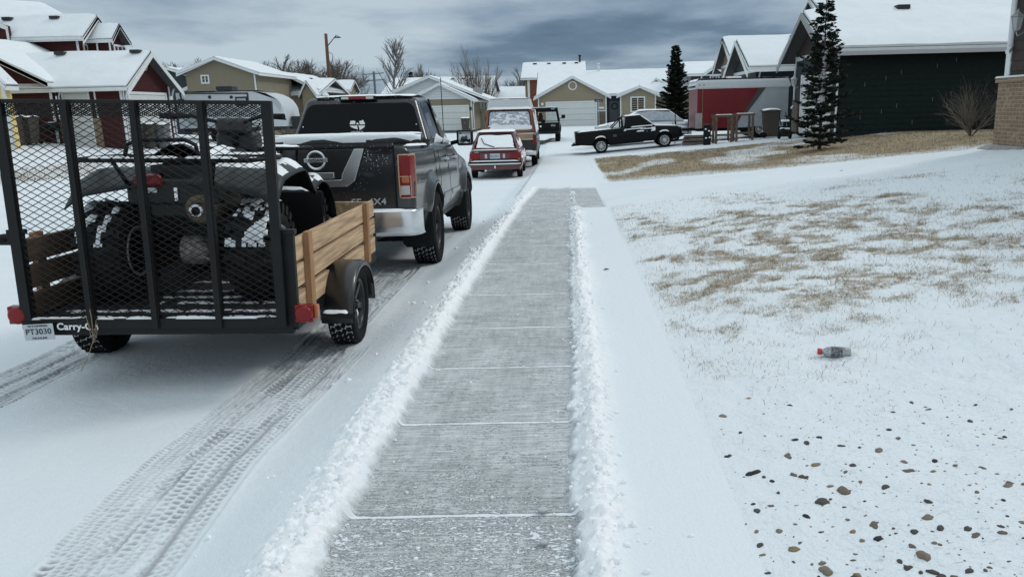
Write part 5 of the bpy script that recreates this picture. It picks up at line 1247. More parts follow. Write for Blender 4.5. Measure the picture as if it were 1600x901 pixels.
# ================= utility trailer
def trailer():
    # local origin under the middle of the rear frame; box .. z heights above the street
    X0, Y0 = -2.44, 4.36
    t = thing('utility_trailer', 'black steel utility trailer with plank sides and a raised mesh ramp, carrying the quad bike', 'trailer', (X0, Y0, 0), rad(3.2)); t.rotation_euler = (rad(-1.0), rad(1.7), rad(3.0)); t.location.z = .0
    W, L_, zf = .765, 2.44, .455
    st = mat('trailer_black', (.006, .0065, .007), rough=.5, noise=.3, nscale=9, spec=.3)
    mb = MB()
    for s in (-1, 1): mb.box((s * W, L_ / 2, zf - .03), (.05, L_, .09))
    for y in (.0, .5, 1.0, 1.5, 2.0, L_): mb.box((0, y, zf - .035), (2 * W, .05, .07 if y else .115))
    for s in (-1, 1): mb.bar((s * W, L_, zf - .04), (0, L_ + .72, zf - .04), .07, .08)
    mb.box((0, L_ + .35, zf - .04), (.08, 1.0, .08)); mb.box((0, 1.08, .28), (1.7, .07, .07))
    for s in (-1, 1): mb.box((s * (W - .0), .0, .68), (.065, .045, .56)); mb.box((s * W, 0, .97), (.085, .06, .03)); mb.box((s * W, L_, .62), (.05, .05, .36))
    mb.lathe([(0, -.06), (.05, -.06), (.055, .04), (0, .07)], (0, L_ + .76, zf), 'z', 12)
    fr = mb.build('frame', st, t, bevel=.004)
    # deck: expanded steel and planks, dusted
    mb = MB(); mb.box((0, L_ / 2, zf), (2 * W - .05, L_ - .05, .012)); dk = mb.build('deck', mat('deck_black', (.016, .016, .017), rough=.8, noise=.6, nscale=45), t)
    for k, y in enumerate((.12, .34, .50, .70, 1.0)):
        snow_patch('deck_snow', dk, lambda u, v, y=y: (-.25 + .95 * u if k else -.7 + 1.4 * u, y + .07 * v, zf + .008), 60, 6, .008, seed=30 + k, cover=.50, freq=22)
    # plank sides
    wood2 = mat('wet_shaded_plank', (.10, .06, .035), rough=.8, noise=.35, nscale=3.5, stretch=(6, .5, 9)); wood = mat('pine_plank', (.50, .34, .20), rough=.75, noise=.42, nscale=4.5, stretch=(6, .5, 9), bump=.003, bscale=18); endg = mat('pine_stake', (.36, .19, .095), rough=.75, noise=.25, nscale=5, stretch=(6, 6, .6), bump=.002, bscale=14)  # left planks: wet wood, with the inner side's shade put into the darker colour
    for s in (-1, 1):
        for k in range(3):
            z = zf + .075 + k * .155 + (.01 if k else 0)
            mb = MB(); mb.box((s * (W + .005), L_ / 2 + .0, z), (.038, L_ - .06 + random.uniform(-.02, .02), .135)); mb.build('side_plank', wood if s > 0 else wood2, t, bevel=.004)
        for y in (.24, 1.98):
            mb = MB(); mb.box((s * (W + .043), y, zf + .235), (.036, .085, .50)); mb.build('side_stake', endg, t, bevel=.003)
    for k in range(2):
        mb = MB(); mb.box((0, L_ - .03, zf + .075 + (k + 1) * .155), (2 * W - .05, .038, .135)); mb.build('front_plank', wood, t, bevel=.004)
    mb = MB(); mb.box((.1, L_ - .055, zf + .20), (1.35, .012, .17)); mb.build('front_panel', mat('panel_white', (.6, .63, .66), rough=.5), t)
    # ramp gate
    g = MB(); gz0, gz1 = zf - .045, zf + 1.25
    g.box((-.014, -.045, gz1 - .008), (1.50, .03, .022)); g.box((-.014, -.045, gz0 + .03), (1.50, .035, .06))
    for x in (-.74, .712): g.box((x, -.045, (gz0 + gz1) / 2), (.055, .04, gz1 - gz0))
    for x in (-.375, -.01, .355): g.box((x, -.052, (gz0 + gz1) / 2), (.044, .036, gz1 - gz0)); g.box((x + .012, -.074, (gz0 + gz1) / 2), (.012, .014, gz1 - gz0))
    gt = g.build('ramp_gate', st, t, bevel=.003)
    m = MB(); dx, dz = .066, .038; x0, x1 = -.72, .69; z0_, z1_ = gz0 + .06, gz1 - .02; sl = dz / dx
    def clip(c, sgn):
        # line z = sgn*sl*x + c clipped to the panel
        xs = []
        a, b = x0, x1
        za, zb_ = sgn * sl * a + c, sgn * sl * b + c
        lo_, hi_ = z0_, z1_
        def xat(z): return (z - c) / (sgn * sl)
        if sgn > 0:
            if za < lo_: a = xat(lo_)
            if zb_ > hi_: b = xat(hi_)
        else:
            if za > hi_: a = xat(hi_)
            if zb_ < lo_: b = xat(lo_)
        return (a, b) if b - a > .01 else None
    c = -2.2
    while c < 4:
        for sgn in (1, -1):
            r = clip(c, sgn)
            if r: m.bar((r[0], -.045, sgn * sl * r[0] + c), (r[1], -.045, sgn * sl * r[1] + c), 0.0034, .0045, 0, upv=(0, 1, 0))
        c += dz
    m.build('gate_mesh', st, gt)
    # second layer folded at the top, showing as the dense band
    m2 = MB(); 
    c = -2.2; z0_, z1_ = gz1 - .085, gz1 - .02
    while c < 4:
        for sgn in (1, -1):
            for o_ in (.33, .66):
                cc = c + dz * o_; r = clip(cc, sgn)
                if r: m2.bar((r[0], -.035, sgn * sl * r[0] + cc), (r[1], -.035, sgn * sl * r[1] + cc), .0055, .006, 0, upv=(0, 1, 0))
        c += dz
    m2.build('top_flap_mesh', st, gt)
    snow_patch('gate_snow', gt, lambda u, v: (-.76 + 1.5 * u, -.07 + .05 * v, gz0 + .062), 90, 4, .010, seed=33, cover=.47, freq=16)
    # latch handle, lights, plate
    mb = MB(); mb.box((-.80, -.02, .93), (.08, .05, .06)); mb.tube([(-.80, -.04, .93), (-.90, -.05, .93), (-.93, -.06, .91)], .011, 6); mb.build('gate_latch', st, t)
    for s in (-1, 1):
        mb = MB(); mb.lathe([(.0, -.022), (.04, -.020), (.050, -.012), (.053, 0)], (s * (W + (.075 if s > 0 else .03)), -.052, .49), 'y', 20); mb.box((s * (W + (.075 if s > 0 else .03)), -.025, .49), (.105, .055, .105)); l = mb.build('tail_light', REDL, t, bevel=.006)
        mb = MB(); mb.box((s * (W + (.138 if s > 0 else .093)), -.0, .495), (.022, .05, .08)); mb.build('side_marker', AMB, l, bevel=.006)
        mb = MB(); mb.box((s * (W + .03), .0, .49), (.10, .05, .05)); mb.build('light_bracket', st, l)
    PM = Matrix.Translation((-.665, -.09, .40)) @ Matrix.Rotation(rad(-3), 4, 'Y') @ REARTXT
    p = plate(t, None, 'PT3030', .17, .095, (.50, .54, .56), M=PM, tc=(.02, .02, .03), small=1)
    text(p, 'plate_state', 'WYOMING', .017, PM @ Matrix.Translation((0, .036, .001)), mat('plate_ink_3', (.02, .02, .03)), .001, 1.3); text(p, 'plate_caption', 'TRAILER', .015, PM @ Matrix.Translation((0, -.036, .001)), mat('plate_ink_3', (.02, .02, .03)), .001, 1.5)
    text(t, 'rail_lettering', 'Carry-On', .056, Matrix.Translation((-.455, -.068, zf - .030)) @ REARTXT, mat('decal_white', (.8, .8, .8)), .001, 1.0, bold=.0015)
    # axle, wheels, fenders
    ya, R = .96, .29
    mb = MB(); mb.box((0, ya, R + .02), (1.86, .06, .06)); 
    for s in (-1, 1): mb.box((s * .62, ya, R + .07), (.06, .6, .03))
    mb.build('axle', st, t)
    for s in (-1, 1):
        wheel(t, (s * .865, ya, R + s * .026), R, .185, s, .62, 'five', True, mat('rim_dark', (.03, .03, .032), rough=.35, metal=.5), snowy=1 if s > 0 else 0)
        mb = MB(); Rf = .352; fx0, fx1 = s * .77, s * .98; n = 24; V = []
        for k in range(n + 1):
            a = math.pi * (1.02 - 1.04 * k / n); y, z = ya - .0 - Rf * 1.08 * math.cos(math.pi - a) * 1, R + Rf * math.sin(a) * .98
            y = ya + Rf * 1.1 * math.cos(a)
            for x, dz_ in ((fx0, 0), (fx1 - s * .03, 0), (fx1, -.012), (fx1, -.045)): V.append((x, y, z + dz_ * math.sin(a)))
        mb.add(V, [(k * 4 + q, (k + 1) * 4 + q, (k + 1) * 4 + q + 1, k * 4 + q + 1) for k in range(n) for q in range(3)], 0, True)
        c_ = [(fx0, ya + Rf * 1.1 * math.cos(math.pi * k / n), R + Rf * .98 * math.sin(math.pi * k / n)) for k in range(n + 1)]; mb.add(c_, [tuple(range(n + 1))])
        fd = mb.build('fender', mat('fender_plastic', (.014, .015, .016), rough=.38, coat=.3), t)
        sm = fd.modifiers.new('t', 'SOLIDIFY'); sm.thickness = .006
        mb = MB(); mb.box((s * .89, ya - .38, .32), (.22, .06, .03)); mb.build('fender_bracket', st, fd); 
        if s > 0: snow_patch('fender_snow', fd, lambda u, v: (.79 + .16 * u, ya - .42 + .10 * v, .347), 12, 8, .02, seed=40)
    return t
trailer()

# ================= quad bike on the trailer
def atv():
    t = thing('quad_bike', 'dark quad bike with knobby tyres standing on the mesh trailer', 'quad bike', (-2.50, 4.98, .0), rad(3.5)); t.rotation_euler = (rad(-1.0), rad(1.7), rad(4)); t.location.z = .455
    fend = mat('atv_gray', (.019, .023, .022), rough=.45, spec=.3, noise=.15, nscale=5); 
    R = .305
    def ktire(c, s, R, w, snow):
        mb = MB(); mb.M = Matrix.Translation(c); h = w / 2; r = R * .5
        mb.lathe([(r, -h * .8), (R * .72, -h), (R * .9, -h * .85), (R * .955, -h * .45), (R * .965, 0), (R * .955, h * .45), (R * .9, h * .85), (R * .72, h), (r, h * .8)], (0, 0, 0), 'x', 40)
        for k in range(20):
            for q in (-1, 1):
                a = 2 * math.pi * (k + (.5 if q > 0 else 0)) / 20; Rm = Matrix.Rotation(a, 3, 'X')
                mb.box(Rm @ Vector((q * h * .45, 0, R * .97)), (h * .78, .036, .045), 0, Rm @ Matrix.Rotation(q * .5, 3, 'Z'))
                mb.box(Rm @ Vector((q * h * .92, 0, R * .90)), (h * .22, .04, .06), 0, Rm)
        w_ = mb.build('wheel', mat('atv_rubber', (.016, .016, .017), rough=.75, bump=.002, bscale=90, spec=.3), t, fix=False)
        rm = MB(); rm.M = Matrix.Translation(c)
        rm.lathe([(r * 1.02, -h * .85), (r * .95, -h * .9), (r * .85, -h * .3), (r * .3, 0), (r * .85, h * .3), (r * .95, h * .9), (r * 1.02, h * .85)], (0, 0, 0), 'x', 28); rm.lathe([(0, -.05), (r * .3, -.05), (r * .3, .05), (0, .05)], (0, 0, 0), 'x', 10, 1)
        for q in (-1, 1): rm.lathe([(r * .94, q * h * .86), (r * 1.06, q * h * .97), (r * 1.09, q * h * .90)], (0, 0, 0), 'x', 28, 1)
        rm.build('rim', [mat('atv_rim', (.03, .032, .034), rough=.4, metal=.6), mat('atv_rim_edge', (.30, .32, .33), rough=.5)], w_, fix=False)
        if 1: snow_patch('wheel_snow', w_, lambda u, v: (c[0] + (u - .5) * w * .95, c[1] - (R + .018) * math.sin(1.35 - v * 1.9), c[2] + (R + .02) * math.cos(1.35 - v * 1.9)), 20, 44, .02, seed=int(c[0] * 10) + 60, cover=.54 if snow else .62, freq=9, nrm=(0, -.6, .8))
    for s in (-1, 1):
        ktire((s * .455, -.04, R), s, R, .27, s > 0); ktire((s * .42, 1.24, R - .01), s, R - .01, .2, 0)
    # rear fenders: broad panels with down-turned ends
    for s in (-1, 1):
        mb = MB()
        def ff(u, v, s=s):
            x = .10 + .54 * u; y = -.28 + 1.0 * v; z = .81 + .07 * math.sin(min(1, v * 1.5) * 1.6) - .02 * u
            z -= .13 * max(0, (.22 - v) / .22) ** 1.3 * (.4 + .6 * u); z -= .06 * max(0, u - .8) / .2; z -= .2 * max(0, v - .75) / .25
            return (s * x, y, z)
        mb.grid(ff, 14, 18); f = mb.build('rear_fender', fend, t); f.modifiers.new('s', 'SOLIDIFY').thickness = .008
        snow_patch('fender_snow', f, lambda u, v, ff=ff: tuple(np.array(ff(.15 + .8 * u, .25 + .5 * v)) + np.array((0, 0, .004))), 24, 24, .02, seed=70 + s, cover=.46, freq=4)
        mb = MB()
        def fv(u, v, s=s):
            x = .14 + .42 * u; a = math.pi * (1.05 - 1.05 * v); rr = .37; y = 1.24 + rr * math.cos(a) * 1.15; z = .26 + rr * math.sin(a) + .08
            return (s * x, y, z - .05 * max(0, u - .8) / .2)
        mb.grid(fv, 8, 22); f = mb.build('front_fender', fend, t); f.modifiers.new('s', 'SOLIDIFY').thickness = .008
        snow_patch('fender_snow', f, lambda u, v, fv=fv: tuple(np.array(fv(.1 + .85 * u, .30 + .34 * v)) + np.array((0, 0, .004))), 24, 24, .022, seed=75 + s, cover=.47, freq=4)
        mb = MB(); mb.prism([(s * .20, .78, .62), (s * .66, .80, .62), (s * .66, .76, .18), (s * .24, .76, .18)], (0, .02, 0)); mb.build('foot_guard', PLAST, t, bevel=.01)
    # body, seat, tank
    mb = MB(); mb.box((0, -.18, .70), (.56, .14, .16)); mb.box((0, .1, .64), (.34, .6, .22)); mb.box((0, 1.35, .62), (.5, .5, .22)); mb.box((0, .6, .35), (.30, .9, .22)); mb.build('body', fend, t, bevel=.03)
    mb = MB(); mb.grid(lambda u, v: ((u * 2 - 1) * .17, -.12 + .85 * v, .84 + .10 * (1 - (2 * u - 1) ** 2) + .05 * math.cos(v * 5)), 10, 14); mb.box((0, .3, .80), (.34, .85, .12)); mb.build('seat', mat('seat_black', (.015, .015, .016), rough=.6), t)
    snow_patch('seat_snow', t, lambda u, v: ((u * 2 - 1) * .15, -.05 + .75 * v, .85 + .10 * (1 - (2 * u - 1) ** 2) + .05 * math.cos((.08 + v * .9) * 5)), 14, 20, .03, seed=80)
    # rear rack
    mb = MB(); z = .90
    mb.tube([(-.52, -.34, z), (.52, -.34, z)], .016, 8); mb.tube([(-.52, -.34, z), (-.56, .1, z), (-.5, .35, z)], .014, 8); mb.tube([(.52, -.34, z), (.56, .1, z), (.5, .35, z)], .014, 8); mb.tube([(-.5, .35, z), (.5, .35, z)], .014, 8)
    for x in (-.3, -.1, .1, .3): mb.tube([(x, -.34, z), (x, .35, z)], .009, 6)
    mb.tube([(-.22, -.34, z), (-.20, -.33, z + .09), (-.14, -.32, z + .12), (.14, -.32, z + .12), (.20, -.33, z + .09), (.22, -.34, z)], .013, 8)
    for x in (-.3, .3): mb.tube([(x, -.33, z), (x * .8, -.25, .72)], .013, 6); mb.tube([(x, .3, z), (x, .3, .8)], .012, 6)
    rk = mb.build('rear_rack', BLK, t)
    for k, (y0) in enumerate((-.36, .33)): snow_patch('rack_snow', rk, lambda u, v: (-.5 + u, y0 + .03 * v, z + .014), 40, 3, .014, seed=84 + k, cover=.4, freq=14)
    # front rack
    mb = MB(); z = .93
    mb.tube([(-.42, .98, z), (.42, .98, z), (.46, 1.3, z), (.4, 1.62, z - .02), (-.4, 1.62, z - .02), (-.46, 1.3, z), (-.42, .98, z)], .014, 8)
    for x in (-.25, 0, .25): mb.tube([(x, .98, z), (x, 1.62, z - .02)], .009, 6)
    for x in (-.3, .3): mb.tube([(x, 1.5, z), (x, 1.45, .7)], .012, 6); mb.tube([(x, 1.05, z), (x, 1.1, .74)], .012, 6)
    rk = mb.build('front_rack', BLK, t); snow_patch('rack_snow', rk, lambda u, v: (-.4 + .8 * u, 1.0 + .6 * v, z - .01), 40, 30, .03, seed=88, cover=.36, freq=5)
    # tail light, muffler, engine block
    mb = MB(); mb.box((-.13, -.265, .775), (.17, .05, .075)); mb.build('tail_light', REDL, t, bevel=.025, seg=4)
    mb = MB(); mb.lathe([(.0, .0), (.035, 0), (.04, -.012), (.085, -.012), (.10, .01), (.105, .45), (0, .5)], (.16, -.24, .60), 'y', 24); mb.lathe([(.028, -.03), (.042, -.03), (.042, .0)], (.14, -.24, .585), 'y', 20, 1); mb.lathe([(0, -.018), (.028, -.018)], (.14, -.24, .585), 'y', 16, 2)
    mb.build('muffler', [mat('muffler_tan', (.16, .12, .085), rough=.6, metal=.3, noise=.4, nscale=20), CHR, ARCH], t)
    mb = MB(); mb.tube([(-.42, 0, R), (.42, 0, R)], .035, 10); mb.lathe([(0, -.1), (.09, -.07), (.10, .05), (.05, .09), (0, .1)], (.02, -.02, R), 'x', 16, 1); mb.lathe([(0, -.05), (.05, -.04), (.055, .05), (0, .06)], (.09, -.10, R + .01), 'y', 12, 1)
    for s in (-1, 1): mb.tube([(s * .2, .45, .35), (s * .36, -.02, R - .04)], .03, 8); mb.tube([(s * .22, .05, .66), (s * .30, -.02, .36)], .025, 8)
    mb.tube([(.0, -.1, .30), (.16, -.16, .26)], .012, 6, 1); mb.tube([(.2, -.12, .34), (.33, -.1, .30)], .012, 6)
    mb.build('axle_housing', [BLK, mat('cast_alloy', (.30, .28, .25), rough=.6, metal=.2, noise=.5, nscale=30)], t)
    mb = MB(); mb.box((-.13, -.268, .715), (.10, .008, .03)); mb.build('reflector', mat('lens_clear', (.45, .46, .46)), t); mb = MB(); mb.box((.03, -.262, .69), (.02, .01, .08)); mb.build('rear_bracket', CHR, t)
    text(t, 'fender_lettering', 'HONDA', .05, Matrix.Translation((-.03, -.272, .828)) @ REARTXT, mat('decal_gray2', (.35, .35, .35)), .001, 1.2) if False else None
    # handlebar, display pod, cables
    mb = MB(); mb.tube([(-.42, .70, 1.17), (-.25, .78, 1.17), (-.1, .86, 1.13), (.1, .86, 1.13), (.25, .78, 1.17), (.42, .70, 1.17)], .014, 8); mb.tube([(0, .86, 1.13), (0, .98, .8)], .03, 8)
    for s in (-1, 1): mb.tube([(s * .44, .69, 1.17), (s * .30, .755, 1.17)], .021, 10); mb.tube([(s * .43, .78, 1.15), (s * .28, .83, 1.16)], .007, 6)
    for k in range(9): a = k * .7; mb.tube([(.05 * math.sin(a), .9, 1.12), (.16 * math.sin(a), .98 + .03 * k % 3, 1.16 - .02 * k), (.10 * math.cos(a), 1.05, .9)], .006, 5)
    hb = mb.build('handlebar', BLK, t)
    mb = MB(); mb.box((0, .92, 1.10), (.24, .16, .12)); mb.box((0, 1.02, .98), (.30, .2, .16)); mb.build('headlight_pod', mat('pod', (.02, .02, .021), rough=.5), t, bevel=.04, seg=3)
    mb = MB(); mb.box((0, .72, .86), (.24, .3, .16)); tk = mb.build('fuel_tank', fend, t, bevel=.05, seg=3)
atv()
# ================= red hatchback
def simple_glass(parent, lo, hi, spec, m):
    for sd in ((1,), (-1,)):
        for (i, u0, u1, v0, v1, u0t, u1t) in spec:
            mb = MB(); side_pane(mb, lo[i], lo[i + 1], hi[i], hi[i + 1], u0, u1, v0, v1, u0t, u1t, sides=sd, r=.05); mb.build('side_window', m, parent)

def red_hatch():
    Y0 = 23.4; t = thing('hatchback', 'small dark red hatchback with a snow covered rear window and a white plate', 'car', (at(775, 278, Y0)[0], Y0, float(zr(Y0 + 1)) - .01), rad(1.2))
    red = mat('maroon_paint', (.13, .014, .016), rough=.3, coat=.6, noise=.2, nscale=3)
    R = .30; yr_, yf = .72, 3.12
    B = Body(3.85, .80, [(0, .30), (.5, .24), (3.4, .24), (3.85, .3)], [(0, .84), (.35, .90), (2.8, .90), (3.0, .88), (3.85, .72)], [(yr_, R, .36), (yf, R, .36)], flare=.02, er=.10, fr=.2, tum=.05, tuck=.08)
    b = B.build(t, red, inner=.25, step=.05, nz=18)
    lo = [(.735, .10, .88), (.74, 1.4, .89), (.72, 2.85, .87)]; hi = [(.56, .68, 1.38), (.58, 1.4, 1.41), (.56, 2.1, 1.385)]
    cab = hull(t, 'cabin', lo, hi, red, .05)
    simple_glass(cab, lo, hi, [(0, .32, .96, .12, .86, .22, .96), (1, .04, .90, .12, .86, .05, .86)], GLASS)
    f = lambda x, v: (x * (1 - v) + x * .77 * v, .10 + .58 * v, .88 + .50 * v); Nn = (0, -.65, .76)
    mb = MB(); pane_quad(mb, [f(-.66, .08), f(.66, .08), f(.64, .92), f(-.64, .92)], .004, r=.08); rw = mb.build('rear_window', GLASS, cab)
    snow_patch('window_snow', rw, lambda u, v: f((u * 2 - 1) * .665, .07 + .80 * v), 30, 20, .02, nrm=Nn, seed=3, rag=.05)
    mb = MB(); mb.tube([f(-.50, .62), f(-.36, .34), f(-.06, .14)], .012, 5); mb.tube([tuple(np.array(f(-.50, .62)) + (0, -.03, .03)), tuple(np.array(f(-.36, .30)) + (0, -.03, .03)), tuple(np.array(f(-.02, .10)) + (0, -.03, .03))], .014, 5); mb.build('rear_wiper', ARCH, rw)
    snow_patch('roof_snow', cab, lambda u, v: ((u * 2 - 1) * .58, .64 + 1.5 * v, 1.40 + .02 * math.sin(v * 3)), 26, 24, .035, seed=5, rag=.04)
    snow_patch('hatch_snow', b, lambda u, v: ((u * 2 - 1) * .72, .0 + .12 * v, .88), 30, 4, .02, seed=6); snow_patch('hood_snow', b, lambda u, v: ((u * 2 - 1) * .66, 2.9 + .9 * v, B.T(2.9 + .9 * v) + .02), 20, 14, .03, seed=7)
    for s in (1, -1):
        snow_patch('side_snow', cab, lambda u, v: (s * (.74 - .10 * v), .35 + u * 2.2, .89 + .30 * v), 26, 10, .02, nrm=(s * .9, 0, .4), seed=8 + s, cover=.42)
        mb = MB(); mb.box((s * .60, -.035, .71), (.30, .03, .17)); l = mb.build('tail_lamp', REDL, b, bevel=.01); mb = MB(); mb.box((s * .72, -.03, .60), (.05, .035, .06)); mb.build('side_lens', AMB, l)
        mb = MB(); mb.box((s * .27, -.037, .70), (.07, .02, .13)); mb.build('reverse_lamp', mat('lens_clear', (.45, .46, .46)), b, bevel=.005)
        snow_patch('flank_snow', b, lambda u, v, s=s: (s * B.x(.2 + u * 2.9, .45 + .42 * v), .2 + u * 2.9, .45 + .42 * v), 40, 12, .012, nrm=(s, 0, 0), seed=18 + s, cover=.55, freq=8)
    mb = MB(); mb.box((0, -.034, .815), (1.36, .02, .05), 0); mb.box((0, -.036, .60), (1.3, .012, .05), 0); mb.build('rear_panel', mat('maroon_dark', (.05, .008, .01), rough=.4), b)
    plate(b, (0, -.045, .70), 'BN13811', .30, .15, (.42, .5, .55))
    text(b, 'boot_lettering', 'Rabbit', .05, Matrix.Translation((-.55, -.05, .825)) @ REARTXT, CHR, .001) ; text(b, 'boot_lettering', 'Injection', .045, Matrix.Translation((.52, -.05, .825)) @ REARTXT, ARCH, .001)
    mb = MB(); mb.box((0, -.09, .49), (1.60, .13, .12)); mb.box((0, -.155, .475), (1.55, .012, .03), 1)
    bp = mb.build('rear_bumper', [PLAST, CHR], t, bevel=.02); snow_patch('bumper_snow', bp, lambda u, v: ((u * 2 - 1) * .78, -.15 + .12 * v, .55), 30, 4, .03, seed=30, rag=.05); snow_patch('bumper_snow', bp, lambda u, v: ((u * 2 - 1) * .76, -.175 + .02 * v, .455), 30, 3, .02, seed=31, nrm=(0, -1, .6), rag=.05)
    mb = MB(); mb.tube([(0, -.16, .42), (0, -.16, .34)], .03, 8); mb.tube([(-.3, -.02, .27), (-.3, .3, .27)], .03, 8); mb.build('tow_ball', CHR, bp)
    for y in (yr_, yf):
        for s in (1, -1): wheel(t, (s * .70, y, R), R, .17, s, .6, 'steel', False, mat('rim_gray', (.3, .31, .32)), lugs=False, detail=0)
red_hatch()

# ================= high roofed brown camper van
def van():
    Y0 = 27.4; t = thing('camper_van', 'high roofed brown and tan camper van with a frosted rear window', 'van', (at(799, 264, Y0)[0], Y0, float(zr(Y0 + 1))), rad(.8))
    brn = mat('brown_paint', (.20, .06, .022), rough=.35, coat=.4, noise=.5, nscale=5); tan = mat('tan_paint', (.33, .24, .14), rough=.4, coat=.3, noise=.2, nscale=3); dk = mat('bronze_dark', (.018, .019, .02), rough=.4, coat=.3)
    R = .36; yr_, yf = 1.1, 3.9
    B = Body(5.0, .93, [(0, .5), (.6, .4), (4.6, .4), (5.0, .5)], [(0, 1.22), (3.9, 1.22), (4.1, 1.15), (5.0, 1.0)], [(yr_, R, .42), (yf, R, .42)], flare=.02, er=.12, fr=.3, tum=.02, tuck=.08)
    b = B.build(t, dk, inner=.25, step=.06, nz=14)
    lo = [(.91, .02, 1.2), (.92, 2.0, 1.2), (.91, 4.15, 1.18)]; hi = [(.80, .12, 2.08), (.82, 2.0, 2.10), (.80, 3.55, 2.06)]
    cab = hull(t, 'upper_body', lo, hi, brn, .08)
    simple_glass(cab, lo, hi, [(0, .10, .90, .22, .78, .10, .90), (1, .05, .42, .22, .78, .05, .42), (1, .50, .92, .20, .78, .52, .86)], ICE)
    f = lambda x, v: (x * (1 - v) + x * .88 * v, .02 + .10 * v, 1.2 + .88 * v)
    mb = MB(); pane_quad(mb, [f(-.76, .30), f(.76, .30), f(.76, .90), f(-.76, .90)], .006, r=.10); rw = mb.build('rear_window', ICE, cab); mb = MB(); pane_quad(mb, [f(-.80, .26), f(.80, .26), f(.80, .94), f(-.80, .94)], .002, r=.12); mb.build('window_rubber', ARCH, rw)
    snow_patch('window_snow', rw, lambda u, v: f((u * 2 - 1) * .74, .31 + .56 * v), 40, 26, .025, nrm=(0, -1, .2), seed=11, cover=.50, freq=11); snow_patch('window_snow', rw, lambda u, v: f((u * 2 - 1) * .80, .18 + .20 * v), 30, 8, .03, nrm=(0, -1, .3), seed=12)
    mb = MB(); mb.box((0, -.03, 1.13), (1.60, .03, .20)); mb.build('tan_band', tan, b, bevel=.01)
    mb = MB(); mb.box((0, -.03, 1.235), (1.70, .03, .03), 0); mb.box((.3, -.04, 1.03), (1.0, .02, .02), 0); mb.build('rear_moulding', CHR, b)
    mb = MB(); mb.box((0, -.028, .84), (1.5, .02, .40)); mb.build('tailgate', dk, b, bevel=.02); plate(b, (.12, -.045, .99), '3 1749', .24, .13, (.45, .5, .52))
    # fibreglass top
    top = MB(); V = lambda u, v: ((u * 2 - 1) * .80 * (1 - .07 * v), 0, 0)
    lo2 = [(.79, .10, 2.06), (.80, 2.0, 2.08), (.76, 3.7, 2.05)]; hi2 = [(.70, .20, 2.42), (.70, 2.0, 2.45), (.64, 2.9, 2.40)]
    rt_ = hull(t, 'raised_roof', lo2, hi2, mat('fibreglass', (.55, .57, .58), rough=.4), .06); snow_patch('roof_snow', rt_, lambda u, v: ((u * 2 - 1) * .69, .2 + 2.7 * v, 2.44), 24, 30, .03, seed=14, rag=.05)
    snow_patch('ledge_snow', rt_, lambda u, v: ((u * 2 - 1) * .78, .03 + .12 * v, 2.07 + .05 * v), 30, 5, .04, seed=15)
    for s in (1, -1):
        mb = MB(); mb.box((s * .84, -.02, .98), (.12, .05, .26)); mb.build('tail_lamp', REDL, b, bevel=.01)
        snow_patch('side_snow', cab, lambda u, v: (s * (.92 - .11 * v), .1 + u * 3.6, 1.25 + .8 * v), 44, 16, .02, nrm=(s, 0, .1), seed=16 + s, cover=.48, freq=9)
        mb = MB(); mb.bar((s * .92, 3.9, 1.45), (s * 1.06, 3.85, 1.5), .03); mb.box((s * 1.1, 3.85, 1.52), (.16, .06, .24)); mb.build('side_mirror', ARCH, cab, bevel=.02)
    mb = MB(); mb.box((0, -.10, .56), (1.80, .16, .14)); bp = mb.build('rear_bumper', CHR, t, bevel=.03); snow_patch('bumper_snow', bp, lambda u, v: ((u * 2 - 1) * .86, -.17 + .14 * v, .63), 30, 4, .03, seed=18, rag=.05)
    mb = MB(); mb.box((0, .35, .32), (.9, .5, .18)); mb.build('tow_hitch', ARCH, t)
    for y in (yr_, yf):
        for s in (1, -1): wheel(t, (s * .80, y, R), R, .21, s, .58, 'steel', False, None, lugs=False, detail=0)
van()

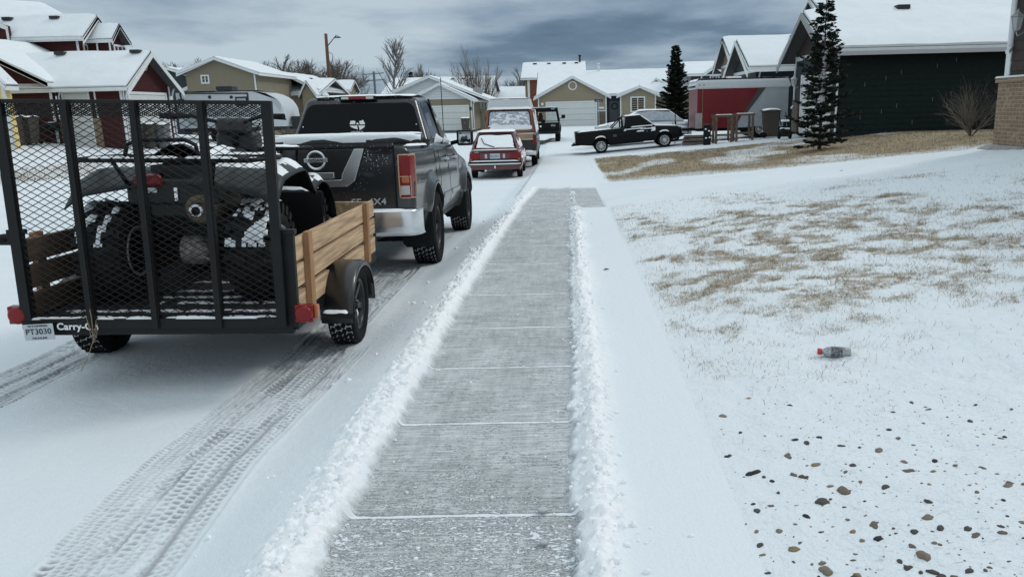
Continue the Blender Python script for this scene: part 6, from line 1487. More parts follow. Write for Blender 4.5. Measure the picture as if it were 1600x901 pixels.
# ================= black boxy 4x4 beyond the van
def suv():
    Y0 = 42.6; t = thing('black_suv', 'boxy black off roader seen from behind beyond the brown van', 'suv', (at(849, 223, Y0)[0], Y0, float(zr(Y0 + 1))), 0)
    blk = mat('black_paint', (.004, .0045, .005), rough=.4, spec=.15, coat=.04); R = .42; yr_, yf = .9, 3.6
    B = Body(4.6, .90, [(0, .55), (4.6, .55)], [(0, 1.18), (3.3, 1.18), (4.6, 1.08)], [(yr_, R, .50), (yf, R, .50)], flare=.06, er=.08, fr=.15, tum=.01, tuck=.03)
    b = B.build(t, blk, inner=.25, step=.07, nz=12)
    for s in (1, -1):     # open glasshouse: pillars, so the snow beyond shows through the windows
        lo = s * .86; hi_ = s * .74; mb = MB()
        for y, y2, w in ((.05, .12, .10), (1.5, 1.5, .08), (3.2, 2.75, .08)): mb.bar((lo, y, 1.15), (hi_, y2, 1.92), w, .08)
        mb.build('roof_pillar', blk, b)
    mb = MB(); mb.grid(lambda u, v: ((v * 2 - 1) * .78, .05 + 2.8 * u, 1.90 + .06 * (1 - (2 * v - 1) ** 4) * (1 - (2 * u - 1) ** 6)), 20, 20); mb.box((0, 1.45, 1.885), (1.54, 2.76, .05)); mb.box((0, .10, 1.80), (1.46, .10, .18)); rf = mb.build('roof', blk, b)
    snow_patch('roof_snow', rf, lambda u, v: ((u * 2 - 1) * .7, .1 + 2.6 * v, 1.955), 14, 20, .02, seed=2, cover=.5)
    mb = MB(); mb.box((0, .07, 1.46), (1.44, .01, .52)); gl = mat('thin_glass', (.8, .85, .85), rough=.02, trans=1); mb.build('rear_glass', gl, b)
    mb = MB(); mb.box((-.15, 1.1, 1.3), (.26, .14, .5)); mb.box((-.15, 1.1, 1.6), (.2, .1, .14)); mb.build('headrest', PLAST, b, bevel=.04)
    mb = MB(); mb.box((0, .0, 1.17), (1.7, .06, .03)); mb.build('belt_strip', mat('snow_strip', (.6, .63, .66), rough=.8), b); mb = MB(); mb.box((0, -.1, .62), (1.7, .16, .15)); mb.build('rear_bumper', PLAST, b, bevel=.03); mb = MB(); mb.lathe([(0, -.02), (.05, -.02), (.06, 0)], (-.12, -.035, .95), 'y', 12); mb.build('tailgate_badge', CHR, b)
    for x, z, sz in ((.62, 1.86, .12), (.62, .98, .15)): text(b, 'white_lettering', 'VVV', sz, Matrix.Translation((x - .06, -.045 if z < 1.3 else .04, z)) @ REARTXT, mat('decal_white', (.8, .8, .8)), .001, .9)
    mb = MB(); mb.bar((.86, 2.95, 1.3), (1.02, 2.9, 1.36), .04); mb.box((1.10, 2.88, 1.42), (.22, .08, .20)); mb.build('side_mirror', PLAST, b, bevel=.02)
    for y in (yr_, yf):
        for s in (1, -1): wheel(t, (s * .78, y, R), R, .27, s, .58, 'five', False, None, lugs=False, detail=0)
suv()

# ================= little black pickup on the driveway, nose to the right
def little_pickup():
    Y0 = 32.3; p0 = at(940, 237, Y0); p1 = at(1041, 228, Y0)
    t = thing('small_pickup', 'little black pickup truck parked across the neighbouring driveway, patches of snow on it', 'pickup truck', (0, 0, 0), 0)
    sl = math.atan2(float(zg(p1[0], Y0) - zg(p0[0], Y0)), p1[0] - p0[0]); R = .29; yr_ = 1.02; wb = 2.62
    t.rotation_euler = Matrix.Rotation(-math.pi / 2, 3, 'Z').to_euler(); M = Matrix.Rotation(-sl, 3, 'Y') @ Matrix.Rotation(-math.pi / 2, 3, 'Z'); t.rotation_euler = M.to_euler()
    off = M @ Vector((.68, yr_, 0)); t.location = Vector((p0[0], Y0, float(zg(p0[0], Y0)) + .005)) - off
    blk = mat('black_paint', (.004, .0045, .005), rough=.4, spec=.15, coat=.04)
    B = Body(4.38, .79, [(0, .42), (.6, .34), (3.9, .30), (4.38, .36)], [(0, .93), (2.05, .94), (2.1, .95), (3.25, .90), (4.2, .80), (4.38, .70)], [(yr_, R, .35), (yr_ + wb, R, .35)], flare=.025, er=.07, fr=.12, tum=.05, tuck=.06)
    b = B.build(t, blk, inner=.25, step=.045, nz=18)
    lo = [(.74, 2.02, .93), (.745, 2.5, .93), (.72, 3.32, .90)]; hi = [(.58, 2.13, 1.38), (.59, 2.5, 1.40), (.57, 2.72, 1.385)]
    cab = hull(t, 'cabin', lo, hi, blk, .05)
    lo = [(.74, 2.02, .93), (.72, 3.32, .90)]; hi = [(.58, 2.13, 1.38), (.57, 2.72, 1.385)]
    simple_glass(cab, lo, hi, [(0, .16, .62, .12, .84, .20, .74), (0, .66, .86, .12, .80, .76, .86)], ICE)
    mb = MB(); f = lambda x, v: (x * (1 - v) + x * .78 * v, 2.02 + .11 * v, .93 + .45 * v); pane_quad(mb, [f(-.64, .15), f(.64, .15), f(.62, .86), f(-.62, .86)], .004, r=.05); mb.build('rear_window', ICE, cab)
    mb = MB(); f = lambda x, v: (x * (1 - v) + x * .79 * v, 3.32 - .6 * v, .90 + .485 * v); pane_quad(mb, [f(.66, .08), f(-.66, .08), f(-.66, .92), f(.66, .92)], .004, r=.05); ws = mb.build('windshield', GLASS, cab); snow_patch('window_snow', ws, lambda u, v: f((u * 2 - 1) * .70, v), 16, 14, .03, nrm=(0, .6, .8), seed=3, rag=.03)
    snow_patch('roof_snow', cab, lambda u, v: ((u * 2 - 1) * .58, 2.12 + .62 * v, 1.395), 16, 14, .035, seed=5, rag=.03); snow_patch('hood_snow', b, lambda u, v: ((u * 2 - 1) * .72, 3.25 + 1.0 * v, B.T(3.25 + v) + .02), 16, 20, .03, seed=6, rag=.04)
    mb = MB(); mb.box((0, 1.05, .80), (1.4, 1.9, .2)); mb.build('bed_floor', blk, b); snow_patch('bed_snow', b, lambda u, v: ((u * 2 - 1) * .73, .05 + 1.95 * v, .93), 20, 34, .035, seed=7, rag=.04)
    for s in (1, -1):
        for yc in (yr_, yr_ + wb): snow_patch('arch_snow', b, lambda u, v, s=s, yc=yc: (s * (B.x(yc, .66) + .012 - .03 * v), yc - .22 + .44 * u, R + .37 * math.sin(math.pi / 2 + (u - .5) * 1.2) + .03 * v), 20, 4, .035, nrm=(s * .3, 0, 1), seed=9, rag=.03)
        snow_patch('door_snow', cab, lambda u, v, s=s: (s * .755, 2.3 + u * .9, .915 + .05 * v), 24, 4, .03, nrm=(s, 0, .5), seed=11); snow_patch('door_snow', b, lambda u, v, s=s: (s * B.x(2.5, .75), 2.0 + u * 1.3, .68 + .2 * v), 40, 10, .02, nrm=(s, 0, .2), seed=12, cover=.60, freq=5)
        mb = MB(); mb.box((s * (B.x(1.5, .68) + .002), 1.62, .66), (.01, .14, .10)); mb.build('fuel_flap', mat('flap_gray', (.06, .062, .065)), b)
        mb = MB(); mb.bar((s * .76, 3.0, .96), (s * .88, 2.98, 1.0), .03); mb.box((s * .90, 2.98, 1.03), (.14, .06, .12)); mb.build('side_mirror', blk, cab, bevel=.02)
        mb = MB(); mb.box((s * .66, .01, .72), (.2, .06, .2)); mb.build('tail_lamp', REDL, b, bevel=.02); mb = MB(); mb.box((s * .772, .12, .62), (.012, .08, .05)); mb.build('side_marker', AMB, b)
        mb = MB(); mb.lathe([(0, .0), (.08, .0), (.09, -.03)], (s * .6, 4.39, .62), 'y', 14); mb.build('headlight', mat('lens_clear', (.45, .46, .46)), b)
        for y in (yr_, yr_ + wb): wheel(t, (s * .70, y, R), R, .18, s, .66, 'twelve', False, mat('alloy', (.6, .61, .62), rough=.3, metal=.6), lugs=False, detail=1)
    mb = MB(); mb.box((0, -.09, .46), (1.5, .10, .09)); bp = mb.build('rear_bumper', PLAST, t, bevel=.02); snow_patch('bumper_snow', bp, lambda u, v: ((u * 2 - 1) * .7, -.13 + .1 * v, .505), 16, 3, .02, seed=13); mb = MB(); mb.box((0, .05, .40), (1.2, .5, .03)); mb.build('skid_plate', PLAST, t)
    mb = MB(); mb.box((0, 4.42, .44), (1.5, .10, .10)); mb.build('front_bumper', PLAST, t, bevel=.02); mb = MB(); mb.tube([(0, 2.0, .9), (.0, 2.02, 1.42)], .03, 8); mb.tube([(-.6, 1.95, 1.36), (.6, 1.95, 1.36)], .03, 8)
    for s in (1, -1): mb.tube([(s * .6, 1.95, 1.36), (s * .66, 1.93, .93)], .03, 8); mb.tube([(s * .6, 1.95, 1.34), (s * .62, 1.5, .95)], .025, 8)
    mb.build('roll_bar', blk, t); mb = MB(); mb.box((0, 2.1, .34), (1.1, 1.4, .12)); mb.build('chassis', ARCH, t)
little_pickup()

# ================= snow covered car behind the little pickup
def snowy_car():
    Y0 = 36.0; x0 = at(1002, 205, Y0)[0]; x1 = at(1071, 205, Y0)[0]; zb = float(zg((x0 + x1) / 2, Y0))
    t = thing('parked_car', 'silver sedan almost hidden under snow behind the little black pickup', 'car', (x1 + .3, Y0 + .8, zb), rad(90))
    sil = mat('silver_paint', (.40, .43, .46), rough=.35, metal=.3)
    B = Body(4.4, .84, .26, [(0, .92), (1.0, .95), (3.3, .92), (4.4, .72)], [(.85, .31, .37), (3.45, .31, .37)], flare=.02, er=.2, fr=.3, tum=.06); b = B.build(t, sil, step=.07, nz=12)
    lo = [(.76, .35, .93), (.77, 1.8, .95), (.75, 3.45, .90)]; hi = [(.54, 1.0, 1.40), (.57, 1.8, 1.46), (.54, 2.45, 1.40)]; cab = hull(t, 'cabin', lo, hi, sil, .07)
    simple_glass(cab, lo, hi, [(0, .38, .94, .15, .82, .30, .94), (1, .06, .80, .15, .82, .08, .80)], ICE)
    for nm, fn, sd in (('roof_snow', lambda u, v: ((u * 2 - 1) * .58, .95 + 1.55 * v, 1.44 + .02 * math.sin(3 * v)), 1), ('hood_snow', lambda u, v: ((u * 2 - 1) * .74, 3.3 + 1.0 * v, B.T(3.3 + v) + .02), 2), ('windshield_snow', lambda u, v: ((u * 2 - 1) * (.74 - .2 * v), 3.42 - 1.0 * v, .91 + .5 * v), 3), ('rear_snow', lambda u, v: ((u * 2 - 1) * (.74 - .2 * v), .34 + .68 * v, .93 + .48 * v), 4), ('trunk_snow', lambda u, v: ((u * 2 - 1) * .74, .02 + .35 * v, .93), 5)):
        snow_patch(nm, cab, fn, 18, 18, .05, nrm=(0, 0, 1), seed=sd, rag=.03)
    for s in (1, -1): snow_patch('side_snow', cab, lambda u, v: (s * (.83), .3 + u * 3.6, .45 + .45 * v), 40, 12, .02, nrm=(s, 0, 0), seed=21, cover=.35, freq=7)
    for y in (.85, 3.45):
        for s in (1, -1): wheel(t, (s * .74, y, .31), .31, .19, s, .6, 'steel', False, None, lugs=False, detail=0)
snowy_car()

# ================= red and silver cargo trailer
def cargo():
    Y0 = 32.6; xl, xr_ = at(1087, 205, Y0)[0], at(1230, 205, Y0)[0]; zt = at(1150, 128, Y0)[2]; zb = at(1150, 202, Y0)[2] - .0; W = 2.1
    zg_ = float(zg(at(1185, 213, Y0)[0], Y0)) + .01
    t = thing('cargo_trailer', 'enclosed cargo trailer, dark red nose and silver rear, snow on its roof', 'trailer', (xl, Y0, zg_)); T = Matrix.Translation(-Vector((xl, Y0, zg_)))
    redm = mat('cargo_red', (.16, .008, .014), rough=.35, coat=.1, noise=.12, nscale=3); sil = mat('cargo_silver', (.44, .47, .50), rough=.45, metal=.2, noise=.08, nscale=3); dg = mat('cargo_stripe', (.06, .065, .06), rough=.5)
    zbf = zg_ + .42; H = zt - .22
    X = lambda px, py: (at(px, py, Y0)[0], at(px, py, Y0)[2])
    mb = MB(); mb.M = T; mb.bb((xl + .03, Y0 + .01, zbf), (xr_, Y0 + W, H)); body = mb.build('body', sil, t, bevel=.02)
    def sheet(pts, m, name, o=.0, d=.01, par=None):
        mb = MB(); mb.M = T; mb.prism([(x, Y0 - o, z) for x, z in pts], (0, d, 0)); return mb.build(name, m, par or body)
    a = X(1188, 137)[0]; b_ = X(1160, 178)[0]; c = X(1152, 200)[0]
    sheet([(xl + .04, zbf), (c - .1, zbf), (b_, X(1160, 178)[1]), (a, H), (xl + .04, H)], redm, 'red_panel', .004)
    sheet([(a, H), (a + .26, H), (b_ + .16, X(1162, 178)[1]), (b_, X(1160, 178)[1])], dg, 'dark_stripe', .007)
    mb = MB(); mb.M = T; mb.bb((xl + .018, Y0 + .04, zbf), (xl + .03, Y0 + W - .04, H)); mb.build('nose_panel', redm, body)
    mb = MB(); mb.M = T; mb.bb((xl + .25, Y0 - .012, zbf), (xl + .28, Y0, H)); mb.build('corner_rail', mat('rail_brass', (.25, .14, .08), rough=.4, metal=.5), body)
    mb = MB(); mb.M = T; mb.prism([(xl - .02, Y0 - .01, zbf), (xl + .25, Y0 - .012, zbf), (xl + .25, Y0 - .012, zbf + .62), (xl - .02, Y0 - .012, zbf + .62)], (0, .02, 0)); mb.build('stone_guard', mat('diamond_plate', (.5, .51, .52), rough=.3, metal=.8, noise=.3, nscale=20, stretch=(3, 1, .2)), body)
    # rounded roof cap and snow
    mb = MB(); mb.M = T
    def rf(u, v):
        x = xl - .04 + (xr_ - xl + .10) * u; e = min(1, min(u, 1 - u) / .035); q = v * 2 - 1
        return (x, Y0 + W / 2 + (W / 2 + .03) * math.copysign(min(1, abs(q) * 1.25), q), H + (.30 * (1 - max(0, abs(q) - .8) / .2) ** .5 + .02) * (.35 + .65 * math.sqrt(e)))
    mb.grid(rf, 50, 24); mb.bb((xl, Y0 - .015, H - .03), (xr_ + .03, Y0 + W, H + .03)); rc = mb.build('roof_cap', mat('roof_white', (.62, .65, .67), rough=.5), body)
    mb = MB(); mb.M = T; mb.grid(lambda u, v: tuple(np.array(rf(.01 + .98 * u, .12 + .76 * v)) + (0, 0, .05 + .02 * float(vn(u * 20, v * 5)))), 40, 12); mb.build('roof_snow', SNOW, rc)
    mb = MB(); mb.M = T; xv = X(1154, 125)[0]; mb.bb((xv - .28, Y0 + .7, H + .3), (xv + .28, Y0 + 1.2, H + .46)); mb.build('roof_vent', WHITE, rc, bevel=.03)
    for px in (1095, 1102):
        mb = MB(); mb.M = T; mb.box((X(px, 0)[0], Y0 - .03, H + .12), (.07, .03, .03)); mb.build('clearance_light', AMB, rc)
    # wheels
    xw = X(1186, 200)[0]; R = .33; w = MB()
    mb = MB(); mb.M = T; 
    fen = [(xw - .62, zg_ + .45), (xw - .48, zg_ + .74), (xw + .42, zg_ + .74), (xw + .55, zg_ + .45)]
    mb.prism([(x, Y0 - .012, z) for x, z in fen], (0, -.16, 0)); mb.build('fender', sil, body, bevel=.01)
    for y in (Y0 - .02, Y0 + W):
        for xx in (xw,):
            g = thing('wheel_mount', None, None); 
            bpy.data.objects.remove(g)
            m_ = MB(); c0 = Vector((xx, y, zg_ + R)) - Vector((xl, Y0, zg_))
            m_.M = Matrix.Translation(c0); r = R * .55
            m_.lathe([(r, .09), (R * .9, .1), (R, .06), (R, -.06), (R * .9, -.1), (r, -.09)], (0, 0, 0), 'y', 28); o = m_.build('wheel', RUB, t, fix=False)
            m_ = MB(); m_.M = Matrix.Translation(c0); m_.lathe([(0, -.05), (.08, -.06), (r * .5, -.03), (r * .8, -.06), (r * 1.02, -.09)], (0, 0, 0), 'y', 20); 
            for k in range(8): a_ = k * .785; m_.lathe([(0, -.065), (.018, -.065), (.018, -.05)], (.11 * math.cos(a_), 0, .11 * math.sin(a_)), 'y', 6, 1)
            m_.build('rim', [mat('alloy', (.6, .61, .62)), ARCH], o, fix=False)
    mb = MB(); mb.M = T; mb.bb((xl + .1, Y0 + .1, zbf - .12), (xr_, Y0 + W - .1, zbf)); mb.bar((xl + .1, Y0 + .3, zbf - .06), (xl - 1.1, Y0 + W / 2, zbf - .06), .08); mb.bar((xl + .1, Y0 + W - .3, zbf - .06), (xl - 1.1, Y0 + W / 2, zbf - .06), .08); mb.bar((xl - .7, Y0 + W / 2, zbf - .4), (xl - .7, Y0 + W / 2, zbf + .3), .06); mb.build('chassis', BLK, t)
cargo()

# ================= white travel trailer across the street
def camper():
    Y0 = 41; p = lambda px, py, y=Y0: at(px, py, y); xl, xm, xr_ = p(277, 170)[0], p(392, 170)[0], p(444, 170)[0]; zt = p(340, 144)[2]; zb = p(340, 200)[2]; zg_ = float(zg(p(340, 212)[0], Y0)); W = 2.3
    t = thing('travel_trailer', 'white travel trailer with a black outline and sloping nose parked across the street', 'camper', (xl, Y0, zg_)); T = Matrix.Translation(-Vector((xl, Y0, zg_)))
    wh = mat('camper_white', (.56, .59, .61), rough=.35, noise=.04, nscale=3)
    prof = [(xl, zb), (xr_ - .1, zb), (xr_, zb + .55), (xr_ - .05, zb + .95)] + [(xm + (xr_ - xm - .1) * math.sin(a), zb + .95 + (zt - zb - .95) * math.cos(a)) for a in (1.35, 1.1, .85, .6, .35, .12)] + [(xm - .3, zt), (xl, zt)]
    mb = MB(); mb.M = T; mb.prism([(x, Y0, z) for x, z in prof], (0, W, 0)); b = mb.build('body', wh, t, bevel=.03)
    mb = MB(); mb.M = T; mb.prism([(x, Y0 - .01, z) for x, z in prof[4:11]] + [(p(398, 0)[0], Y0 - .01, zt - .1), (p(420, 0)[0], Y0 - .01, zb + .75)], (0, .006, 0)); mb.build('nose_panel', mat('camper_silver', (.42, .46, .49), rough=.3), b)
    bl = mat('camper_black', (.012, .012, .013), rough=.4); mb = MB(); mb.M = T
    def line(px, py, qx, qy, w=.07): a = p(px, py); c = p(qx, qy); mb.bar((a[0], Y0 - .02, a[2]), (c[0], Y0 - .02, c[2]), .03, w, upv=(0, 1, 0)) if False else mb.bar((a[0], Y0 - .02, a[2]), (c[0], Y0 - .02, c[2]), w, .03, upv=(0, 1, 0))
    line(281, 146, 387, 146); line(387, 146, 388, 162); line(281, 146, 284, 156); line(278, 156, 288, 156, .05); mb.build('black_outline', bl, b)
    for px in (327.5, 361.5): mb = MB(); mb.M = T; mb.lathe([(0, -.02), (.08, -.02), (.085, 0)], (p(px, 152)[0], Y0 - .004, p(px, 152)[2]), 'y', 14); mb.build('porthole', bl, b)
    mb = MB(); mb.M = T; a, c = p(368, 160), p(386, 151); mb.bb((a[0], Y0 - .02, a[2] - .2), (c[0], Y0, c[2])); w = mb.build('window', bl, b, bevel=.03); mb = MB(); mb.M = T; mb.bb((a[0] + .08, Y0 - .026, a[2] - .12), (c[0] - .08, Y0 - .01, c[2] - .08)); mb.build('pane', mat('pane_gray', (.35, .38, .4), rough=.2), w, bevel=.02)
    for px, py in ((300, 186), (413, 196)): mb = MB(); mb.M = T; a = p(px, py); mb.bb((a[0] - .2, Y0 - .02, a[2] - .3), (a[0] + .3, Y0, a[2] + .15)); mb.build('hatch_door', mat('pane_gray', (.35, .38, .4)), b, bevel=.02)
    mb = MB(); mb.M = T; mb.grid(lambda u, v: (xl + (xm + .6 - xl) * u, Y0 + W * v, zt + .05 + .03 * float(vn(u * 14, v * 3)) - .2 * max(0, u - .9)), 30, 6); mb.build('roof_snow', SNOW, b); mb = MB(); mb.M = T; a = p(341, 141); mb.bb((a[0] - .4, Y0 + .6, zt + .04), (a[0] + .45, Y0 + 1.4, zt + .32)); mb.build('roof_air_conditioner', bl, b, bevel=.05)
    mb = MB(); mb.M = T; mb.bb((xl + .2, Y0 + .1, zb - .2), (xr_ - .3, Y0 + W - .1, zb)); mb.bar((xr_ - .2, Y0 + W / 2, zb - .1), (xr_ + .9, Y0 + W / 2, zb - .1), .12); mb.bb((xr_ + .05, Y0 + .8, zb - .1), (xr_ + .5, Y0 + 1.5, zb + .5)); mb.build('chassis', bl, t)
    for k in (1.9, 2.75):
        m_ = MB(); m_.M = Matrix.Translation(Vector((k, .1, .34))); m_.lathe([(0, -.03), (.1, -.05), (.19, -.05), (.20, -.1), (.31, -.1), (.34, -.05), (.34, .1)], (0, 0, 0), 'y', 24); m_.build('wheel', RUB, t, fix=False)
camper()
# ------------------------------------------------------------------ bins, stands, sign, poles, litter, stones
BIN = mat('bin_brown', (.055, .045, .034), rough=.6, noise=.15, nscale=6)
def wheelie_bin(name, label, x, y, z, h=1.1, w=.6, rz=0, group=None, m=None, snow=True):
    m = m or BIN; t = thing(name, label, 'bin', (x, y, z), rz, group); mb = MB(); a, b = w * .40, w * .5
    lo = [(-a, -a), (a, -a), (a, a), (-a, a)]; hi = [(-b, -b * 1.05), (b, -b * 1.05), (b, b * 1.05), (-b, b * 1.05)]
    V = [(x_, y_, .05) for x_, y_ in lo] + [(x_, y_, h * .93) for x_, y_ in hi]; mb.add(V, [(3, 2, 1, 0)] + [(i, (i + 1) % 4, (i + 1) % 4 + 4, i + 4) for i in range(4)]); mb.box((0, 0, h * .91), (w * 1.06, w * 1.1, .05)); bd = mb.build('bin_body', m, t, bevel=.02)
    mb = MB(); mb.grid(lambda u, v: ((u - .5) * w * 1.1, (v - .5) * w * 1.18, h * .945 + .05 * math.sin(math.pi * v)), 8, 8); mb.box((0, 0, h * .945), (w * 1.1, w * 1.18, .025)); mb.tube([(-w * .45, w * .62, h * .95), (w * .45, w * .62, h * .95)], .018, 6); ld = mb.build('lid', m, t)
    if snow: snow_patch('lid_snow', ld, lambda u, v: ((u - .5) * w * 1.08, (v - .5) * w * 1.15, h * .95 + .05 * math.sin(math.pi * v)), 12, 12, .05, seed=int(abs(x) * 7) % 50, rag=.04)
    for s in (-1, 1): mb = MB(); mb.lathe([(0, -.03), (.1, -.03), (.11, 0), (.1, .03), (0, .03)], (s * w * .42, w * .46, .11), 'x', 16); mb.build('bin_wheel', RUB, t)
    mb = MB(); mb.lathe([(.045, -.004), (.06, -.006), (.075, -.004)], (-.02, -w * .475, h * .66), 'y', 14); mb.build('bin_emblem', mat('emblem_pale', (.25, .24, .2)), bd)
    return t
p = gp(1204, 31.6); wheelie_bin('trash_bin', 'brown wheeled trash bin in front of the cargo trailer', p[0], 31.6, p[2], 1.12, .62, rad(85))
p = at(728, 205, 65); wheelie_bin('trash_bin', 'brown trash bin beside the white gabled garage', p[0], 65, p[2], 1.1, .66)
for k, (px, py, Y, lab) in enumerate(((25, 226, 31.5, 'brown trash bin nearest the left picture edge, by the yellow house'), (43, 225, 31.9, 'brown trash bin with a pale emblem right of its twin by the yellow house'), (218, 222, 34.6, 'left brown bin of three before the red garage wing'), (233, 222, 34.8, 'middle brown bin of three before the red garage wing'), (252, 222, 35.2, 'gray bin, rightmost of three before the red garage wing'))):
    p = gp(px, Y); wheelie_bin('trash_bin', lab, p[0], Y, p[2], 1.12 if k > 1 else 1.15, .52 if k > 1 else .62, 0, 'bins across the street', mat('bin_gray', (.12, .13, .135), rough=.6) if k == 4 else None)
# small sack and bundle on top of the left bins
p = at(17, 180, 31.6); mb = MB(); mb.lathe([(0, 0), (.2, .02), (.24, .15), (.18, .3), (.05, .36), (0, .37)], (0, 0, 0), 'z', 14); o = mb.build('trash_sack', mat('sack_tan', (.24, .2, .14), rough=.7, bump=.02, bscale=9)); o.location = (gp(20, 31.5)[0], 31.5, gp(20, 31.5)[2] + 1.2); tag(o, 'tan stuffed sack with snow lying on the leftmost bin', 'sack')
# black gas grill by the red wall
def grill():
    p = gp(80, 33.0); t = thing('gas_grill', 'small black barbecue grill on thin legs before the dark red wall', 'grill', (p[0], 33.0, p[2])); mb = MB()
    mb.lathe([(.0, -.26), (.16, -.26), (.17, .26), (0, .26)], (0, 0, .72), 'x', 16); mb.box((0, 0, .66), (.56, .36, .12)); mb.build('grill_body', PLAST, t)
    for x in (-.22, .22):
        for y in (-.14, .14): mb = MB(); mb.bar((x, y, 0), (x, y, .62), .03); mb.build('leg', PLAST, t)
    mb = MB(); mb.box((.42, 0, .68), (.26, .3, .03)); mb.box((-.42, 0, .68), (.26, .3, .03)); mb.build('side_shelf', PLAST, t); mb = MB(); mb.box((0, -.02, .89), (.3, .2, .03)); mb.build('lid_snow', SNOW, t, bevel=.01)
grill()
# timber stands in front of the cargo trailer
TIM = mat('weathered_timber', (.12, .085, .06), rough=.85, noise=.3, nscale=9)
def stand(px0, px1, pyt, pyb, label, Y=31.0):
    a, b = gp(px0, Y), gp(px1, Y); zt = at((px0 + px1) / 2, pyt, Y)[2]; t = thing('sawhorse', label, 'sawhorse', (a[0], Y, a[2]), 0, 'timber stands before the cargo trailer'); w = b[0] - a[0]; h = zt - a[2]; dz = b[2] - a[2]
    for x, z in ((.05, 0), (w - .05, dz)):
        for y in (0, .6): mb = MB(); mb.bb((x - .045, y - .02, z - .02), (x + .045, y + .02, h)); mb.build('leg', TIM, t)
    mb = MB(); mb.bb((-.03, .57, h), (w + .03, .63, h + .09)); mb.build('top_rail', TIM, t); mb = MB(); mb.bb((-.03, -.03, h), (w + .03, .03, h + .09)); o = mb.build('top_rail', TIM, t); mb = MB(); mb.bb((.1, -.02, .30), (w - .1, .02, .38)); mb.build('lower_rail', TIM, t)
    snow_patch('rail_snow', o, lambda u, v: (w * u, -.03 + .06 * v, h + .09), 10, 3, .02, seed=3)
    snow_patch('shelf_snow', t, lambda u, v: (.1 + (w - .2) * u, -.05 + .3 * v, .05 + .02 * v), 14, 5, .06, seed=6, rag=.05)
stand(1117, 1145, 183, 217, 'rough timber stand with snowy top rail, left of the trailer wheel'); stand(1149, 1178, 181, 216, 'rough timber stand with a sloping arm overlapping the trailer wheel')
def board():
    p = gp(1105, 30.8); t = thing('tool_rack', 'upright black rack with snow blobs beside the timber stands', 'rack', (p[0], 30.8, p[2])); mb = MB(); mb.bb((-.14, -.06, 0), (.14, .06, .78)); mb.tube([(-.1, -.07, .6), (0, -.12, .62), (.1, -.07, .6)], .03, 6); mb.tube([(-.1, -.07, .25), (0, -.12, .27), (.1, -.07, .25)], .03, 6); mb.build('rack_body', PLAST, t, bevel=.01)
    for z, x in ((.62, -.08), (.55, .05), (.28, -.06), (.30, .08)): mb = MB(); mb.lathe([(0, .03), (.035, .01), (.04, -.02), (0, -.03)], (x, -.14, z), 'z', 8); mb.build('snow_clump', SNOW, t)
    mb = MB(); mb.bb((-.15, -.07, .78), (.15, .07, .81)); mb.build('top_board', TIM, t)
board()
def lumber():
    a = gp(1076, 31.6); b = gp(1100, 31.6); t = thing('lumber_pile', 'low pile of brown boards between the little pickup and the black rack', 'lumber', (a[0], 31.6, a[2])); L_ = b[0] - a[0]
    for k in range(5): mb = MB(); mb.box((L_ / 2 + .02 * k, .1 * (k % 2), .06 + .08 * k), (L_ + .5, .14, .07)); mb.build('board', TIM, t)
    snow_patch('board_snow', t, lambda u, v: (-.2 + (L_ + .4) * u, -.05 + .2 * v, .43), 16, 4, .03, seed=3)
lumber()
def rack2():
    p = gp(1065, 33.8); t = thing('metal_rack', 'dark ladder like metal frame behind the hood of the little pickup', 'rack', (p[0], 33.8, p[2])); z1 = at(1065, 176, 33.8)[2] - p[2]
    for x in (-.28, .28): mb = MB(); mb.tube([(x, 0, 0), (x, 0, z1)], .02, 6); mb.build('upright', BLK, t)
    for z in (.3, .62, .95): mb = MB(); mb.tube([(-.28, 0, z * z1), (.28, 0, z * z1)], .015, 6); mb.build('rung', BLK, t)
rack2()
def cart():
    p = gp(1237, 28.9); t = thing('snow_blower', 'small dark garden machine capped with snow at the garage corner', 'machine', (p[0] - .25, 28.9, p[2])); mb = MB(); mb.box((0, 0, .22), (.34, .4, .26)); mb.box((0, .05, .5), (.1, .1, .3)); mb.tube([(-.12, .1, .5), (-.12, .4, .95)], .02, 6); mb.tube([(.12, .1, .5), (.12, .4, .95)], .02, 6); mb.build('machine_body', PLAST, t, bevel=.02)
    for z, w in ((.37, .3), (.66, .26)): mb = MB(); mb.box((0, 0, z), (w, w, .07)); mb.build('snow_cap', SNOW, t, bevel=.02)
    for s in (-1, 1): mb = MB(); mb.lathe([(0, -.04), (.12, -.04), (.13, 0), (.12, .04), (0, .04)], (s * .2, 0, .13), 'x', 14); mb.build('wheel', RUB, t)
cart()

# street name sign in front of the bungalow
def street_sign():
    Y = 47; p = gp(936, Y); t = thing('street_sign', 'slim street name sign post in front of the bungalow garage', 'sign', (p[0], Y, p[2])); h = at(936, 153, Y)[2] - p[2]
    mb = MB(); mb.tube([(0, 0, -.1), (0, 0, h + .1)], .025, 8); mb.build('post', mat('galvanised', (.35, .36, .37), rough=.4, metal=.6), t)
    bl = mat('sign_blue', (.012, .03, .06), rough=.4); mb = MB(); mb.box((0, -.03, h - .15), (.50, .015, .16)); a = mb.build('name_blade', bl, t); text(a, 'blade_lettering', 'Linda Ct', .09, Matrix.Translation((0, -.04, h - .15)) @ REARTXT, mat('decal_white', (.8, .8, .8)), .001)
    mb = MB(); mb.box((0, .0, h + .04), (.02, .50, .15)); mb.build('name_blade', bl, t)
street_sign()
# thin pole in front of the white garage
Y = 58; p = at(693, 204, Y); mb = MB(); mb.tube([(0, 0, 0), (0, 0, at(693, 121, Y)[2] - p[2])], .03, 6); o = mb.build('antenna_pole', BLK); o.location = (p[0], Y, p[2]); tag(o, 'thin dark pole standing before the white gabled garage', 'pole')

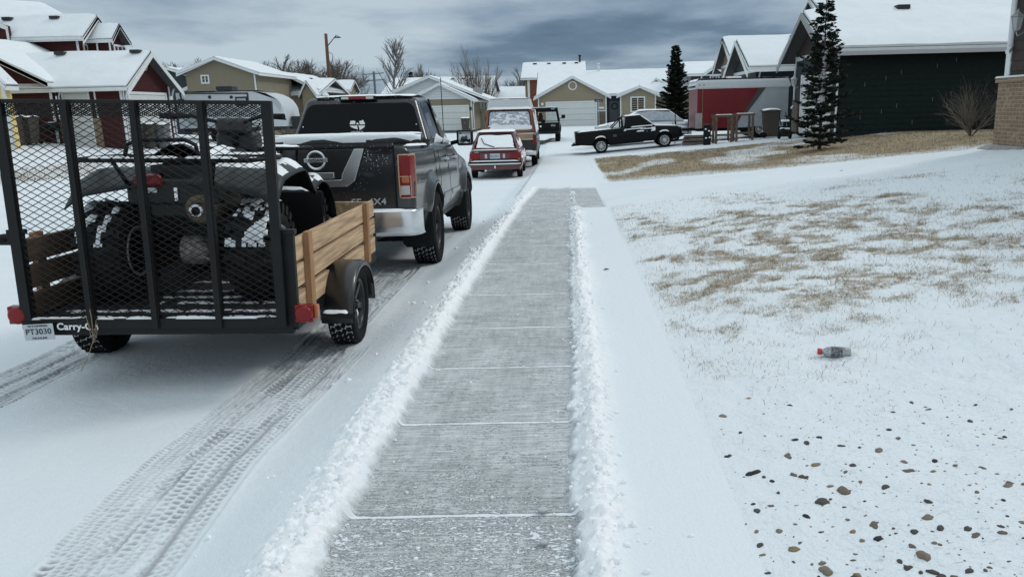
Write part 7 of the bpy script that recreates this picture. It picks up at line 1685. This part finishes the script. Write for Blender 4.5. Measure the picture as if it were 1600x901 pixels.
# utility pole with lamp arm
WOODP = mat('pole_wood', (.11, .06, .035), rough=.9, noise=.4, nscale=3, stretch=(1, 1, .1))
def upole():
    Y = 70; b = at(516.5, 150, Y); c = at(509, 53, Y); t = thing('utility_pole', 'tall brown wooden utility pole with a short lamp arm', 'utility pole', (b[0], Y, 0)); s = (c[0] - b[0]) / (c[2] - b[2])
    mb = MB(); mb.tube([(-s * b[2], 0, 0), (c[0] - b[0], 0, c[2])], [.19, .13], 10); mb.build('pole_shaft', WOODP, t)
    a = at(512, 72, Y); e = at(527, 56, Y); g = at(531, 58.5, Y); mb = MB(); mb.tube([(a[0] - b[0], 0, a[2]), (e[0] - b[0], -.3, e[2]), (g[0] - b[0], -.4, g[2])], .04, 6); mb.box((g[0] - b[0] - .1, -.4, g[2] - .05), (.5, .2, .1)); mb.build('lamp_arm', mat('arm_dark', (.06, .06, .06)), t)
    mb = MB(); d = at(515, 82, Y); mb.tube([(d[0] - b[0], -.2, d[2]), (d[0] - b[0] + .3, -.2, d[2] - .2), (d[0] - b[0] + .25, -.15, d[2] - .9)], .03, 5); mb.build('conduit', mat('arm_dark', (.06, .06, .06)), t)
upole()
def xpole():
    Y = 150; b = at(586, 140, Y); c = at(586, 112, Y); t = thing('power_pole', 'distant power pole with a crossarm left of the slender bare tree', 'utility pole', (b[0], Y, 0)); mb = MB(); mb.tube([(0, 0, 0), (0, 0, c[2])], .22, 6); mb.build('pole_shaft', mat('far_pole', (.10, .11, .12)), t)
    for z in (.3, 1.5): mb = MB(); mb.bar((-1.9, 0, c[2] - z - .2), (1.9, 0, c[2] - z), .16); mb.build('crossarm', mat('far_pole', (.10, .11, .12)), t)
xpole()

# plastic bottle
def bottle():
    y = 4.12; a = at(1281, 566, y); x0 = a[0]; z = float(gz(x0 + .06, y)); t = thing('plastic_bottle', 'clear plastic bottle with a red cap lying on the snowy grass', 'bottle', (x0, y, z + .026), rad(-14))
    mb = MB(); mb.lathe([(0, .16), (.027, .16), (.031, .15), (.031, .12), (.028, .11), (.031, .10), (.031, .055), (.026, .03), (.014, .012), (.013, 0)], (0, 0, 0), 'x', 20)
    mb.build('bottle_body', mat('bottle_plastic', (.30, .32, .33), rough=.2, noise=.5, nscale=60, coat=.5), t); mb = MB(); mb.lathe([(0, -.016), (.016, -.016), (.018, -.01), (.018, .008), (.013, .010)], (0, 0, 0), 'x', 16); mb.build('cap', mat('cap_red', (.45, .04, .025), rough=.4), t)
    mb = MB(); mb.lathe([(.0318, .115), (.0318, .055)], (0, 0, 0), 'x', 20); mb.build('bottle_label', mat('label_gray', (.12, .125, .13), rough=.5, noise=.9, nscale=90), t)
bottle()

# pebbles in the thin snow, each its own object
def pebbles():
    rng = random.Random(5); cols = [(.20, .165, .13), (.10, .09, .08), (.28, .23, .17), (.33, .24, .14), (.04, .04, .04)]; protos = []
    for k in range(8):
        import bmesh
        b = bmesh.new(); bmesh.ops.create_icosphere(b, subdivisions=3, radius=1)
        for v in b.verts:
            c = v.co; n = float(fbm(c.x * 1.3 + k * 5, c.y * 1.3 + c.z * .7, k)) - .5; v.co = c * (1 + n * .9 + (float(fbm(c.x * 4 + k, c.y * 4 + c.z * 3, k + 9)) - .5) * .25); v.co.z *= .55; v.co.y *= .72
        me = bpy.data.meshes.new('pebble'); b.to_mesh(me); b.free(); me.polygons.foreach_set('use_smooth', [True] * len(me.polygons))
        c = cols[k % 5]; me.materials.append(mat('pebble_%d' % (k % 5), c, rough=.75, noise=.45, nscale=30 * 1, bump=.003, bscale=80)); protos.append(me)
    special = [((1179, 740), .032, 4, 'long dark pebble standing on edge near the smooth sidewalk snow', (1.5, .55, 1.2)), ((1243, 858), .026, 3, 'amber coloured pebble low in the frame', (1, 1, 1.2)), ((1287, 784), .034, 1, 'black pebble nearest the middle of the stony patch', None), ((1320, 768), .034, 0, 'dark pebble beside two others on the stony patch', None),
               ((1451, 811), .022, 2, 'rounded tan pebble with a dark side near the lower right corner', None), ((1128, 650), .022, 2, 'brown pebble at the top left end of the stony patch', None), ((1418, 735), .02, 0, None, None), ((1276, 727), .024, 3, None, None), ((1445, 870), .028, 2, None, None), ((1233, 712), .022, 0, None, None), ((1373, 703), .024, 2, None, None), ((1460, 722), .018, 4, None, None), ((1375, 843), .02, 4, None, None), ((1513, 826), .018, 1, None, None), ((1288, 890), .026, 2, None, None), ((1333, 727), .016, 1, None, None), ((1367, 823), .02, 0, None, None), ((1404, 686), .014, 0, None, None), ((1570, 684), .014, 4, None, None), ((1188, 852), .016, 1, None, None)]
    def ground_at(px, py):
        for y in np.arange(1.6, 8, .01):
            q = at(px, py, y)
            if q[2] <= float(gz(q[0], y)): return q
        return q
    n = 0; pos = []
    for (px, py), r, k, lab, sc in special:
        q = ground_at(px, py); pos.append((q[0], q[1], r, k, lab, sc))
    tries = 0
    while len(pos) < 285 and tries < 6000:
        tries += 1; px = rng.uniform(1105, 1620); py = 620 + 300 * rng.random() ** .8
        if px < 1105 + (py - 620) * .30: continue
        q = ground_at(px, py); r = .0035 + .016 * rng.random() ** 2.4
        pos.append((q[0], q[1], r, rng.randrange(8), None, None))
    for x, y, r, k, lab, sc in pos:
        o = bpy.data.objects.new('pebble', protos[k]); COL.objects.link(o); s = sc or (1, 1, 1)
        r *= 1.02; o.scale = (r * s[0] * rng.uniform(.85, 1.2), r * s[1], r * s[2] * rng.uniform(.8, 1.2)); o.rotation_euler = (rng.uniform(-.3, .3), rng.uniform(-.3, .3), rng.uniform(0, 6.3)); o.location = (x, y, float(gz(x, y)) - r * .26)
        tag(o, lab or 'small rounded pebble half sunk in the thin snow of the front yard', 'pebble', 'pebbles in the front yard')
pebbles()

def grit():
    rng = np.random.default_rng(9); V = []; Fc = []; n = 0
    for i in range(1500):
        y = rng.uniform(1.9, 4.2); x = .85 + 3.2 * rng.random()
        if x < .72 + .1 * (y - 2) or fbm(np.array([x * 2.5]), np.array([y * 2.5]), 12)[0] < .42: continue
        r = .0012 + .0038 * rng.random() ** 2.5; z = float(gz(x, y)); a = rng.uniform(0, 6.28)
        P_ = [(x + r * 1.3 * math.cos(a + k * 1.257) * rng.uniform(.7, 1.2), y + r * math.sin(a + k * 1.257) * rng.uniform(.7, 1.2), z) for k in range(5)] + [(x, y, z + r * .7)]
        V += P_; Fc += [(n + k, n + (k + 1) % 5, n + 5) for k in range(5)]; n += 6
    mb = MB(); mb.add(V, Fc, 0, False); tag(mb.build('grit', mat('grit_brown', (.13, .10, .075), rough=.9, noise=.6, nscale=6), fix=False), 'fine brown grit and soil specks in the thin snow', 'grit', kind='stuff')
grit()

# loose snow crumbs and lumps thrown from the shovel
def crumbs():
    rng = np.random.default_rng(4); mb = MB(); import bmesh
    b = bmesh.new(); bmesh.ops.create_icosphere(b, subdivisions=1, radius=1); bv = np.array([v.co[:] for v in b.verts]); bf = [tuple(v.index for v in f.verts) for f in b.faces]; b.free()
    V = []; Fc = []; n = 0
    for i in range(2600):
        y = 1.9 + 15 * rng.random() ** 1.7; side = rng.random()
        if side < .55: x = -.93 - abs(rng.normal(0, .07)) - (.5 * rng.random() ** 3 if rng.random() < .18 else 0)
        elif side < .92: x = .075 + rng.normal(0, .06) + (.25 * rng.random() if rng.random() < .05 else 0)
        else: x = rng.uniform(-.85, 0)
        if x > .1 and y > 13: continue
        r = (.0035 + .009 * rng.random() ** 2.5) * (1 + y * .10)
        if -.82 < x < -.05: r *= .6
        X_ = np.array([x]); Y_ = np.array([y]); bk, _ = bank(X_, Y_); z = float(zg(x, y)) + float(bk[0]) * .9 + (.02 if (x > -1.1 and not (-.84 < x < -.02)) else 0)
        sc = rng.uniform(.7, 1.3, 3) * r; vv = bv * sc * (1 + rng.uniform(-.2, .2, (len(bv), 1))) + (x, y, z + r * .3)
        V += [tuple(q) for q in vv]; Fc += [tuple(k + n for k in f) for f in bf]; n += len(bv)
    mb.add(V, Fc, 0, True); tag(mb.build('snow_crumbs', SNOW, fix=False), 'loose snow crumbs along the shovelled walk', 'snow', kind='stuff')
crumbs()
for px, py, r, lab in ((848, 799, .018, 'round snow lump on the walk by the last joint in view'), (947, 752, .022, 'oblong snow lump on the smooth snow right of the bank'), (850, 849, .014, 'small snow lump on the walk near the bottom of the picture')):
    for y in np.arange(1.5, 6, .01):
        q = at(px, py, y)
        if q[2] <= float(zg(q[0], y)) + .01: break
    mb = MB(); mb.lathe([(0, -.6), (.7, -.4), (1, 0), (.75, .5), (.3, .72), (0, .75)], (0, 0, 0), 'z', 12); o = mb.build('snow_lump', SNOW); o.scale = (r * 1.3, r, r * .8); o.location = (q[0], q[1], q[2] + r * .4); tag(o, lab, 'snow lump')
# a dark leaf on the smooth snow, a dry stalk hanging at the trailer's rear wheel
for y in np.arange(2, 12, .01):
    q = at(947, 422, y)
    if q[2] <= float(zg(q[0], y)) + .022: break
mb = MB(); mb.prism([(-.03, 0, 0), (0, -.015, .004), (.03, 0, .006), (0, .018, .010)], (0, 0, .002)); o = mb.build('fallen_leaf', mat('leaf_dark', (.03, .02, .012))); o.location = (q[0], q[1], q[2] + .004); tag(o, 'small dark leaf alone on the smooth snow right of the walk', 'leaf')
for y in np.arange(8, 22, .01):
    q = at(1315, 268, y)
    if q[2] <= float(zg(q[0], y)) + .02: break
o2 = o.copy(); COL.objects.link(o2); o2.location = (q[0], q[1], q[2] + .01); o2['label'] = 'dark leaf speck on the snowy driveway'
def stalk():
    Y = 4.12; t = thing('dry_stalk', 'thin dry weed stalk caught on the rear rail of the trailer', 'weed', tuple(at(147, 505, Y))); pts = [(140, 483), (143, 497), (145, 515), (146, 530), (140, 550), (127, 580)]; b = at(147, 505, Y); mb = MB()
    for P_, r in ((pts, .0022), ([(150, 500), (149, 515), (147, 532)], .002), ([(152, 505), (151, 525), (146, 535)], .0018), ([(136, 500), (141, 520), (146, 533)], .0018), ([(133, 492), (140, 510), (145, 522)], .0016)):
        mb.tube([tuple(at(x, y, Y - .03 * k / 5) - b) for k, (x, y) in enumerate(P_)], r, 4)
    mb.build('stem', mat('stalk_tan', (.28, .21, .12), rough=.8), t)
stalk()
# ------------------------------------------------------------------ trees and shrubs
def branch_mesh(seed, levels=5, spread=.5, up=.35, n0=(3, 4), ratio=.72, first=.25, r0=.035, upright=False, gnarl=.12, fan=None):
    """bare tree of unit height: returns trunk MB and crown MB"""
    rng = random.Random(seed); tk = MB(); cr = MB()
    def grow(p, d, L, r, lv):
        n = 3 if lv < 2 else 2; pts = [p]; q = p.copy(); dd = d.copy()
        for k in range(n):
            dd = (dd + Vector((rng.gauss(0, gnarl), rng.gauss(0, gnarl), rng.gauss(0, gnarl) + up * .12))).normalized(); q = q + dd * L / n; pts.append(q.copy())
        r2 = r * (.62 if lv else .75); (tk if lv == 0 else cr).tube(pts, [r + (r2 - r) * k / n for k in range(n + 1)], 6 if lv == 0 else (4 if lv < 3 else 3), caps=False, sm=True)
        if lv >= levels: return
        m = rng.randint(*n0) + (1 if lv == levels - 1 else 0)
        for k in range(m):
            t = 1 if k == 0 else rng.uniform(.35, 1); i = min(n - 1, int(t * n)); base = pts[i].lerp(pts[i + 1], t * n - i if t < 1 else 1)
            ax = Vector((rng.gauss(0, 1), rng.gauss(0, 1), rng.gauss(0, .3))).normalized(); s = spread * (.35 if k == 0 else rng.uniform(.7, 1.3))
            nd = (dd + ax * s + Vector((0, 0, up * (.4 if lv else .2)))).normalized()
            grow(base, nd, L * ratio * rng.uniform(.8, 1.1), r2 * (.9 if k == 0 else .65), lv + 1)
    if upright:      # central leader with many upswept side branches
        H = 1.0; pts = [Vector((rng.gauss(0, .01) * k * .3, rng.gauss(0, .01) * k * .3, H * k / 10)) for k in range(11)]; tk.tube(pts, [r0 * (1 - k / 11) + .002 for k in range(11)], 6)
        for k in range(46):
            t = rng.uniform(.16, .97); b = pts[int(t * 10)].lerp(pts[min(10, int(t * 10) + 1)], t * 10 % 1); a = rng.uniform(0, 6.28); L = (.26 * (1 - abs(t - .38) * 1.1) + .03); d = Vector((math.cos(a) * .55, math.sin(a) * .55, .8)).normalized()
            P = [b, b + d * L * .5 + Vector((0, 0, .01)), b + d * L + Vector((0, 0, .05))]; cr.tube(P, [.008, .005, .002], 4, caps=False)
            for j in range(6):
                c = P[0].lerp(P[2], rng.uniform(.2, 1)); e = (d + Vector((rng.gauss(0, .4), rng.gauss(0, .4), rng.gauss(.2, .3)))).normalized(); cr.tube([c, c + e * L * .4], [.0035, .0012], 3, caps=False)
    elif fan:
        for k in range(fan):
            a = rng.uniform(0, 6.28); d = Vector((math.cos(a) * spread, math.sin(a) * spread, 1)).normalized(); grow(Vector((math.cos(a) * .02, math.sin(a) * .02, 0)), d, rng.uniform(.28, .42), r0 * rng.uniform(.6, 1), 1)
    else: grow(Vector((0, 0, 0)), Vector((0, 0, 1)), first, r0, 0)
    return tk, cr
BTREE = mat('bare_branches', (.15, .125, .10), rough=.9); BTREE2 = mat('pale_branches', (.22, .21, .20), rough=.9); FARB = mat('far_branches', (.155, .14, .125), rough=1)
PRO = {}
def bare(kind):
    if kind in PRO: return PRO[kind]
    cfg = {'upright': dict(seed=3, upright=True, r0=.012), 'round': dict(seed=5, levels=5, spread=.62, up=.25, n0=(4, 4), ratio=.72, first=.22, r0=.036), 'round2': dict(seed=9, levels=5, spread=.58, up=.3, n0=(4, 4), ratio=.72, first=.2, r0=.034), 'fan': dict(seed=11, levels=5, spread=.50, up=.35, n0=(3, 4), ratio=.70, r0=.022, fan=12, gnarl=.08), 'bush': dict(seed=14, levels=4, spread=.95, up=.12, n0=(3, 4), ratio=.68, r0=.010, fan=26, gnarl=.12)}[kind]
    tk, cr = branch_mesh(**cfg); PRO[kind] = []
    for mb, nm, m in ((tk, 'trunk', BARK), (cr, 'crown', {'upright': BTREE2, 'fan': BTREE, 'bush': BTREE}.get(kind, FARB))):
        if not mb.v: PRO[kind].append(None); continue
        zs = max(v[2] for v in cr.v)
        mb.v = [(x / zs, y / zs, z / zs) for x, y, z in mb.v]; o = mb.build(nm, m, fix=False); PRO[kind].append(o.data); bpy.data.objects.remove(o)
    return PRO[kind]
def tree(kind, px, pt, Y, label, w=1.0, zb=0.0, group=None, name='bare_tree', rz=None):
    top = at(px, pt, Y); h = top[2] - zb; t = thing(name, label, 'shrub' if kind == 'bush' else 'tree', (top[0], Y, zb), rz if rz is not None else px * 1.7, group); t.scale = (h * w, h * w, h)
    for nm, me in zip(('trunk', 'crown'), bare(kind)):
        if me: o = bpy.data.objects.new(nm if kind != 'bush' else 'twigs', me); COL.objects.link(o); o.parent = t
    return t
tree('upright', 612, 54, 82, 'slender bare tree with upswept twigs left of the white gabled house', 1.15)
tree('fan', 743, 66, 84, 'broad fan shaped bare tree rising behind the white gabled roof', .72)
tree('round', 673, 98, 130, 'small bare tree topping the ridge of the white gabled house', .9)
tree('round2', 656, 106, 135, 'faint little bare tree left of the ridge top tree', .8)
tree('round', 797, 106, 120, 'rounded bare tree left of the rust panelled house', 1.2, rz=2)
G = 'bare trees on the left horizon'
for px, pt, Y, w, k, lab in ((438, 92, 105, 1.5, 'round', 'bare tree just right of the tall tan house'), (462, 90, 108, 1.5, 'round2', 'second bare tree right of the tall tan house'), (484, 82, 104, 1.5, 'round', 'large bare tree left of the leaning utility pole'), (506, 90, 110, 1.5, 'round2', 'bare tree directly behind the utility pole'), (528, 86, 104, 1.2, 'fan', 'bare tree right behind the utility pole lamp'), (550, 90, 106, 1.5, 'round', 'rightmost bare tree of the row past the utility pole'),
                              (268, 90, 100, 1.5, 'round', 'bare tree over the dark gray house'), (286, 96, 104, 1.5, 'round2', 'lower bare tree between gray house and tan house'), (246, 94, 102, 1.5, 'round2', 'bare tree peeking over the red townhouse gable'), (398, 92, 120, 1.0, 'round', 'bare tree tips over the tan roof'), (724, 108, 110, .7, 'round2', 'bare tree left of the fan shaped tree'), (764, 118, 110, .8, 'round', 'low bare tree right of the fan shaped tree')):
    tree(k, px, pt, Y, lab, w, 0, G if px < 600 else None)
tree('bush', 447, 140, 46, 'bare bush between the camper and the charcoal truck', .8, .1, name='bare_bush')
tree('bush', 382, 124, 58, 'thin bare sapling tips above the camper roof', .35, .2, name='bare_bush')
Y = 18.2; zz = float(zg(at(1526, 200, Y)[0], Y)); tree('bush', 1526, 117, Y, 'bare brown shrub against the dark green wall beside the brick corner', .75, zz, name='bare_bush')

def spruce(name, label, px, pt, pb, Y, wid, dens, seed, snow_trunk=False, zb=None, wn=1.0):
    rng = random.Random(seed); top = at(px, pt, Y); zb = at(px, pb, Y)[2] if zb is None else zb; H = top[2] - zb; t = thing(name, label, 'tree', (top[0], Y, zb)); nd = mat('needles', (.015, .023, .017), rough=.85, noise=.5, nscale=3, spec=.2)
    lean = (at(px, pt, Y)[0] - at(px - (8 if snow_trunk else 0), pb, Y)[0]) * .0
    mb = MB(); mb.tube([(0, 0, 0), (.01, 0, H * .5), (0, 0, H)], [.055 * H / 4, .035 * H / 4, .006], 8); tr = mb.build('trunk', BARK, t)
    if snow_trunk:
        for k in range(9):
            z = H * (.30 + .36 * k / 9) + rng.uniform(-.05, .05); snow_patch('trunk_snow', tr, lambda u, v, z=z: (-.0 + .06 * math.cos(1.57 + (u - .5) * 2.0) * 1 + .02, -.045 * H / 4 * math.sin(1.57 + (u - .5) * 2), z + .16 * v), 5, 6, .012, nrm=(.2, -1, 0), seed=k, rag=.1)
    cb = MB(); nb = []; z = H * .05; k = 0
    N = int(dens * 24)
    for i in range(N):
        z = H * (.04 + .94 * (i / N) ** .92); f = 1 - z / H; L0 = wid * (f ** .8 * (.85 if f < .9 else .75)) + .04; m = 7 if f > .3 else 5
        a0 = rng.uniform(0, 6.28)
        for j in range(m):
            a = a0 + 6.28 * j / m + rng.uniform(-.5, .5); L = L0 * rng.uniform(.35, 1.2); dr = -.12 + .40 * (1 - f) + rng.uniform(-.16, .16); z = H * (.03 + .94 * ((i + rng.random()) / N) ** .92)
            P = [Vector((0, 0, z))]; s = 5
            for q in range(1, s + 1): u = q / s; P.append(Vector((math.cos(a) * L * u, math.sin(a) * L * u, z + L * (dr * u + .18 * u * u))))
            cb.tube(P, [.012 * L + .004] + [.009 * L + .002] * (s - 1) + [.001], 3, caps=False)
            nn = int((21 if snow_trunk else 46) * L) + 6
            for q in range(nn):
                u = rng.uniform(.12, 1); i0 = min(s - 1, int(u * s)); c = P[i0].lerp(P[i0 + 1], u * s - i0); sd = rng.choice((-1, 1)); b = a + sd * rng.uniform(.5, 1.0); l2 = rng.uniform(.06, .16) * (1.25 - .6 * u) * (1 + .3 * wid)
                e = Vector((math.cos(b), math.sin(b), rng.uniform(-.25, .3))); nb.append((c, c + e * l2))
            nb.append((P[-2], P[-1] + (P[-1] - P[-2]) * .3))
    V = []; Fc = []
    for c, e in nb:   # each sprig: a spray of short needle blades round its stem
        d = (e - c); L = d.length; d = d / L; x = d.cross(Vector((0, 0, 1))).normalized(); y = x.cross(d)
        for q in range(4):
            s_ = c + d * L * (q / 4); w = (.034 + .018 * rng.random()) * wn; ang = rng.uniform(0, 6.28); o = x * math.cos(ang) + y * math.sin(ang); n = len(V)
            V += [s_ - o * w, s_ + d * .03, s_ + o * w, s_ + d * (L / 4 + .05)]; Fc.append((n, n + 1, n + 2, n + 3))
    cb.add(V, Fc, 1); cb.build('crown', [BARK, nd], t, fix=False)
spruce('spruce_tree', 'thin scraggly spruce with snow on its trunk before the dark green wall', 1292, -4, 231, 20.5, 1.08, 1.0, 4, True, zb=float(zg(at(1292, 231, 20.5)[0], 20.5)))
spruce('spruce_tree', 'dense little conical spruce behind the snowy sedan', 1056, 69, 196, 52, 1.5, 1.7, 8, zb=0, wn=1.6)
spruce('spruce_tree', 'far off dark conifer tip left of the white gabled ridge', 641, 111, 170, 140, 2.6, 1.2, 10, zb=0, wn=3)
# ------------------------------------------------------------------ sky, sun, camera
SUN_EL, SUN_AZ = 38, 62      # light through thin cloud, beyond the right-hand houses (azimuth clockwise from +Y)
def world():
    w = bpy.data.worlds.new('World'); SC.world = w; w.use_nodes = True; nt = w.node_tree
    N = lambda t: nt.nodes.new(t); L = nt.links.new
    bg = nt.nodes['Background']; bg.inputs['Strength'].default_value = 1.0
    sky = N('ShaderNodeTexSky'); sky.sky_type = 'NISHITA'; sky.sun_disc = False; sky.sun_elevation = rad(SUN_EL); sky.sun_rotation = rad(SUN_AZ); sky.altitude = 1500
    sk = N('ShaderNodeVectorMath'); sk.operation = 'SCALE'; sk.inputs['Scale'].default_value = .06; L(sky.outputs[0], sk.inputs[0])
    tc = N('ShaderNodeTexCoord'); sx = N('ShaderNodeSeparateXYZ'); L(tc.outputs['Generated'], sx.inputs[0])
    M = lambda op, a, b=None, c=None: _math(N, L, op, a, b, c)
    z = M('MAXIMUM', sx.outputs[2], 0.0); den = M('ADD', z, .075)
    u = M('DIVIDE', sx.outputs[0], den); v = M('DIVIDE', sx.outputs[1], den)
    cb = N('ShaderNodeCombineXYZ'); L(u, cb.inputs[0]); L(v, cb.inputs[1]); cb.inputs[2].default_value = 1.7
    n1 = _noise(N, L, cb.outputs[0], .42, 7, (1.15, 1.0, 1), .52)
    n2 = _noise(N, L, cb.outputs[0], 1.7, 6, (1.0, .5, 1), .6)
    c = M('ADD', M('MULTIPLY_ADD', n2, .13, n1), .05)
    # brighter patch low to the left, darker bank ahead and to the right
    side = M('MULTIPLY', M('DIVIDE', sx.outputs[0], M('MAXIMUM', sx.outputs[1], .2)), -.16)
    c = M('ADD', M('ADD', c, side), .045)
    r = N('ShaderNodeValToRGB'); L(_mr(N, L, c, .44, .80), r.inputs[0]); e = r.color_ramp.elements
    e[0].position = 0; e[0].color = (.075, .125, .19, 1); e[1].position = 1; e[1].color = (.50, .60, .67, 1)
    q = e.new(.35); q.color = (.135, .205, .29, 1)
    q = e.new(.55); q.color = (.25, .335, .43, 1)
    # thin bright overcast overhead and behind the camera lights the snow
    zen = _mr(N, L, sx.outputs[2], .22, .75); zen = M('MULTIPLY', zen, zen)
    back = _mr(N, L, sx.outputs[1], .25, -.6)
    lift = M('MAXIMUM', zen, M('MULTIPLY', back, .55))
    up_ = _mix(N, L, lift, r.outputs[0], (.86, .97, 1.03, 1))
    fin = _mix(N, L, .10, up_, sk.outputs[0])
    L(fin, bg.inputs['Color'])
    sun = bpy.data.lights.new('sun', 'SUN'); sun.energy = 1.0; sun.angle = rad(14); sun.color = (1, .96, .90)
    o = bpy.data.objects.new('sun', sun); COL.objects.link(o)
    d = Vector((math.sin(rad(SUN_AZ)) * math.cos(rad(SUN_EL)), math.cos(rad(SUN_AZ)) * math.cos(rad(SUN_EL)), math.sin(rad(SUN_EL))))
    o.rotation_euler = d.to_track_quat('Z', 'Y').to_euler()
world()
cam = bpy.data.cameras.new('camera'); co_ = bpy.data.objects.new('camera', cam); COL.objects.link(co_)
cam.sensor_width = 36; cam.lens = 36 * F_PX / 1600; cam.clip_end = 5000; cam.shift_x = -(PX0 - 800) / 1600; cam.clip_start = .05
co_.matrix_world = Matrix(((rt[0], up[0], -fw[0], 0), (rt[1], up[1], -fw[1], 0), (rt[2], up[2], -fw[2], EYE), (0, 0, 0, 1)))
SC.camera = co_
SC.view_settings.view_transform = 'Standard'; SC.view_settings.look = 'None'; SC.view_settings.gamma = 1; SC.view_settings.exposure = .04
SC.render.resolution_x = 1024; SC.render.resolution_y = 576
